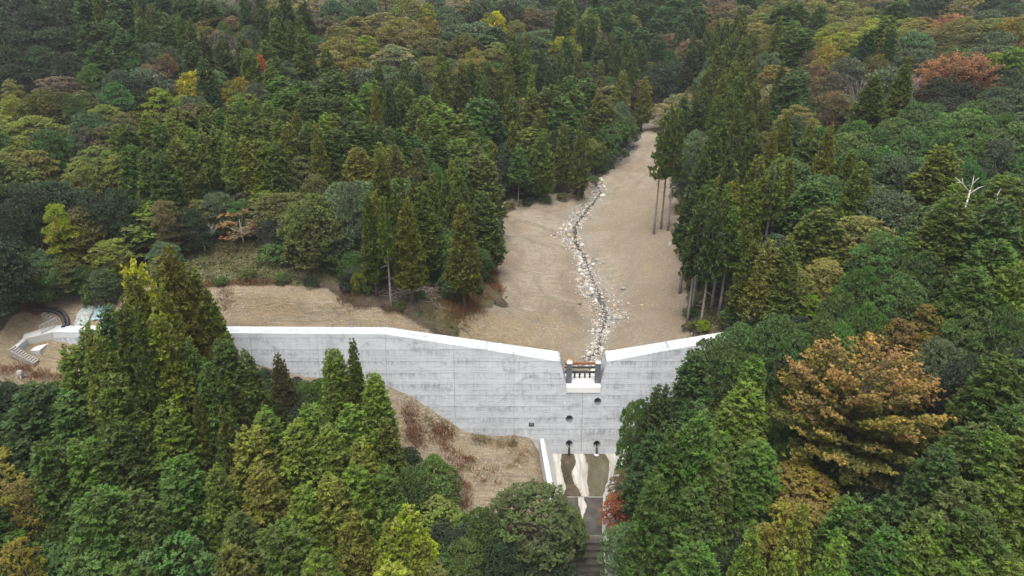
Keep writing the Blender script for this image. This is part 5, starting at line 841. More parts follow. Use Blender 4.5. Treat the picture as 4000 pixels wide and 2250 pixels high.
('cypress_far','hd',-101.7,202.1,13.1,3.2,1,2,1),('cedar_far','cd',-70.6,195.1,18.2,3.1,4,2,22),('cedar_far','co',64.5,219.9,18.1,2.7,4,1,9),('cypress_far','hg',20.4,284.7,15.0,4.7,2,2,24),
('cedar_far','co',-1.0,181.5,17.6,2.8,2,3,24),('deciduous_far','yo',79.7,244.1,10.7,5.0,2,1,9),('cedar_far','cd',23.7,217.2,17.2,3.0,2,1,24),('cypress_far','hd',-107.4,204.6,16.0,3.9,2,0,1),
('cedar_far','cd',56.2,224.8,16.6,3.0,1,0,9),('cedar_far','cg',-89.7,176.5,15.7,3.3,3,3,1),('deciduous_far','br',82.5,263.6,11.7,5.4,0,1,9),('cedar_far','co',-0.2,193.7,17.3,3.3,2,0,24),
('cedar_far','cd',13.6,193.8,16.4,3.2,1,3,24),('cedar','co',53.7,147.5,15.0,2.6,3,3,3),('cypress_far','hd',64.1,247.4,14.8,3.6,1,2,9),('cedar_far','cd',40.9,227.0,16.9,2.9,2,0,9),
('cedar_far','co',67.7,202.6,16.3,2.5,3,2,3),('cypress_far','hd',-87.3,189.6,12.6,3.7,2,1,1),('evergreen_far','eb',14.3,259.0,10.5,5.3,2,2,24),('cedar_far','co',-25.4,167.4,16.4,2.4,0,2,8),
('cedar_far','co',16.3,159.4,18.0,2.5,1,0,19),('deciduous_far','ob',-13.1,201.2,11.8,4.4,0,1,2),('cypress','ho',-56.0,145.9,12.5,4.6,2,3,22),('evergreen','ed',88.9,142.3,10.5,5.3,2,3,10),
('cedar','cg',47.7,146.1,16.6,2.5,3,3,3),('cedar_far','hd',94.6,180.7,15.5,2.4,0,1,4),('cedar_far','cd',-63.5,169.5,16.9,2.9,1,0,22),('cedar_far','co',54.6,170.1,16.4,2.9,3,0,3),
('evergreen_far','ed',144.8,267.9,11.6,5.2,4,1,4),('cedar_far','cd',-36.1,158.9,15.3,3.0,0,0,8),('cypress_far','hg',95.5,249.6,15.3,4.7,4,0,4),('deciduous_far','pale',46.0,183.1,9.8,5.5,1,1,19),
('cypress_far','hd',34.8,241.7,13.0,3.3,2,1,24),('deciduous_far','br',79.0,290.3,9.1,5.0,3,2,9),('cypress_far','hd',62.4,157.8,16.1,4.1,0,1,3),('cypress_far','hd',86.8,273.6,15.1,4.4,7,2,9),
('cypress_far','hg',40.0,287.1,16.9,4.0,4,1,24),('deciduous','eg',-46.0,52.1,7.0,2.9,1,3,5),('bush','eg',-59.8,65.3,3.8,2.0,2,2,5),('evergreen_far','eg',22.7,212.6,7.6,3.2,2,3,24),
('bush','hg',-61.5,68.3,2.7,2.0,2,2,5),('evergreen','hg',-6.3,64.6,4.5,1.9,0,1,31),('evergreen','eg',-29.3,80.8,5.2,2.2,2,2,6),('bush','ed',45.3,64.1,3.0,2.0,1,0,7),
('bush','eg',-47.9,55.3,2.5,2.0,0,3,5),('bush','hg',28.0,55.5,3.2,2.0,0,3,30),('evergreen','ed',-31.1,82.7,3.6,1.5,2,2,6),('bush','ed',-32.7,54.6,2.5,2.0,0,3,6),
('evergreen','eb',-27.8,102.3,7.0,3.0,0,0,27),('bush','hg',-61.9,95.3,2.4,2.0,1,0,12),('bush','hg',41.4,63.4,2.5,2.0,0,1,30),('deciduous','ob',-67.4,94.1,6.5,2.7,0,0,12),
('evergreen','eb',26.6,61.5,6.2,2.6,0,0,30),('evergreen','eb',-34.7,80.9,4.4,1.9,0,2,6),('evergreen','eg',-71.7,93.5,7.1,3.0,3,0,12),('deciduous','ot',-10.3,66.7,6.0,2.5,0,2,31),
('bush','eg',-33.3,55.9,2.4,2.0,0,3,6),('evergreen_far','hg',21.5,170.3,7.2,3.0,0,0,19),('bush','hg',33.4,105.5,3.4,2.0,0,3,18),('bush','hg',-71.2,95.8,3.1,2.0,4,0,12),
('bush','ed',43.0,61.3,2.4,2.0,2,0,7),('deciduous','yo',29.1,78.1,5.4,2.3,2,0,11),('bush','ed',29.2,61.1,2.3,2.0,1,0,30),('evergreen','hg',-65.2,94.3,5.1,2.2,0,0,12),
('evergreen_far','eb',-16.4,193.0,8.3,3.5,0,3,2),('bush','eg',12.4,205.4,3.5,2.0,0,3,24),('evergreen','eb',-70.4,94.0,7.1,3.0,3,0,12),('evergreen','eb',-69.9,97.1,4.5,1.9,2,0,12),
('deciduous','yo',31.1,81.5,4.6,1.9,1,0,11),('bush','hg',-35.2,82.5,3.1,2.0,3,2,6),('evergreen','ed',-39.1,106.9,6.5,2.7,0,2,21),('evergreen','ed',-6.9,62.7,5.5,2.3,2,1,31),
('bush','ed',48.7,67.0,2.8,2.0,0,1,11),('evergreen','eb',-68.4,149.1,9.1,3.8,0,3,23),('evergreen','hg',-10.6,65.1,5.3,2.2,0,2,31),('bush','hg',-4.4,187.7,3.5,2.0,0,3,24),
('bush','eg',-9.8,63.6,3.1,2.0,0,3,31),('bush','ed',-15.9,61.2,3.2,2.0,0,0,31),('bush','hg',47.0,62.3,3.3,2.0,0,0,7),('deciduous_far','eg',27.8,202.9,9.5,4.0,0,0,19),
('deciduous','yo',-61.7,97.2,7.3,3.1,0,2,12),('bush','eg',39.9,66.0,3.5,2.0,0,3,11),('bush','hg',36.2,67.0,3.6,2.0,2,2,30),('deciduous','yo',-26.2,78.2,6.3,2.6,0,2,6),
('bush','hg',29.9,78.9,2.8,2.0,3,0,11),('evergreen','ed',-41.1,61.1,4.3,1.8,0,1,5),('bush','hg',-64.9,95.3,3.0,2.0,3,0,12),('evergreen','eb',-46.2,52.1,4.6,2.0,2,3,5),
('evergreen','eg',27.8,79.3,4.7,2.0,2,1,13),('deciduous','yo',-52.8,124.6,5.4,2.3,0,3,17),('evergreen','eb',-24.4,97.1,4.0,1.7,0,3,27),('bush','ed',51.6,65.2,3.0,2.0,1,2,7),
('evergreen','hg',-48.0,52.6,6.5,2.7,2,3,5),('deciduous','yo',-9.3,64.6,7.3,3.1,0,1,31),('deciduous','ob',-78.4,144.0,7.4,3.1,0,0,23),('bush','eg',35.7,70.9,2.5,2.0,0,2,30),
('evergreen','ed',-29.2,78.4,5.7,2.4,1,2,6),('deciduous','eg',35.2,79.1,4.3,1.8,0,0,11),('deciduous','ob',-19.3,100.7,6.2,2.6,0,3,27),('evergreen','ed',74.5,104.7,4.6,1.9,0,3,16),
('evergreen','hg',-58.3,65.3,6.7,2.8,0,2,5),('evergreen','eb',-50.5,53.8,4.1,1.7,1,3,5),('bush','eg',35.3,201.0,3.7,2.0,0,0,19),('deciduous','eg',33.2,91.3,3.9,1.7,0,3,18),
('evergreen','ed',-55.9,61.7,5.4,2.3,0,0,5),('evergreen','eg',-69.2,92.7,6.6,2.8,1,0,12),('bush','ed',50.3,66.5,3.3,2.0,2,2,7),('bush','hg',-57.3,63.6,2.2,2.0,0,0,5),
('bush','hg',-58.4,74.1,3.4,2.0,1,3,14),('bush','ed',-59.6,68.4,3.5,2.0,0,2,5),('evergreen','hg',-54.5,61.3,3.5,1.5,0,0,5),('evergreen','hg',-47.7,53.7,7.4,3.1,1,3,5),
('evergreen','eg',-72.2,98.0,7.1,3.0,2,0,12),('evergreen','eg',-35.2,56.8,4.8,2.0,0,0,6),('bush','hg',33.7,68.8,3.7,2.0,3,2,30),('bush','ed',47.2,66.7,2.3,2.0,0,3,11),
('evergreen_far','eg',93.3,282.7,8.3,3.5,0,2,9),('bush','hg',-61.6,70.6,3.3,2.0,2,3,14),('evergreen','hg',-32.9,77.7,6.4,2.7,2,2,6),('evergreen','ed',24.7,60.0,4.5,1.9,0,0,30),
('bush','eg',-56.9,63.3,2.3,2.0,0,0,5),('evergreen','ed',-62.0,69.1,6.5,2.8,2,3,14),('deciduous','eg',-7.8,63.7,6.1,2.6,0,1,31),('evergreen','ed',-64.4,72.2,4.0,1.7,1,3,14),
('bush','hg',-60.0,67.5,2.6,2.0,1,2,5),('bush','ed',33.8,101.5,3.3,2.0,0,3,18),('deciduous','eg',27.5,76.7,5.1,2.2,0,2,15),('evergreen','eg',24.1,58.8,5.4,2.3,0,0,30),
('bush','eg',46.5,62.4,3.3,2.0,0,0,7),('deciduous_far','ob',53.7,207.0,8.0,3.3,0,1,19),('deciduous_far','yo',1.0,234.0,8.0,3.4,0,0,24),('deciduous','yo',-82.1,139.6,9.9,4.2,0,0,23),
('evergreen','eb',-55.0,55.9,3.9,1.6,0,0,5),('bush','hg',35.2,72.5,2.3,2.0,1,0,11),('evergreen','hg',-26.8,79.8,7.0,2.9,1,2,6),('deciduous','eg',-38.2,105.6,3.8,1.6,0,1,21),
('evergreen','eg',31.9,81.6,7.1,3.0,3,0,11),('bush','hg',-31.5,77.3,3.5,2.0,1,2,6),('evergreen_far','eg',-53.3,193.8,9.8,4.1,0,1,22),('bush','hg',-64.9,98.7,2.7,2.0,2,0,12),
('evergreen','eb',-54.1,98.4,5.6,2.4,0,1,12),('evergreen','hg',-24.8,98.7,5.1,2.2,0,0,27),('bush','eg',-63.1,93.4,3.5,2.0,2,0,12),('evergreen','ed',-35.4,82.2,4.5,1.9,3,2,6),
('deciduous','ot',-53.8,97.0,4.9,2.1,0,1,12),('evergreen','ed',-46.8,51.5,5.5,2.3,3,3,5),('evergreen','eg',-6.0,111.3,6.1,2.6,1,3,20),('bush','eg',27.6,77.2,2.4,2.0,0,1,15),
('bush','eg',59.9,86.2,3.4,2.0,0,0,28),('deciduous','yo',-71.2,92.1,6.7,2.8,0,2,14),('evergreen_far','eb',-81.7,220.2,7.6,3.2,2,2,22),('evergreen_far','eb',-4.0,152.6,8.1,3.4,0,2,20),
('bush','ed',-75.4,138.4,3.1,2.0,0,2,25),('bush','hg',33.5,74.3,2.9,2.0,2,0,11),('evergreen','eb',44.1,105.9,6.9,2.9,0,3,26),('evergreen','eb',-61.3,93.7,5.6,2.3,1,0,12),
('bush','eg',39.6,58.4,3.1,2.0,0,1,30),('deciduous','ot',-86.7,133.8,7.5,3.1,0,2,25),('evergreen_far','ed',46.0,308.1,7.2,3.0,2,1,24),('bush','eg',-57.2,63.9,3.5,2.0,1,2,5),
('evergreen','eg',63.5,73.9,6.9,2.9,2,1,28),('deciduous','ob',-45.8,69.9,5.1,2.1,0,1,5),('deciduous_far','yo',19.9,170.9,8.4,3.5,0,0,19),('deciduous','ob',45.7,110.4,5.5,2.3,0,3,26),
('deciduous_far','ot',27.5,197.6,9.9,4.1,0,0,19),('evergreen','eg',76.5,108.2,5.2,2.2,2,3,16),('evergreen','ed',-47.3,54.2,4.7,2.0,2,3,5),('bush','ed',28.8,69.3,2.9,2.0,2,0,30),
('deciduous_far','ot',2.7,182.1,7.1,3.0,0,3,24),('evergreen','eg',35.6,87.5,4.3,1.8,1,3,18),('evergreen','hg',-48.7,52.0,4.6,1.9,3,3,5),('evergreen','ed',-48.5,55.0,6.4,2.7,1,3,5),
('bush','hg',-20.8,180.7,3.4,2.0,0,1,8),('deciduous','eg',52.2,97.1,3.8,1.6,0,0,28),('deciduous_far','yo',1.0,154.9,4.0,1.7,0,2,20),('evergreen','ed',-15.9,58.9,7.0,2.9,0,0,31),
('bush','eg',19.2,58.6,3.4,2.0,0,3,15),('evergreen','eg',-27.6,82.5,3.5,1.5,3,2,6),('bush','ed',41.7,61.0,2.9,2.0,0,1,30),('evergreen','ed',-14.2,73.2,5.3,2.2,0,2,31),
('bush','eg',-82.7,128.7,2.6,2.0,0,0,25),('evergreen','ed',-8.3,61.8,6.9,2.9,1,1,31),('evergreen_far','eg',-16.6,199.4,7.5,3.1,0,3,2),('deciduous','ot',-70.1,92.1,4.2,1.8,0,2,14),
('deciduous','ot',-92.0,149.1,7.9,3.3,1,3,0),('evergreen_far','eg',-31.5,182.8,8.6,3.6,0,2,8),('evergreen','ed',35.0,102.9,5.2,2.2,1,1,18),('evergreen_far','ed',-52.1,188.6,9.0,3.8,0,1,22),
('bush','ed',36.8,64.5,2.7,2.0,0,2,30),('evergreen_far','eg',-4.1,191.1,9.5,4.0,0,0,24),('bush','hg',-49.4,52.7,3.6,2.0,3,3,5),('evergreen_far','eb',119.9,275.6,8.6,3.6,0,2,4),
('evergreen_far','ed',12.6,283.7,7.5,3.2,2,2,24),('evergreen','ed',42.6,109.0,6.1,2.6,0,3,26),('bush','hg',32.9,67.3,3.7,2.0,1,2,30),('evergreen','ed',-61.6,67.9,4.1,1.7,0,2,5),
('bush','eg',-30.1,73.8,2.7,2.0,0,2,6),('evergreen_far','eb',-134.5,209.4,9.8,4.1,0,2,0),('bush','eg',-63.4,95.1,3.7,2.0,1,0,12),('evergreen','eb',-36.1,62.6,7.4,3.1,0,0,6),
('bush','hg',-39.6,59.3,2.7,2.0,0,1,5),('evergreen_far','eb',117.9,162.8,9.3,3.9,3,1,10),('deciduous_far','eg',-26.7,196.0,7.8,3.3,0,3,2),('evergreen','ed',40.4,84.6,5.9,2.5,0,2,11),
('bush','hg',-34.0,79.6,3.2,2.0,2,2,6),('deciduous','ob',-66.5,143.7,9.9,4.1,0,3,23),('bush','eg',50.2,48.9,3.6,2.0,0,3,7),('bush','hg',-49.0,53.6,2.6,2.0,1,3,5),
('deciduous_far','eg',5.9,193.6,10.0,4.2,0,3,24),('evergreen','eg',32.7,54.7,4.6,1.9,0,3,30),('bush','eg',-3.7,150.4,2.2,2.0,0,2,20),('deciduous','yo',-53.2,54.3,6.1,2.6,0,3,5),
('evergreen_far','hg',69.0,296.3,8.4,3.5,0,2,9),('evergreen','eb',28.6,57.8,4.1,1.7,0,3,30),('evergreen_far','eg',53.5,240.9,9.0,3.8,0,0,9),('evergreen_far','eb',2.1,177.5,7.8,3.3,0,3,24),
('deciduous','eg',28.8,55.8,3.7,1.5,0,3,30),('evergreen','eg',-46.8,51.6,7.2,3.0,0,3,5),('bush','hg',-46.4,55.0,2.6,2.0,2,3,5),('deciduous','yo',-71.6,151.5,8.4,3.5,0,3,23),
('bush','eg',25.8,59.8,2.4,2.0,0,0,30),('evergreen','hg',-34.3,55.6,4.3,1.8,0,3,6),('bush','eg',-108.6,148.5,3.6,2.0,0,3,0),('evergreen','eg',-29.3,77.4,5.0,2.1,1,2,6),
('evergreen','eb',-20.4,109.5,4.2,1.8,0,1,27),('deciduous','yo',78.2,109.9,5.9,2.5,0,3,16),('bush','eg',62.6,72.5,2.4,2.0,0,3,28),('deciduous','eg',-19.9,57.2,5.1,2.1,0,0,31),
('bush','hg',27.3,75.8,3.4,2.0,0,1,15),('evergreen_far','eg',10.0,219.8,7.8,3.3,1,3,24)]
TREE_NAME = {'cedar': 'cedar_tree', 'cypress': 'cypress_tree', 'evergreen': 'evergreen_tree', 'deciduous': 'deciduous_tree', 'bush': 'shrub', 'bare': 'bare_tree', 'ginkgo': 'ginkgo_tree', 'cherry': 'cherry_tree', 'cedar_high': 'cedar_tree', 'cedar_bare': 'cedar_tree', 'cypress_high': 'cypress_tree', 'sparse': 'sparse_tree', 'palm': 'palm_tree'}
TREE_GROUP = {'cedar': 'cedars in the forest', 'cypress': 'cypresses in the forest', 'evergreen': 'rounded evergreen trees', 'deciduous': 'broadleaf trees in autumn colour', 'bush': 'shrubs', 'bare': 'leafless trees', 'cedar_high': 'cedars in the forest', 'cedar_bare': 'cedars in the forest', 'cypress_high': 'cypresses in the forest', 'sparse': 'thinly leaved trees', 'palm': 'palms under the cedars'}


# ------------------------------------------------------------------ foliage material
def foliage(name, trans=0.38, rough=0.6, spec=0.3):
    t = NT(name, rough, spec); oi = t.n('ShaderNodeObjectInfo')
    lf = t.sep(t.attr('leaf')); tip = t.attr('tip_colour', 'OBJECT')
    c = t.mix(t.math('MULTIPLY', lf[1], 1.0), oi.outputs['Color'], tip)
    v = t.rng(lf[0], 0, 1, 0.45, 1.75)
    h = t.n('ShaderNodeHueSaturation'); t.l(c, h.inputs['Color']); t.l(v, h.inputs['Value']); t.l(t.rng(lf[2], 0, 1, 0.485, 0.535), h.inputs['Hue'])
    t.l(t.rng(lf[2], 0, 1, 0.92, 1.16), h.inputs['Saturation'])
    t.base(h.outputs[0])
    tr = t.n('ShaderNodeBsdfTranslucent'); t.l(h.outputs[0], tr.inputs['Color'])
    mx = t.n('ShaderNodeMixShader'); mx.inputs[0].default_value = trans
    t.l(t.b.outputs[0], mx.inputs[1]); t.l(tr.outputs[0], mx.inputs[2]); t.l(mx.outputs[0], t.t.nodes['Material Output'].inputs['Surface'])
    return t.m
M_LEAF = foliage('foliage')
M_BARK = plain('bark', (0.085, 0.068, 0.055), 0.95, 0.4, 3)
M_BARKPALE = plain('pale_bark', (0.21, 0.19, 0.165), 0.95, 0.35, 3)

def unit(v): return v / np.maximum(np.linalg.norm(v, axis=-1, keepdims=True), 1e-6)
def leaf_mesh(name, C, U, N, L, Wd, tint, tip, hue, fold=0.12):
    """rhombic leaf sprays: centre, long axis, normal, length, width"""
    U = unit(U); V = unit(np.cross(N, U)); N2 = np.cross(U, V)
    L = L[:, None]; Wd = Wd[:, None]
    P = np.stack([C - U * L * .5, C + V * Wd * .5 - N2 * L * fold, C + U * L * .5, C - V * Wd * .5 - N2 * L * fold], 1)
    n = len(C); F = np.arange(n * 4).reshape(n, 4)
    F = np.concatenate([F[:, [0, 1, 2]], F[:, [0, 2, 3]]])
    col = np.stack([tint, tip, hue, np.ones(n)], -1); col = np.repeat(col[:, None], 4, 1)
    return npmesh(name, P.reshape(-1, 3), F, [M_LEAF], False, {'leaf': col.reshape(-1, 4)})

def conifer(name, seed, H=18.0, RR=3.1, cb=0.22, nb=230, per=7, tuft=0.62, kind='cedar', topr=0.75, gap=0.0):
    r = np.random.default_rng(seed)
    Cs, Us, Ns, Ls, Ws, Ti, Tp, Hu = [], [], [], [], [], [], [], []
    lob = r.normal(0, 1, 4)
    for i in range(nb):
        t_ = ((i + r.random()) / nb) ** 0.62            # 0 top .. 1 crown base
        z = H * (1 - (1 - cb) * t_) - 0.15
        az = i * 2.39996 + r.normal(0, .35)
        prof = (t_ ** topr) * (1 - 0.35 * max(0, (t_ - .72) / .28) ** 1.5)
        if r.random() < gap * t_: continue
        Lb = RR * (prof * (0.80 + 0.32 * r.random()) * (1 + 0.13 * math.sin(az * 2 + lob[0]) + 0.10 * math.sin(az * 3 + z * .55 + lob[1] * 3)) + 0.07)
        nt = max(2, int(Lb * 1.75 / tuft) + 1)
        bt = r.random(); btip = r.random()
        dirv = np.array([math.cos(az), math.sin(az), 0])
        side = np.array([-math.sin(az), math.cos(az), 0])
        for k in range(nt):
            s = (0.30 + 0.70 * (k + r.random() * .7) / nt) if Lb > .9 else (k + .6) / nt
            if kind == 'cedar': dz = -0.34 * Lb * s + 0.30 * Lb * s * s
            else: dz = 0.10 * Lb * s - 0.28 * Lb * s * s + r.normal(0, .16)
            c = np.array([0, 0, z + dz]) + dirv * Lb * s + side * r.normal(0, .22 + .10 * Lb * s) + r.normal(0, .10, 3)
            sz = tuft * (0.75 + .5 * r.random())
            n_ = per
            if kind == 'cedar':
                d = unit(dirv * .75 + np.array([0, 0, .45]) + r.normal(0, .62, (n_, 3)))
                C = c + d * sz * .34; N = unit(r.normal(0, .5, (n_, 3)) + np.array([0, 0, 1.0]) + dirv * .5)
                L = sz * (.7 + .5 * r.random(n_)); Wd = L * (.42 + .15 * r.random(n_))
            else:
                ang = np.linspace(-1.0, 1.0, n_) + r.normal(0, .18, n_)
                d = dirv[None] * np.cos(ang)[:, None] + side[None] * np.sin(ang)[:, None]; d[:, 2] += -0.10 + r.normal(0, .42, n_); d = unit(d)
                C = c + d * sz * .42 + r.normal(0, .05, (n_, 3)); N = unit(np.array([0, 0, 1.0]) + dirv * .4 + r.normal(0, .5, (n_, 3)))
                L = sz * (.8 + .6 * r.random(n_)); Wd = L * (.32 + .14 * r.random(n_))
            Cs.append(C); Us.append(d); Ns.append(N); Ls.append(L); Ws.append(Wd)
            tv = 0.30 * bt + 0.30 * r.random(); Ti.append(np.clip(tv + .32 * r.random(n_), 0, 1))
            Tp.append(np.full(n_, 1.0 if (btip > .86 and r.random() < .55) else 0.0) * r.random(n_)); Hu.append(np.clip(bt * .5 + .5 * r.random(n_), 0, 1))
    cat = np.concatenate
    return leaf_mesh(name, cat(Cs), cat(Us), cat(Ns), cat(Ls), cat(Ws), cat(Ti), cat(Tp), cat(Hu))

def broadleaf(name, seed, H=13.0, RR=5.0, cb=0.32, nclump=34, ntuft=24, per=8, tuft=0.55, flat=0.75, layered=False, ragged=0.12, tipmode='none'):
    """rounded crown of many leafy domes; layered = flat tiers of sprays"""
    r = np.random.default_rng(seed)
    Hc = H * (1 - cb); zc = H * cb + Hc * 0.42
    Cs, Us, Ns, Ls, Ws, Ti, Tp, Hu = [], [], [], [], [], [], [], []
    cl = []; tries = 0
    while len(cl) < nclump and tries < 4000:
        tries += 1
        az = r.random() * 2 * math.pi; cz = r.random() * 1.5 - .5      # upper dome and a skirt
        cr = math.sqrt(max(0, 1 - min(abs(cz), 1) ** 2)); sh = 0.70 + .30 * r.random() ** .5
        lobe = 1 + ragged * math.sin(az * 3 + seed) + ragged * math.sin(az * 5 + seed * 2.1)
        c = np.array([cr * math.cos(az) * RR * lobe * .80, cr * math.sin(az) * RR * lobe * .80, (cz * Hc * .46 if cz > 0 else cz * Hc * .8)]) * sh
        rc = RR * (0.24 + .14 * r.random())
        if any(np.linalg.norm((c - q[0]) * np.array([1, 1, 1.3])) < .46 * (rc + q[1]) for q in cl): continue
        cl.append((c, rc))
    for c, rc in cl:
        ct = r.random(); ctip = r.random(); out = unit(c + np.array([0, 0, RR * .35]))
        nt = max(6, int(ntuft * (rc / (RR * .31)) ** 2))
        for k in range(nt):
            d = unit(r.normal(0, 1, 3)); d[2] = abs(d[2]) * 1.0 - .18
            d = unit(d + out * .45)
            fl = flat * (0.42 if layered else 0.85)
            q = c + d * rc * np.array([1, 1, fl]) * (.78 + .28 * r.random()) + np.array([0, 0, zc])
            if layered: q[2] += -0.10 * np.linalg.norm(q[:2]) + 0.05 * RR
            n_ = per; sz = tuft * (.75 + .5 * r.random())
            if layered:
                a_ = r.random(n_) * 2 * math.pi; dd = np.stack([np.cos(a_), np.sin(a_), r.normal(-.05, .25, n_)], -1); dd = unit(dd + out * np.array([.7, .7, .1]))
                N = unit(np.array([0, 0, 1.0]) + r.normal(0, .38, (n_, 3)))
            else:
                dd = unit(d + r.normal(0, .75, (n_, 3))); N = unit(d + np.array([0, 0, .6]) + r.normal(0, .55, (n_, 3)))
            C = q + dd * sz * .45 + r.normal(0, .06, (n_, 3))
            L = sz * (.6 + .5 * r.random(n_)); Wd = L * (.55 + .2 * r.random(n_))
            Cs.append(C); Us.append(dd); Ns.append(N); Ls.append(L); Ws.append(Wd)
            tv = .28 * ct + .30 * r.random(); Ti.append(np.clip(tv + .35 * r.random(n_), 0, 1))
            hgt = (q[2] - zc) / (Hc * .5)
            if tipmode == 'top': tp = np.clip((hgt - .22) * 1.2 + .6 * (ctip - .5) + r.normal(0, .25, n_), 0, 1)
            elif tipmode == 'patch': tp = np.clip((ctip - .55) * 3 + r.normal(0, .25, n_), 0, 1)
            else: tp = np.where(r.random(n_) > .96, .7, 0.0)
            Tp.append(tp); Hu.append(np.clip(ct * .6 + .4 * r.random(n_), 0, 1))
    cat = np.concatenate
    me = leaf_mesh(name, cat(Cs), cat(Us), cat(Ns), cat(Ls), cat(Ws), cat(Ti), cat(Tp), cat(Hu))
    return me, [(q[0] + np.array([0, 0, zc]), q[1]) for q in cl]

def trunk_conifer(name, H, r0, seed, mat, limbs=0, cb=.3):
    r = np.random.default_rng(seed); m = MB(); z = np.linspace(-0.8, H * .93, 7); b = np.cumsum(r.normal(0, .05, (7, 2)), 0)
    m.tube([(b[i, 0], b[i, 1], z[i]) for i in range(7)], [r0 * (1 - .9 * max(0, q) / H) * (1.25 if q < 0.2 else 1) for q in z], 8)
    for k in range(limbs):  # dead limb stubs below the crown
        zz = H * (0.12 + (cb + .25) * r.random()); a = r.random() * 6.28; l = .7 + 1.6 * r.random()
        m.tube([(0, 0, zz), (math.cos(a) * l * .6, math.sin(a) * l * .6, zz - .05), (math.cos(a) * l, math.sin(a) * l, zz - .25)], [.04, .03, .012], 4, False)
    return m.mesh(name, mat, True)
def trunk_broad(name, H, r0, seed, clumps, mat, forkz=.35, every=1):
    r = np.random.default_rng(seed); m = MB(); zf = H * forkz; lean = r.normal(0, .25, 2)
    m.tube([(0, 0, -.8), (lean[0] * .3, lean[1] * .3, zf * .5), (lean[0], lean[1], zf), (lean[0] * 1.2, lean[1] * 1.2, H * .72)], [r0 * 1.2, r0, r0 * .8, r0 * .2], 8)
    for c, rc in clumps[::every]:
        s = zf * (.75 + .35 * r.random()); p0 = np.array([lean[0], lean[1], s]); e = np.asarray(c) - np.array([0, 0, rc * .2])
        mid = p0 * .5 + e * .5 + np.array([0, 0, .06 * H]) * (r.random() - .2) + r.normal(0, .2, 3)
        m.tube([p0, mid, e], [r0 * .38, r0 * .22, r0 * .07], 5, False)
    return m.mesh(name, mat, True)
def bare_crown(name, seed, H=8.0, RR=3.0, zf=.2, nb=26, twig=7, r0=.10):
    """fan of leafless branches and twigs"""
    r = np.random.default_rng(seed); m = MB()
    for i in range(nb):
        a = r.random() * 6.283; e = .35 + .65 * r.random(); tip = np.array([math.cos(a) * RR * e, math.sin(a) * RR * e, H * (.55 + .45 * math.sqrt(max(0, 1 - e * e * .8)))])
        p0 = np.array([0, 0, H * (zf + .15 * r.random())]); mid = p0 * .45 + tip * .55 + r.normal(0, .2, 3) + np.array([0, 0, .05 * H])
        m.tube([p0, mid, tip], [r0 * .7, r0 * .38, r0 * .10], 4, False)
        for k in range(twig):
            s = .35 + .6 * r.random(); q = (mid * (1 - s) + tip * s); d = unit(tip - p0 + r.normal(0, 1.6, 3)) * (.5 + .9 * r.random()) * RR * .28
            m.tube([q, q + d], [r0 * .18, r0 * .06], 3, False)
    return m

# ------------------------------------------------------------------ tree prototypes: kind -> list of (crown mesh, trunk mesh, nominal height, nominal radius)
PROTO = {}
def reg(key, crown, trunk, H, RR): PROTO.setdefault(key, []).append((crown, trunk, H, RR))
for s in range(4):
    reg('cedar', conifer('cedar_crown', 10 + s, 18, 3.1, .18, 330, 9, .46, 'cedar', (.72, .8, .66, .9)[s]), trunk_conifer('cedar_trunk', 18, .27, s, M_BARK, 4), 18, 3.1)
for s in range(3):
    reg('cedar_far', conifer('cedar_crown', 20 + s, 18, 3.1, .18, 230, 6, .62, 'cedar', (.72, .82, .66)[s]), trunk_conifer('cedar_trunk', 18, .26, s, M_BARK), 18, 3.1)
for s in range(3):
    reg('cedar_high', conifer('cedar_crown', 30 + s, 20, 2.6, .42, 190, 7, .55, 'cedar', .7, .35), trunk_conifer('cedar_trunk', 20, .27, 7 + s, M_BARKPALE, 14, .4), 20, 2.6)
for s in range(2):
    reg('cedar_bare', conifer('cedar_crown', 40 + s, 20, 2.3, .46, 150, 7, .5, 'cedar', .7, .55), trunk_conifer('cedar_trunk', 20, .26, 17 + s, M_BARKPALE, 26, .5), 20, 2.3)
for s in range(4):
    reg('cypress', conifer('cypress_crown', 50 + s, 17, 3.4, .14, 400, 8, .46, 'cypress', (.45, .52, .40, .58)[s]), trunk_conifer('cypress_trunk', 17, .26, 27 + s, M_BARK, 3), 17, 3.4)
for s in range(3):
    reg('cypress_far', conifer('cypress_crown', 60 + s, 17, 3.4, .14, 260, 6, .62, 'cypress', (.46, .52, .40)[s]), trunk_conifer('cypress_trunk', 17, .26, 37 + s, M_BARK), 17, 3.4)
for s in range(2):
    reg('cypress_high', conifer('cypress_crown', 66 + s, 17, 3.2, .42, 190, 6, .72, 'cypress', .5), trunk_conifer('cypress_trunk', 17, .24, 47 + s, M_BARKPALE, 6, .4), 17, 3.2)
for s in range(4):
    me, cl = broadleaf('evergreen_crown', 70 + s, 13, 5.0, .12, 64, 42, 10, .37, .85)
    reg('evergreen', me, trunk_broad('evergreen_trunk', 13, .27, s, cl, M_BARK), 13, 5.0)
for s in range(3):
    me, cl = broadleaf('evergreen_crown', 80 + s, 13, 5.0, .14, 52, 28, 7, .54, .85)
    reg('evergreen_far', me, trunk_broad('evergreen_trunk', 13, .26, s, cl, M_BARK, every=3), 13, 5.0)
for s in range(3):
    me, cl = broadleaf('deciduous_crown', 90 + s, 12, 5.4, .2, 60, 30, 10, .36, .75, True, .15)
    reg('deciduous', me, trunk_broad('deciduous_trunk', 12, .24, s, cl, M_BARK), 12, 5.4)
for s in range(4):
    me, cl = broadleaf('deciduous_crown', 100 + s, 12, 5.2, .2, 48, 26, 7, .50, .85, s % 2 == 0, .14, 'patch')
    reg('deciduous_far', me, trunk_broad('deciduous_trunk', 12, .24, s, cl, M_BARK, every=2), 12, 5.2)
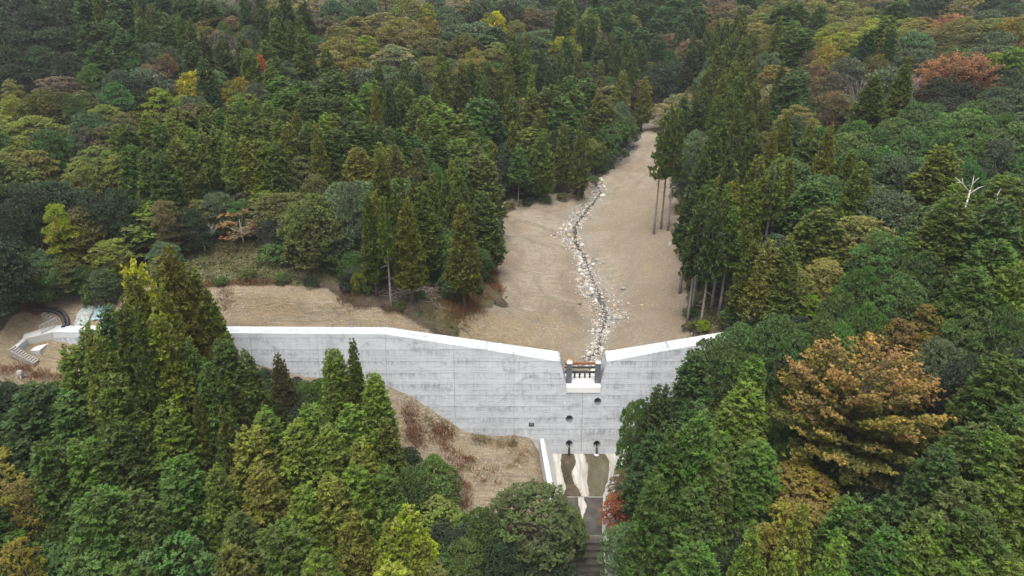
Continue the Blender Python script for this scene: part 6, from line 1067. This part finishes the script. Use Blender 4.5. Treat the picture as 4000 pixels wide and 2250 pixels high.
def cherry_crown(seed, H=14.0, RR=7.6):
    """long rising boughs with flat side sprays, the outer tips coloured"""
    r = np.random.default_rng(seed); Cs, Us, Ns, Ls, Ws, Ti, Tp, Hu = [], [], [], [], [], [], [], []
    m = MB(); m.tube([(0, 0, -.8), (.1, 0, 2.5), (0, .1, 6.5), (0, 0, 11.5)], [.36, .30, .2, .06], 8)
    up = np.array([0, 0, 1.0])
    for i in range(135):
        f = ((i + r.random()) / 135); az = i * 2.39996 + r.normal(0, .2)
        ez = H * (.16 + .84 * f ** .85); env = RR * math.sqrt(max(.02, 1 - max(0, (ez / H - .38) / .64) ** 2)) * (1.0 if ez / H > .38 else .78 + .22 * ez / H / .38)
        L0 = env * (.74 + .36 * r.random()); d0 = np.array([math.cos(az), math.sin(az), 0]); side = np.array([-d0[1], d0[0], 0])
        p0 = np.array([0, 0, max(2.0, ez * .62 - .2 * L0)]); e = d0 * L0 + up * (ez + r.normal(0, .35)); mid = p0 * .45 + e * .55 + up * (-.04 * L0) + side * r.normal(0, .25)
        m.tube([p0, mid, e], [.09, .055, .015], 4, False); bt = r.random(); bq = r.random()
        ns = int(9 + L0 * 2.2)
        for k in range(ns):
            s = .28 + .74 * (k + r.random()) / ns; q = p0 * (1 - s) ** 2 + 2 * s * (1 - s) * mid + s * s * e
            w = (1.2 - .65 * s) * (.5 + .6 * r.random()) * 1.9; a = (1 if k % 2 else -1) * (.25 + 1.0 * r.random()); sd = unit(d0 * math.cos(a) + side * math.sin(a) + up * (.10 + .25 * r.random()))
            for g in range(4):
                c0 = q + sd * w * (g + .6) / 4 + r.normal(0, .16, 3); n_ = 8
                dd = unit(sd + r.normal(0, .6, (n_, 3)) * np.array([1, 1, .6])); Cs.append(c0 + dd * .15); Us.append(dd); Ns.append(unit(up + r.normal(0, .42, (n_, 3)) + d0 * .25))
                L = .20 + .16 * r.random(n_); Ls.append(L); Ws.append(L * .58); Ti.append(np.clip(.28 * bt + .25 * r.random() + .4 * r.random(n_), 0, 1))
                out = (s - .62) * 1.1 + (c0[2] / H - .55) * 1.3 + .6 * (bq - .45)
                Tp.append(np.clip(out + r.normal(0, .22, n_), 0, 1)); Hu.append(np.clip(bt * .5 + .5 * r.random(n_), 0, 1))
    k = np.concatenate
    return leaf_mesh('cherry_crown', k(Cs), k(Us), k(Ns), k(Ls), k(Ws), k(Ti), k(Tp), k(Hu)), m.mesh('cherry_trunk', M_BARK, True)
for s in range(2):
    cm_, tm_ = cherry_crown(110 + s); reg('cherry', cm_, tm_, 14, 7.6)
for s in range(2):
    me, cl = broadleaf('sparse_crown', 120 + s, 9, 3.6, .25, 26, 12, 7, .36, .8, True, .2, 'patch')
    reg('sparse', me, trunk_broad('sparse_trunk', 9, .16, s, cl, M_BARKPALE, .3), 9, 3.6)
for s in range(3):
    me, cl = broadleaf('bush_crown', 130 + s, 3.2, 2.4, .02, 22, 20, 8, .36, .9)
    reg('bush', me, trunk_broad('bush_stem', 3.2, .08, s, cl, M_BARK, .1, 2), 3.2, 2.4)
def ginkgo_crown(seed):
    """upswept separate boughs, feathery"""
    r = np.random.default_rng(seed); Cs, Us, Ns, Ls, Ws, Ti, Tp, Hu = [], [], [], [], [], [], [], []
    m = MB(); m.tube([(0, 0, -.8), (0, 0, 6), (.1, 0, 13.5)], [.26, .2, .05], 8)
    for i in range(34):
        z0 = 2.5 + 10.6 * (i / 34) ** .9; a = i * 2.4 + r.normal(0, .3); L0 = (4.2 * (1 - (z0 - 2) / 14.5) + .5) * (.8 + .35 * r.random())
        d0 = np.array([math.cos(a), math.sin(a), 0]); e = np.array([0, 0, z0]) + d0 * L0 + np.array([0, 0, L0 * .62])
        mid = np.array([0, 0, z0]) + d0 * L0 * .55 + np.array([0, 0, L0 * .22]); m.tube([(0, 0, z0), mid, e], [.07, .05, .015], 4, False)
        for k in range(int(16 + L0 * 17)):
            s = .2 + .8 * r.random(); q = np.array([0, 0, z0]) * (1 - s) ** 2 + 2 * s * (1 - s) * mid + s * s * e + r.normal(0, .22, 3); n_ = 6
            dd = unit(d0 * .5 + np.array([0, 0, .5]) + r.normal(0, .7, (n_, 3))); Cs.append(q + dd * .16); Us.append(dd); Ns.append(unit(r.normal(0, .6, (n_, 3)) + np.array([0, 0, 1]) + d0 * .4))
            L = .30 + .22 * r.random(n_); Ls.append(L); Ws.append(L * .7); Ti.append(.25 + .6 * r.random(n_)); Tp.append((r.random(n_) > .75) * r.random(n_)); Hu.append(r.random(n_))
    c = np.concatenate
    return leaf_mesh('ginkgo_crown', c(Cs), c(Us), c(Ns), c(Ls), c(Ws), c(Ti), c(Tp), c(Hu)), m.mesh('ginkgo_trunk', M_BARK, True)
cm_, tm_ = ginkgo_crown(3); reg('ginkgo', cm_, tm_, 15.5, 4.4)
for s in range(3):
    m = bare_crown('b', 140 + s, 8, 3.2, .18, 30, 9); me = m.mesh('bare_branches', (M_WOODGREY, M_WOODGREY, M_DEADWHITE)[s], False)
    tm = MB().tube([(0, 0, -.6), (0.05, 0, 1.2), (0, 0, 2.6)], [.14, .12, .08], 6).mesh('bare_trunk', (M_BARKPALE, M_WOODGREY, M_DEADWHITE)[s], True); reg('bare', me, tm, 8, 3.2)
def palm():
    r = np.random.default_rng(5); Cs, Us, Ns, Ls, Ws, Ti = [], [], [], [], [], []
    for i in range(20):
        a = i * 2.4; el = 1.1 - 1.5 * (i / 20); d = np.array([math.cos(a) * math.cos(el), math.sin(a) * math.cos(el), math.sin(el)]); q = np.array([0, 0, 4.3]) + d * .85
        for k in range(13):
            b = (k - 6) / 6 * 1.35; s = unit(np.cross(d, [0, 0, 1.01])); u = d * math.cos(b) + s * math.sin(b) + np.array([0, 0, -.25 * abs(b)])
            Cs.append(q + u * .36); Us.append(u); Ns.append(np.cross(u, s) + np.array([0, 0, .5])); Ls.append(.8); Ws.append(.11); Ti.append(.3 + .5 * r.random())
    A = lambda q: np.array(q, float); n = len(Cs)
    return leaf_mesh('palm_fronds', A(Cs), A(Us), unit(A(Ns)), A(Ls), A(Ws), A(Ti), np.zeros(n), r.random(n), .02), MB().tube([(0, 0, -.5), (.05, 0, 2), (0, 0, 4.3)], [.13, .12, .1], 8).mesh('palm_trunk', M_BARK, True)
cm_, tm_ = palm(); reg('palm', cm_, tm_, 5, 1.5)

PARTN = {'bare': ('branches', 'trunk'), 'palm': ('fronds', 'trunk'), 'bush': ('crown', 'stem')}
def plant(kind, var, x, y, h, rad, rz, name, col, tip, label, cat, group):
    P = PROTO[kind]; crown, trunk, H0, R0 = P[var % len(P)]
    e = bpy.data.objects.new(name, None); e.empty_display_size = .2; COL.objects.link(e)
    e.location = (x, y, gz(x, y)); e.rotation_euler = (0, 0, rz); e.scale = (rad / R0, rad / R0, h / H0); tag(e, label, cat, group)
    cn, tn = PARTN.get(kind, ('crown', 'trunk'))
    c = bpy.data.objects.new(cn, crown); COL.objects.link(c); c.parent = e; c.color = (*col, 1); c['tip_colour'] = list(tip)
    tk = bpy.data.objects.new(tn, trunk); COL.objects.link(tk); tk.parent = e
    return e


# ------------------------------------------------------------------ plant the trees
rt = np.random.default_rng(99)
for (kind, ck, x, y, h, rad, *w_) in TREES:
    k0 = kind.replace('_far', '')
    lab = w_[0] if len(w_) == 1 else ' '.join(q for q in (ORDINAL[w_[0]], COLOUR_WORD[ck], KIND_WORD[k0], RELATION[w_[1]], LANDMARK[w_[2]]) if q)
    col = np.array(TREE_COLOUR[ck]) * 0.97 * (0.82 + .36 * rt.random()) * (1 + rt.normal(0, .06, 3))
    tip = TREE_TIP.get(ck, tuple(min(1, q) for q in (np.array(TREE_COLOUR[ck]) * np.array([1.35, 1.15, 1.0]))))
    nm = TREE_NAME[k0] if ck != 're' else 'maple_tree'
    plant(kind, int(rt.integers(0, 99)), x, y, h, rad, rt.random() * 6.283, nm, tuple(np.clip(col, 0.005, 1)), tip, lab, 'bare tree' if k0 == 'bare' else 'shrub' if k0 == 'bush' else 'palm' if k0 == 'palm' else 'tree', TREE_GROUP.get(k0))


# ------------------------------------------------------------------ stones of the stream bed and the graded ground
rs = np.random.default_rng(321)
t = NT('stone', 0.9, 0.25); oi = t.n('ShaderNodeObjectInfo'); p = t.pos()
M_STONE = t.base(t.mix(1.0, oi.outputs['Color'], t.ramp(t.noise(p, 3.0, 4), [(0.3, (0.72, 0.70, 0.66)), (0.7, (1.1, 1.08, 1.04))]), 'MULTIPLY')); t.bump(t.noise(p, 7, 4), 0.4, 0.06)
def ico(sub):
    bm = bmesh.new(); bmesh.ops.create_icosphere(bm, subdivisions=sub, radius=1.0); v = np.array([q.co[:] for q in bm.verts]); f = np.array([[x.index for x in q.verts] for q in bm.faces]); bm.free(); return v, f
IV, IF = ico(2); IV1, IF1 = ico(1)
def rock_verts(v, r, rough=.25):
    k = unit(r.normal(0, 1, (7, 3))); off = .55 + .35 * r.random(7); s = np.array([1, .6 + .4 * r.random(), .45 + .3 * r.random()])
    d = v.copy(); dots = v @ k.T
    lim = np.min(np.where(dots > .05, off[None] / np.maximum(dots, .05), 9), 1); d = v * np.minimum(1, lim)[:, None]
    return d * s
rock_me = [npmesh('stone', rock_verts(IV, rs), IF, [M_STONE]) for _ in range(10)]
cumd = np.concatenate([[0], np.cumsum(np.hypot(*np.diff(STREAM, axis=0).T))])
def along(s):
    return np.array([np.interp(s, cumd, STREAM[:, 0]), np.interp(s, cumd, STREAM[:, 1])])
def lateral(s, w):
    a = along(s - .4); b = along(s + .4); d = unit((b - a)[None])[0]; return along(s) + np.array([d[1], -d[0]]) * w
def fan(s):      # half-width of the rocky strip and its bias, along the stream
    y = along(s)[1]
    hw = np.interp(y, [90, 96, 103, 106, 112, 117, 123, 130, 137, 143, 150, 160, 175, 200], [1.3, 1.0, 1.5, 3.2, 3.0, 3.0, 1.9, 1.7, 2.6, 2.2, 1.5, 1.5, 1.3, .8])
    bias = np.interp(y, [90, 103, 107, 112, 117, 123, 130, 136, 143, 160], [0, 0, 1.2, -.3, -1.6, -.5, -.3, -1.4, -.5, 0]); return hw, bias
SMAX = float(np.interp(196, STREAM[:, 1], cumd))
STONECOL = [(0.37, 0.34, 0.295), (0.28, 0.255, 0.22), (0.46, 0.43, 0.38), (0.17, 0.16, 0.145), (0.31, 0.245, 0.175), (0.24, 0.25, 0.255)]
n = 0
while n < 300:
    s = SMAX * rs.random() ** 1.25; hw, bi = fan(s)
    w = bi + rs.normal(0, hw * .56); x, y = lateral(s, w)
    if y < 91 or abs(w) < .55: continue
    sz = .24 + .42 * rs.random() ** 2.0
    o = ob('stone', rock_me[n % 10], gob); o.location = (x, y, gz(x, y) + sz * .08); o.scale = (sz * (1 + .3 * rs.random()), sz, sz * (.9 + .3 * rs.random())); o.rotation_euler = (rs.normal(0, .25), rs.normal(0, .25), rs.random() * 6.28)
    c = np.array(STONECOL[int(rs.integers(0, 6))]) * (.8 + .4 * rs.random()); o.color = (*np.clip(c, 0, 1), 1); n += 1
# smaller stones, too many to count
def scatter_rocks(name, P, sizes, cols):
    V = []; C = []; base = [rock_verts(IV1, rs) for _ in range(16)]
    n = len(P); F = (np.arange(n)[:, None, None] * len(IV1) + IF1[None]).reshape(-1, 3)
    for i in range(n):
        a = rs.random() * 6.28; ca, sa = math.cos(a), math.sin(a); b = base[i % 16] * sizes[i]
        V.append(np.stack([b[:, 0] * ca - b[:, 1] * sa, b[:, 0] * sa + b[:, 1] * ca, b[:, 2]], -1) + P[i])
    col = np.repeat(np.concatenate([cols, np.ones((n, 1))], 1)[:, None], len(IV1), 1).reshape(-1, 4)
    return npmesh(name, np.concatenate(V), F, [M_PEB], False, {'leaf': col})
t = NT('pebble', 0.92, 0.2); M_PEB = t.base(t.attr('leaf'))
P = []; S_ = []
for _ in range(9000):
    s = SMAX * rs.random() ** 1.1; hw, bi = fan(s); x, y = lateral(s, bi + rs.normal(0, hw * .56))
    if y < 90: continue
    P.append((x, y)); S_.append(.08 + .22 * rs.random() ** 2)
def in_bare(n, polys, clump, smin, smax):
    k = 0
    while k < n:
        pl = polys[int(rs.integers(0, len(polys)))]; a = np.array(pl); x = rs.uniform(a[:, 0].min(), a[:, 0].max(), 400); y = rs.uniform(a[:, 1].min(), a[:, 1].max(), 400)
        m = (poly_mask(x, y, pl) > .3) & ~((y > 84.2) & (y < 89.2)) & (_vnoise(x, y, 5.5, 77) + .6 * _vnoise(x, y, 2, 78) + .15 > clump * (rs.random(400) - .35)) & ~((x > 5) & (x < 17) & (y < 86))
        for q in np.nonzero(m)[0]: P.append((x[q], y[q])); S_.append(smin + (smax - smin) * rs.random() ** 3); k += 1
in_bare(6500, [Z_BASIN], 1.3, .04, .15); in_bare(2200, [Z_CUT, Z_OCHRE, Z_LEFT], 1.0, .04, .16); in_bare(2600, [Z_DOWN], 1.3, .04, .14)
P = np.array(P); pz = gzv(P[:, 0], P[:, 1]); S_ = np.array(S_)
cols = np.array(STONECOL)[rs.integers(0, 6, len(P))] * (.7 + .45 * rs.random((len(P), 1)))
farb = (_segdist(P[:, 0], P[:, 1], STREAM) > 4)[:, None]; cols = np.where(farb, cols * .45 + .55 * np.array([.30, .24, .17]) * (.7 + .6 * rs.random((len(P), 1))), cols)
tag(ob('small_stones', scatter_rocks('small_stones', np.column_stack([P, pz + S_ * .15]), S_, cols), gob), kind='stuff')
# shallow stream water
t = NT('stream_water', 0.08, 0.5); p = t.pos(); t.base(t.ramp(t.noise(p, 1.5, 4), [(0.3, (0.028, 0.025, 0.02)), (0.7, (0.07, 0.063, 0.052))])); t.bump(t.noise(p, 5, 3), 0.2, 0.03); M_WATER = t.m
ss = np.arange(0.2, SMAX, .45); V = []; F = []
for i, s in enumerate(ss):
    w = (.36 + .34 * max(0, math.sin(s * .31 + 1)) + .2 * rs.random()) * (1.7 if s < 12 else 1); off = .25 * math.sin(s * .53)
    zc = min(gz(*lateral(s, off)), gz(*lateral(s, off + .3)), gz(*lateral(s, off - .3)))
    for k_ in (-1, 0, 1): q = lateral(s, off + k_ * w); V.append((q[0], q[1], zc + .13))
for i in range(len(ss) - 1):
    for k_ in range(2): F.append((i * 3 + k_, i * 3 + k_ + 1, i * 3 + 4 + k_, i * 3 + 3 + k_))
me = bpy.data.meshes.new('water'); me.from_pydata(V, [], F); me.polygons.foreach_set('use_smooth', np.ones(len(F), bool)); me.materials.append(M_WATER)
tag(ob('stream', me), 'thin dark stream winding among pale stones through the basin', kind='structure')

# ------------------------------------------------------------------ low growth
def blades(name, P, h, col, tipc, n_per=9, lean=.45, wid=.10, spread=.35, flat=False):
    P = np.asarray(P, float); N_ = len(P); r = rs
    c = np.repeat(P, n_per, 0); m = len(c); c = c + np.column_stack([r.normal(0, spread, (m, 2)), np.zeros(m)]); c[:, 2] = gzv(c[:, 0], c[:, 1])
    hh = np.repeat(np.asarray(h), n_per) * (.6 + .7 * r.random(m))
    if flat: U = unit(np.column_stack([r.normal(0, 1, (m, 2)), .25 + .5 * r.random(m)]))
    else: U = unit(np.column_stack([r.normal(0, lean, (m, 2)), np.ones(m)]))
    Nn = unit(np.column_stack([r.normal(0, 1, (m, 2)), .3 + r.random(m)])); C = c + U * (hh * .5)[:, None]
    tn = np.repeat(r.random(N_), n_per) * .5 + .5 * r.random(m)
    me = leaf_mesh(name, C, U, Nn, hh, np.maximum(hh * wid, .03) if not flat else hh * .5, np.clip(tn, 0, 1), (r.random(m) > .55) * r.random(m), r.random(m), .04)
    o = ob(name, me); o.color = (*col, 1); o['tip_colour'] = list(tipc); return o
def disc(cx, cy, rx, ry, n, rot=0.0):
    a = rs.random(n) * 6.283; q = np.sqrt(rs.random(n)); x = np.cos(a) * q * rx; y = np.sin(a) * q * ry; c, s = math.cos(rot), math.sin(rot)
    return np.column_stack([cx + x * c - y * s, cy + x * s + y * c])
def lift(P): return np.column_stack([P, gzv(P[:, 0], P[:, 1])])
RED = np.concatenate([disc(x, y, a, b, n, r) for (x, y, a, b, n, r) in [(-3.9,116.1,1.2,2.2,60,.6),(-2.9,120.3,.8,1.4,26,.5),(-3.1,110.5,1.3,2.2,70,.6),(-8.3,95.3,1.2,1.6,60,.8),(-7.4,94.2,1.4,1.8,70,.8),(-9.2,93.2,1.6,1.2,60,.4),(-5.9,96.8,1.1,2.2,60,.8),(-25.1,94.2,1.8,.9,50,0),
 (-46.8,95.9,1.8,.6,40,0),(-44.5,96.1,1.8,.6,44,0),(-42,96.3,1.8,.6,40,0),(-39.5,96.8,1.8,.6,36,0),(-37,97.3,1.5,.6,26,0),(-43.8,93.6,1.3,.9,46,0),(-71.6,90.9,1.2,.8,60,.6),(-70.2,90.3,.9,.5,36,.6),(-72.6,92,1,.8,40,0),(-67.5,80.8,1.3,.8,40,0),(-64.9,80.2,1.4,.7,50,0),(-69,79.8,1,.7,26,0),(-62.6,80.3,1,.6,26,0),
 (-15,83.2,1.2,1,70,0),(-14.3,80.8,1,1.6,80,0),(-13.6,79.4,.8,1.2,44,0),(-10.2,82.5,1.5,.9,90,0),(-9.8,80.5,.8,.6,26,0),(-8.0,75.9,.7,1.4,56,.3),(-6.7,73,.8,1.5,56,.3),(-6.4,70.4,.9,1.2,50,0),(-6.2,79.4,.8,.5,22,0),(-7.5,98,2.2,3,110,.6),(-3.4,113,1.2,3,60,.4),(-12,81.6,2.2,1.2,70,0),(-8,79,2,1.4,50,0),(-3,76,3,2.5,40,0),(-9.5,74.5,1,2,44,.3),(1.5,81,1.5,1,24,0),(-6.5,99,1.6,2.4,60,.6),(-4.8,106,1.2,2.4,50,.3),(-10,95.5,1.4,1.2,40,0),(-30,83.2,1.6,.8,36,0),(-24,83,1.5,.9,40,0)]])
DRY = np.concatenate([disc(x, y, a, b, n, 0) for (x, y, a, b, n) in [(-4.4,83,1.6,.6,60),(-1.2,82.4,1.6,.5,46),(.3,82.7,.6,.4,16),(-12.2,83.3,.9,.5,26),(-9.6,83.4,.9,.5,30),(-6.7,77.5,.9,.7,24),(0,77.9,.7,.5,14),(1,79.3,.6,.4,12),(-4.7,117.7,1,2,40),(-6.2,101.7,1.4,2.4,80),(-8.8,92.6,2.2,1.2,80),(-13,93.2,1.8,.8,50),(-18,93,1.8,.8,40),(16.6,155,.7,1.2,22),(-5.3,103,1.2,2,60),(-10,97,3,3,120),(-2,73,4,4,30),(-60,78,6,2.5,90),(-66,77,4,2,60),(31,108,1,5,70),(32,99,1,4,70),(33,130,.8,6,40),(20,162,1,3,30)]])
tag(blades('red_weeds', lift(RED), .35 + .35 * rs.random(len(RED)), (0.15, 0.062, 0.036), (0.20, 0.11, 0.055), 9, .75, .10, .45), 'rust red weeds in patches on the graded banks', kind='stuff')
tag(blades('dry_grass', lift(DRY), .30 + .35 * rs.random(len(DRY)), (0.17, 0.115, 0.05), (0.10, 0.10, 0.035), 9, .6, .08, .30), 'dry brown and olive grass tufts on the banks', kind='stuff')
def zone_pts(pl, n, nz=0.0):
    out = []
    a = np.array(pl)
    while len(out) < n:
        x = rs.uniform(a[:, 0].min(), a[:, 0].max(), 500); y = rs.uniform(a[:, 1].min(), a[:, 1].max(), 500); m = (poly_mask(x, y, pl) > 0) & (_vnoise(x, y, 6, 91) + .5 * _vnoise(x, y, 2.2, 92) > nz - .3 * rs.random(500))
        out += list(zip(x[m], y[m]))
    return np.array(out[:n])
SCR = np.concatenate([zone_pts(Z_SCRUB, 2200), zone_pts(Z_RIGHT, 700)])
tag(blades('undergrowth', lift(SCR), .22 + .3 * rs.random(len(SCR)), (0.075, 0.085, 0.028), (0.15, 0.10, 0.055), 7, .7, .3, .4, True), 'low green and brown scrub on the clearing', kind='stuff')
EDGE = []
while len(EDGE) < 3600:
    x = rs.uniform(-90, 100, 1000); y = rs.uniform(48, 175, 1000)
    ok = np.ones(1000, bool)
    for pl in (Z_BASIN, Z_CUT, Z_LEFT, Z_DOWN): ok &= poly_mask(x, y, pl) < -.4
    ok &= ~((y > 83) & (y < 90) & (x < 40)) & ~((x > 3) & (x < 19) & (y < 86)) & (_vnoise(x, y, 5, 95) > -.1)
    EDGE += list(zip(x[ok], y[ok]))
EDGE = np.array(EDGE[:3600])
tag(blades('forest_floor_plants', lift(EDGE), .3 + .5 * rs.random(len(EDGE)), (0.05, 0.07, 0.025), (0.09, 0.065, 0.04), 6, .7, .3, .5, True), 'ferns and leaf litter on the forest floor', kind='stuff')
# felled brush on the bank behind the dam
Z_BRUSH = [(-24, 98), (-20, 104), (-12, 106), (-6, 108), (-4, 104), (-7, 98), (-12, 94), (-19, 94)]
m = MB(); BP = np.concatenate([zone_pts(Z_BRUSH, 420), zone_pts([(-70, 92), (-70, 97), (-58, 99), (-40, 98.5), (-40, 97), (-58, 95)], 120), zone_pts(Z_RIGHT, 70)])
for x, y in BP:
    L = .5 + 1.6 * rs.random(); a = rs.random() * 6.28; x2, y2 = x + L * math.cos(a), y + L * math.sin(a); z1, z2 = gz(x, y) + .08 + .25 * rs.random(), gz(x2, y2) + .08 + .25 * rs.random()
    m.tube([(x, y, z1), ((x + x2) / 2, (y + y2) / 2, (z1 + z2) / 2 + .08 * rs.normal()), (x2, y2, z2)], [.030, .024, .010], 3, False)
tag(m.build('brush_wood', M_WOODGREY), 'grey brown felled brush strewn over the bank', kind='stuff')
def log(pts, r0, lab, mat=M_WOODGREY, lift_=.12):
    P = [(x, y, gz(x, y) + lift_) for x, y in pts]; tag(MB().tube(P, [r0 * (1 - .6 * i / (len(P) - 1)) for i in range(len(P))], 7).build('fallen_log', mat, None, True), lab, 'log')
log([(-73, 92.5), (-70.3, 94.0), (-67.8, 95.2), (-64.8, 96)], .10, 'long thin grey log lying behind the black hoses')
log([(-76, 90.5), (-73.5, 91.6), (-71.6, 92.6)], .09, 'short grey log on top of the spoil mound')
log([(-14.2, 103.2), (-11.6, 101.2), (-9.6, 100.2)], .09, 'pale fallen pole on the brushy bank behind dam', M_BARKPALE)
log([(24.6, 173.6), (28.2, 175.6), (31.2, 176.8)], .16, 'pale log lying across the stream near the basin head', M_BARKPALE)
log([(31.6, 96.5), (33.2, 100.0), (34.6, 103.6)], .08, 'thin pale pole on the right bank under tall cedars', M_BARKPALE)
log([(33.0, 95.2), (34.8, 98.0), (36.4, 100)], .07, 'second thin pole lying lower on the right bank', M_BARKPALE)
log([(30.6, 124.6), (32.0, 125.4), (33.2, 125.2)], .09, 'bleached short log at right edge of basin', M_DEADWHITE, .2)
log([(30.8, 125.6), (32.2, 124.3), (33.4, 123.6)], .07, 'bleached crossed stick at right edge of basin', M_DEADWHITE, .35)
# stump on the left slope
m = MB(); m.tube([(-67, 79.3, gz(-67, 79.3) - .3), (-67, 79.3, gz(-67, 79.3) + .5), (-66.95, 79.3, gz(-67, 79.3) + .95)], [.55, .36, .33], 10)
for k_ in range(5):
    a = k_ * 1.256 + .3; m.tube([(-67, 79.3, gz(-67, 79.3) + .35), (-67 + .9 * math.cos(a), 79.3 + .9 * math.sin(a), gz(-67, 79.3) - .05)], [.16, .06], 5)
tag(m.build('tree_stump', M_WOODGREY, None, True), 'grey cut tree stump on tan slope below the steps', 'stump')
# bleached snags on the right
def snag(x, y, z0, pts_list, lab):
    e = empty('dead_snag', (x, y, gz(x, y))); tag(e, lab, 'snag'); H = z0 - gz(x, y)
    o = MB().tube([(0, 0, -.5), (.1, 0, H * .6), (0, 0, H)], [.2, .14, .09], 8).build('trunk', M_DEADWHITE, e, True)
    for br in pts_list: MB().tube([(q[0], q[1], q[2] + H) for q in br], [.075, .055, .02][:len(br)] if len(br) == 3 else [.06, .02], 6).build('branch', M_DEADWHITE, e, True)

snag(67.0, 96.5, gz(67, 96.5) + 12.5, [[(0, 0, -.3), (-1.2, .1, .9), (-2.6, .2, 1.9)], [(0, 0, -.3), (.2, .2, .9), (.1, .3, 2.2)], [(0, 0, -.6), (1.0, -.1, .4), (1.9, 0, .7)], [(-1.2, .1, .9), (-1.5, .3, 1.8)], [(.2, .2, .9), (.9, .2, 1.9)], [(-1.6, .1, 1.2), (-2.5, -.3, 1.3)]], 'bleached forked dead snag rising above evergreens at far right')
snag(68.6, 92.8, gz(68.6, 92.8) + 12.3, [[(0, 0, -.2), (-.15, 0, .7), (.1, 0, 1.5)]], 'short bleached snag beside the larger forked snag')

# ------------------------------------------------------------------ thin autumn haze
hz = NT('haze_air'); hz.t.nodes.remove(hz.b)
pv = hz.n('ShaderNodeVolumePrincipled'); pv.inputs['Color'].default_value = (0.86, 0.91, 1.0, 1); pv.inputs['Density'].default_value = 0.00015; pv.inputs['Anisotropy'].default_value = 0.2
hz.l(pv.outputs[0], hz.t.nodes['Material Output'].inputs['Volume'])
zlo = float(GZ.min()) - 1.5; zhi = max(float(GZ.max()), 75) + 22
hb = MB().box(gx[0] - 5, gx[-1] + 5, gy[0] - 5, gy[-1] + 5, zlo, zhi).build('haze', hz.m); tag(hb, 'faint pale haze over the valley', kind='stuff')
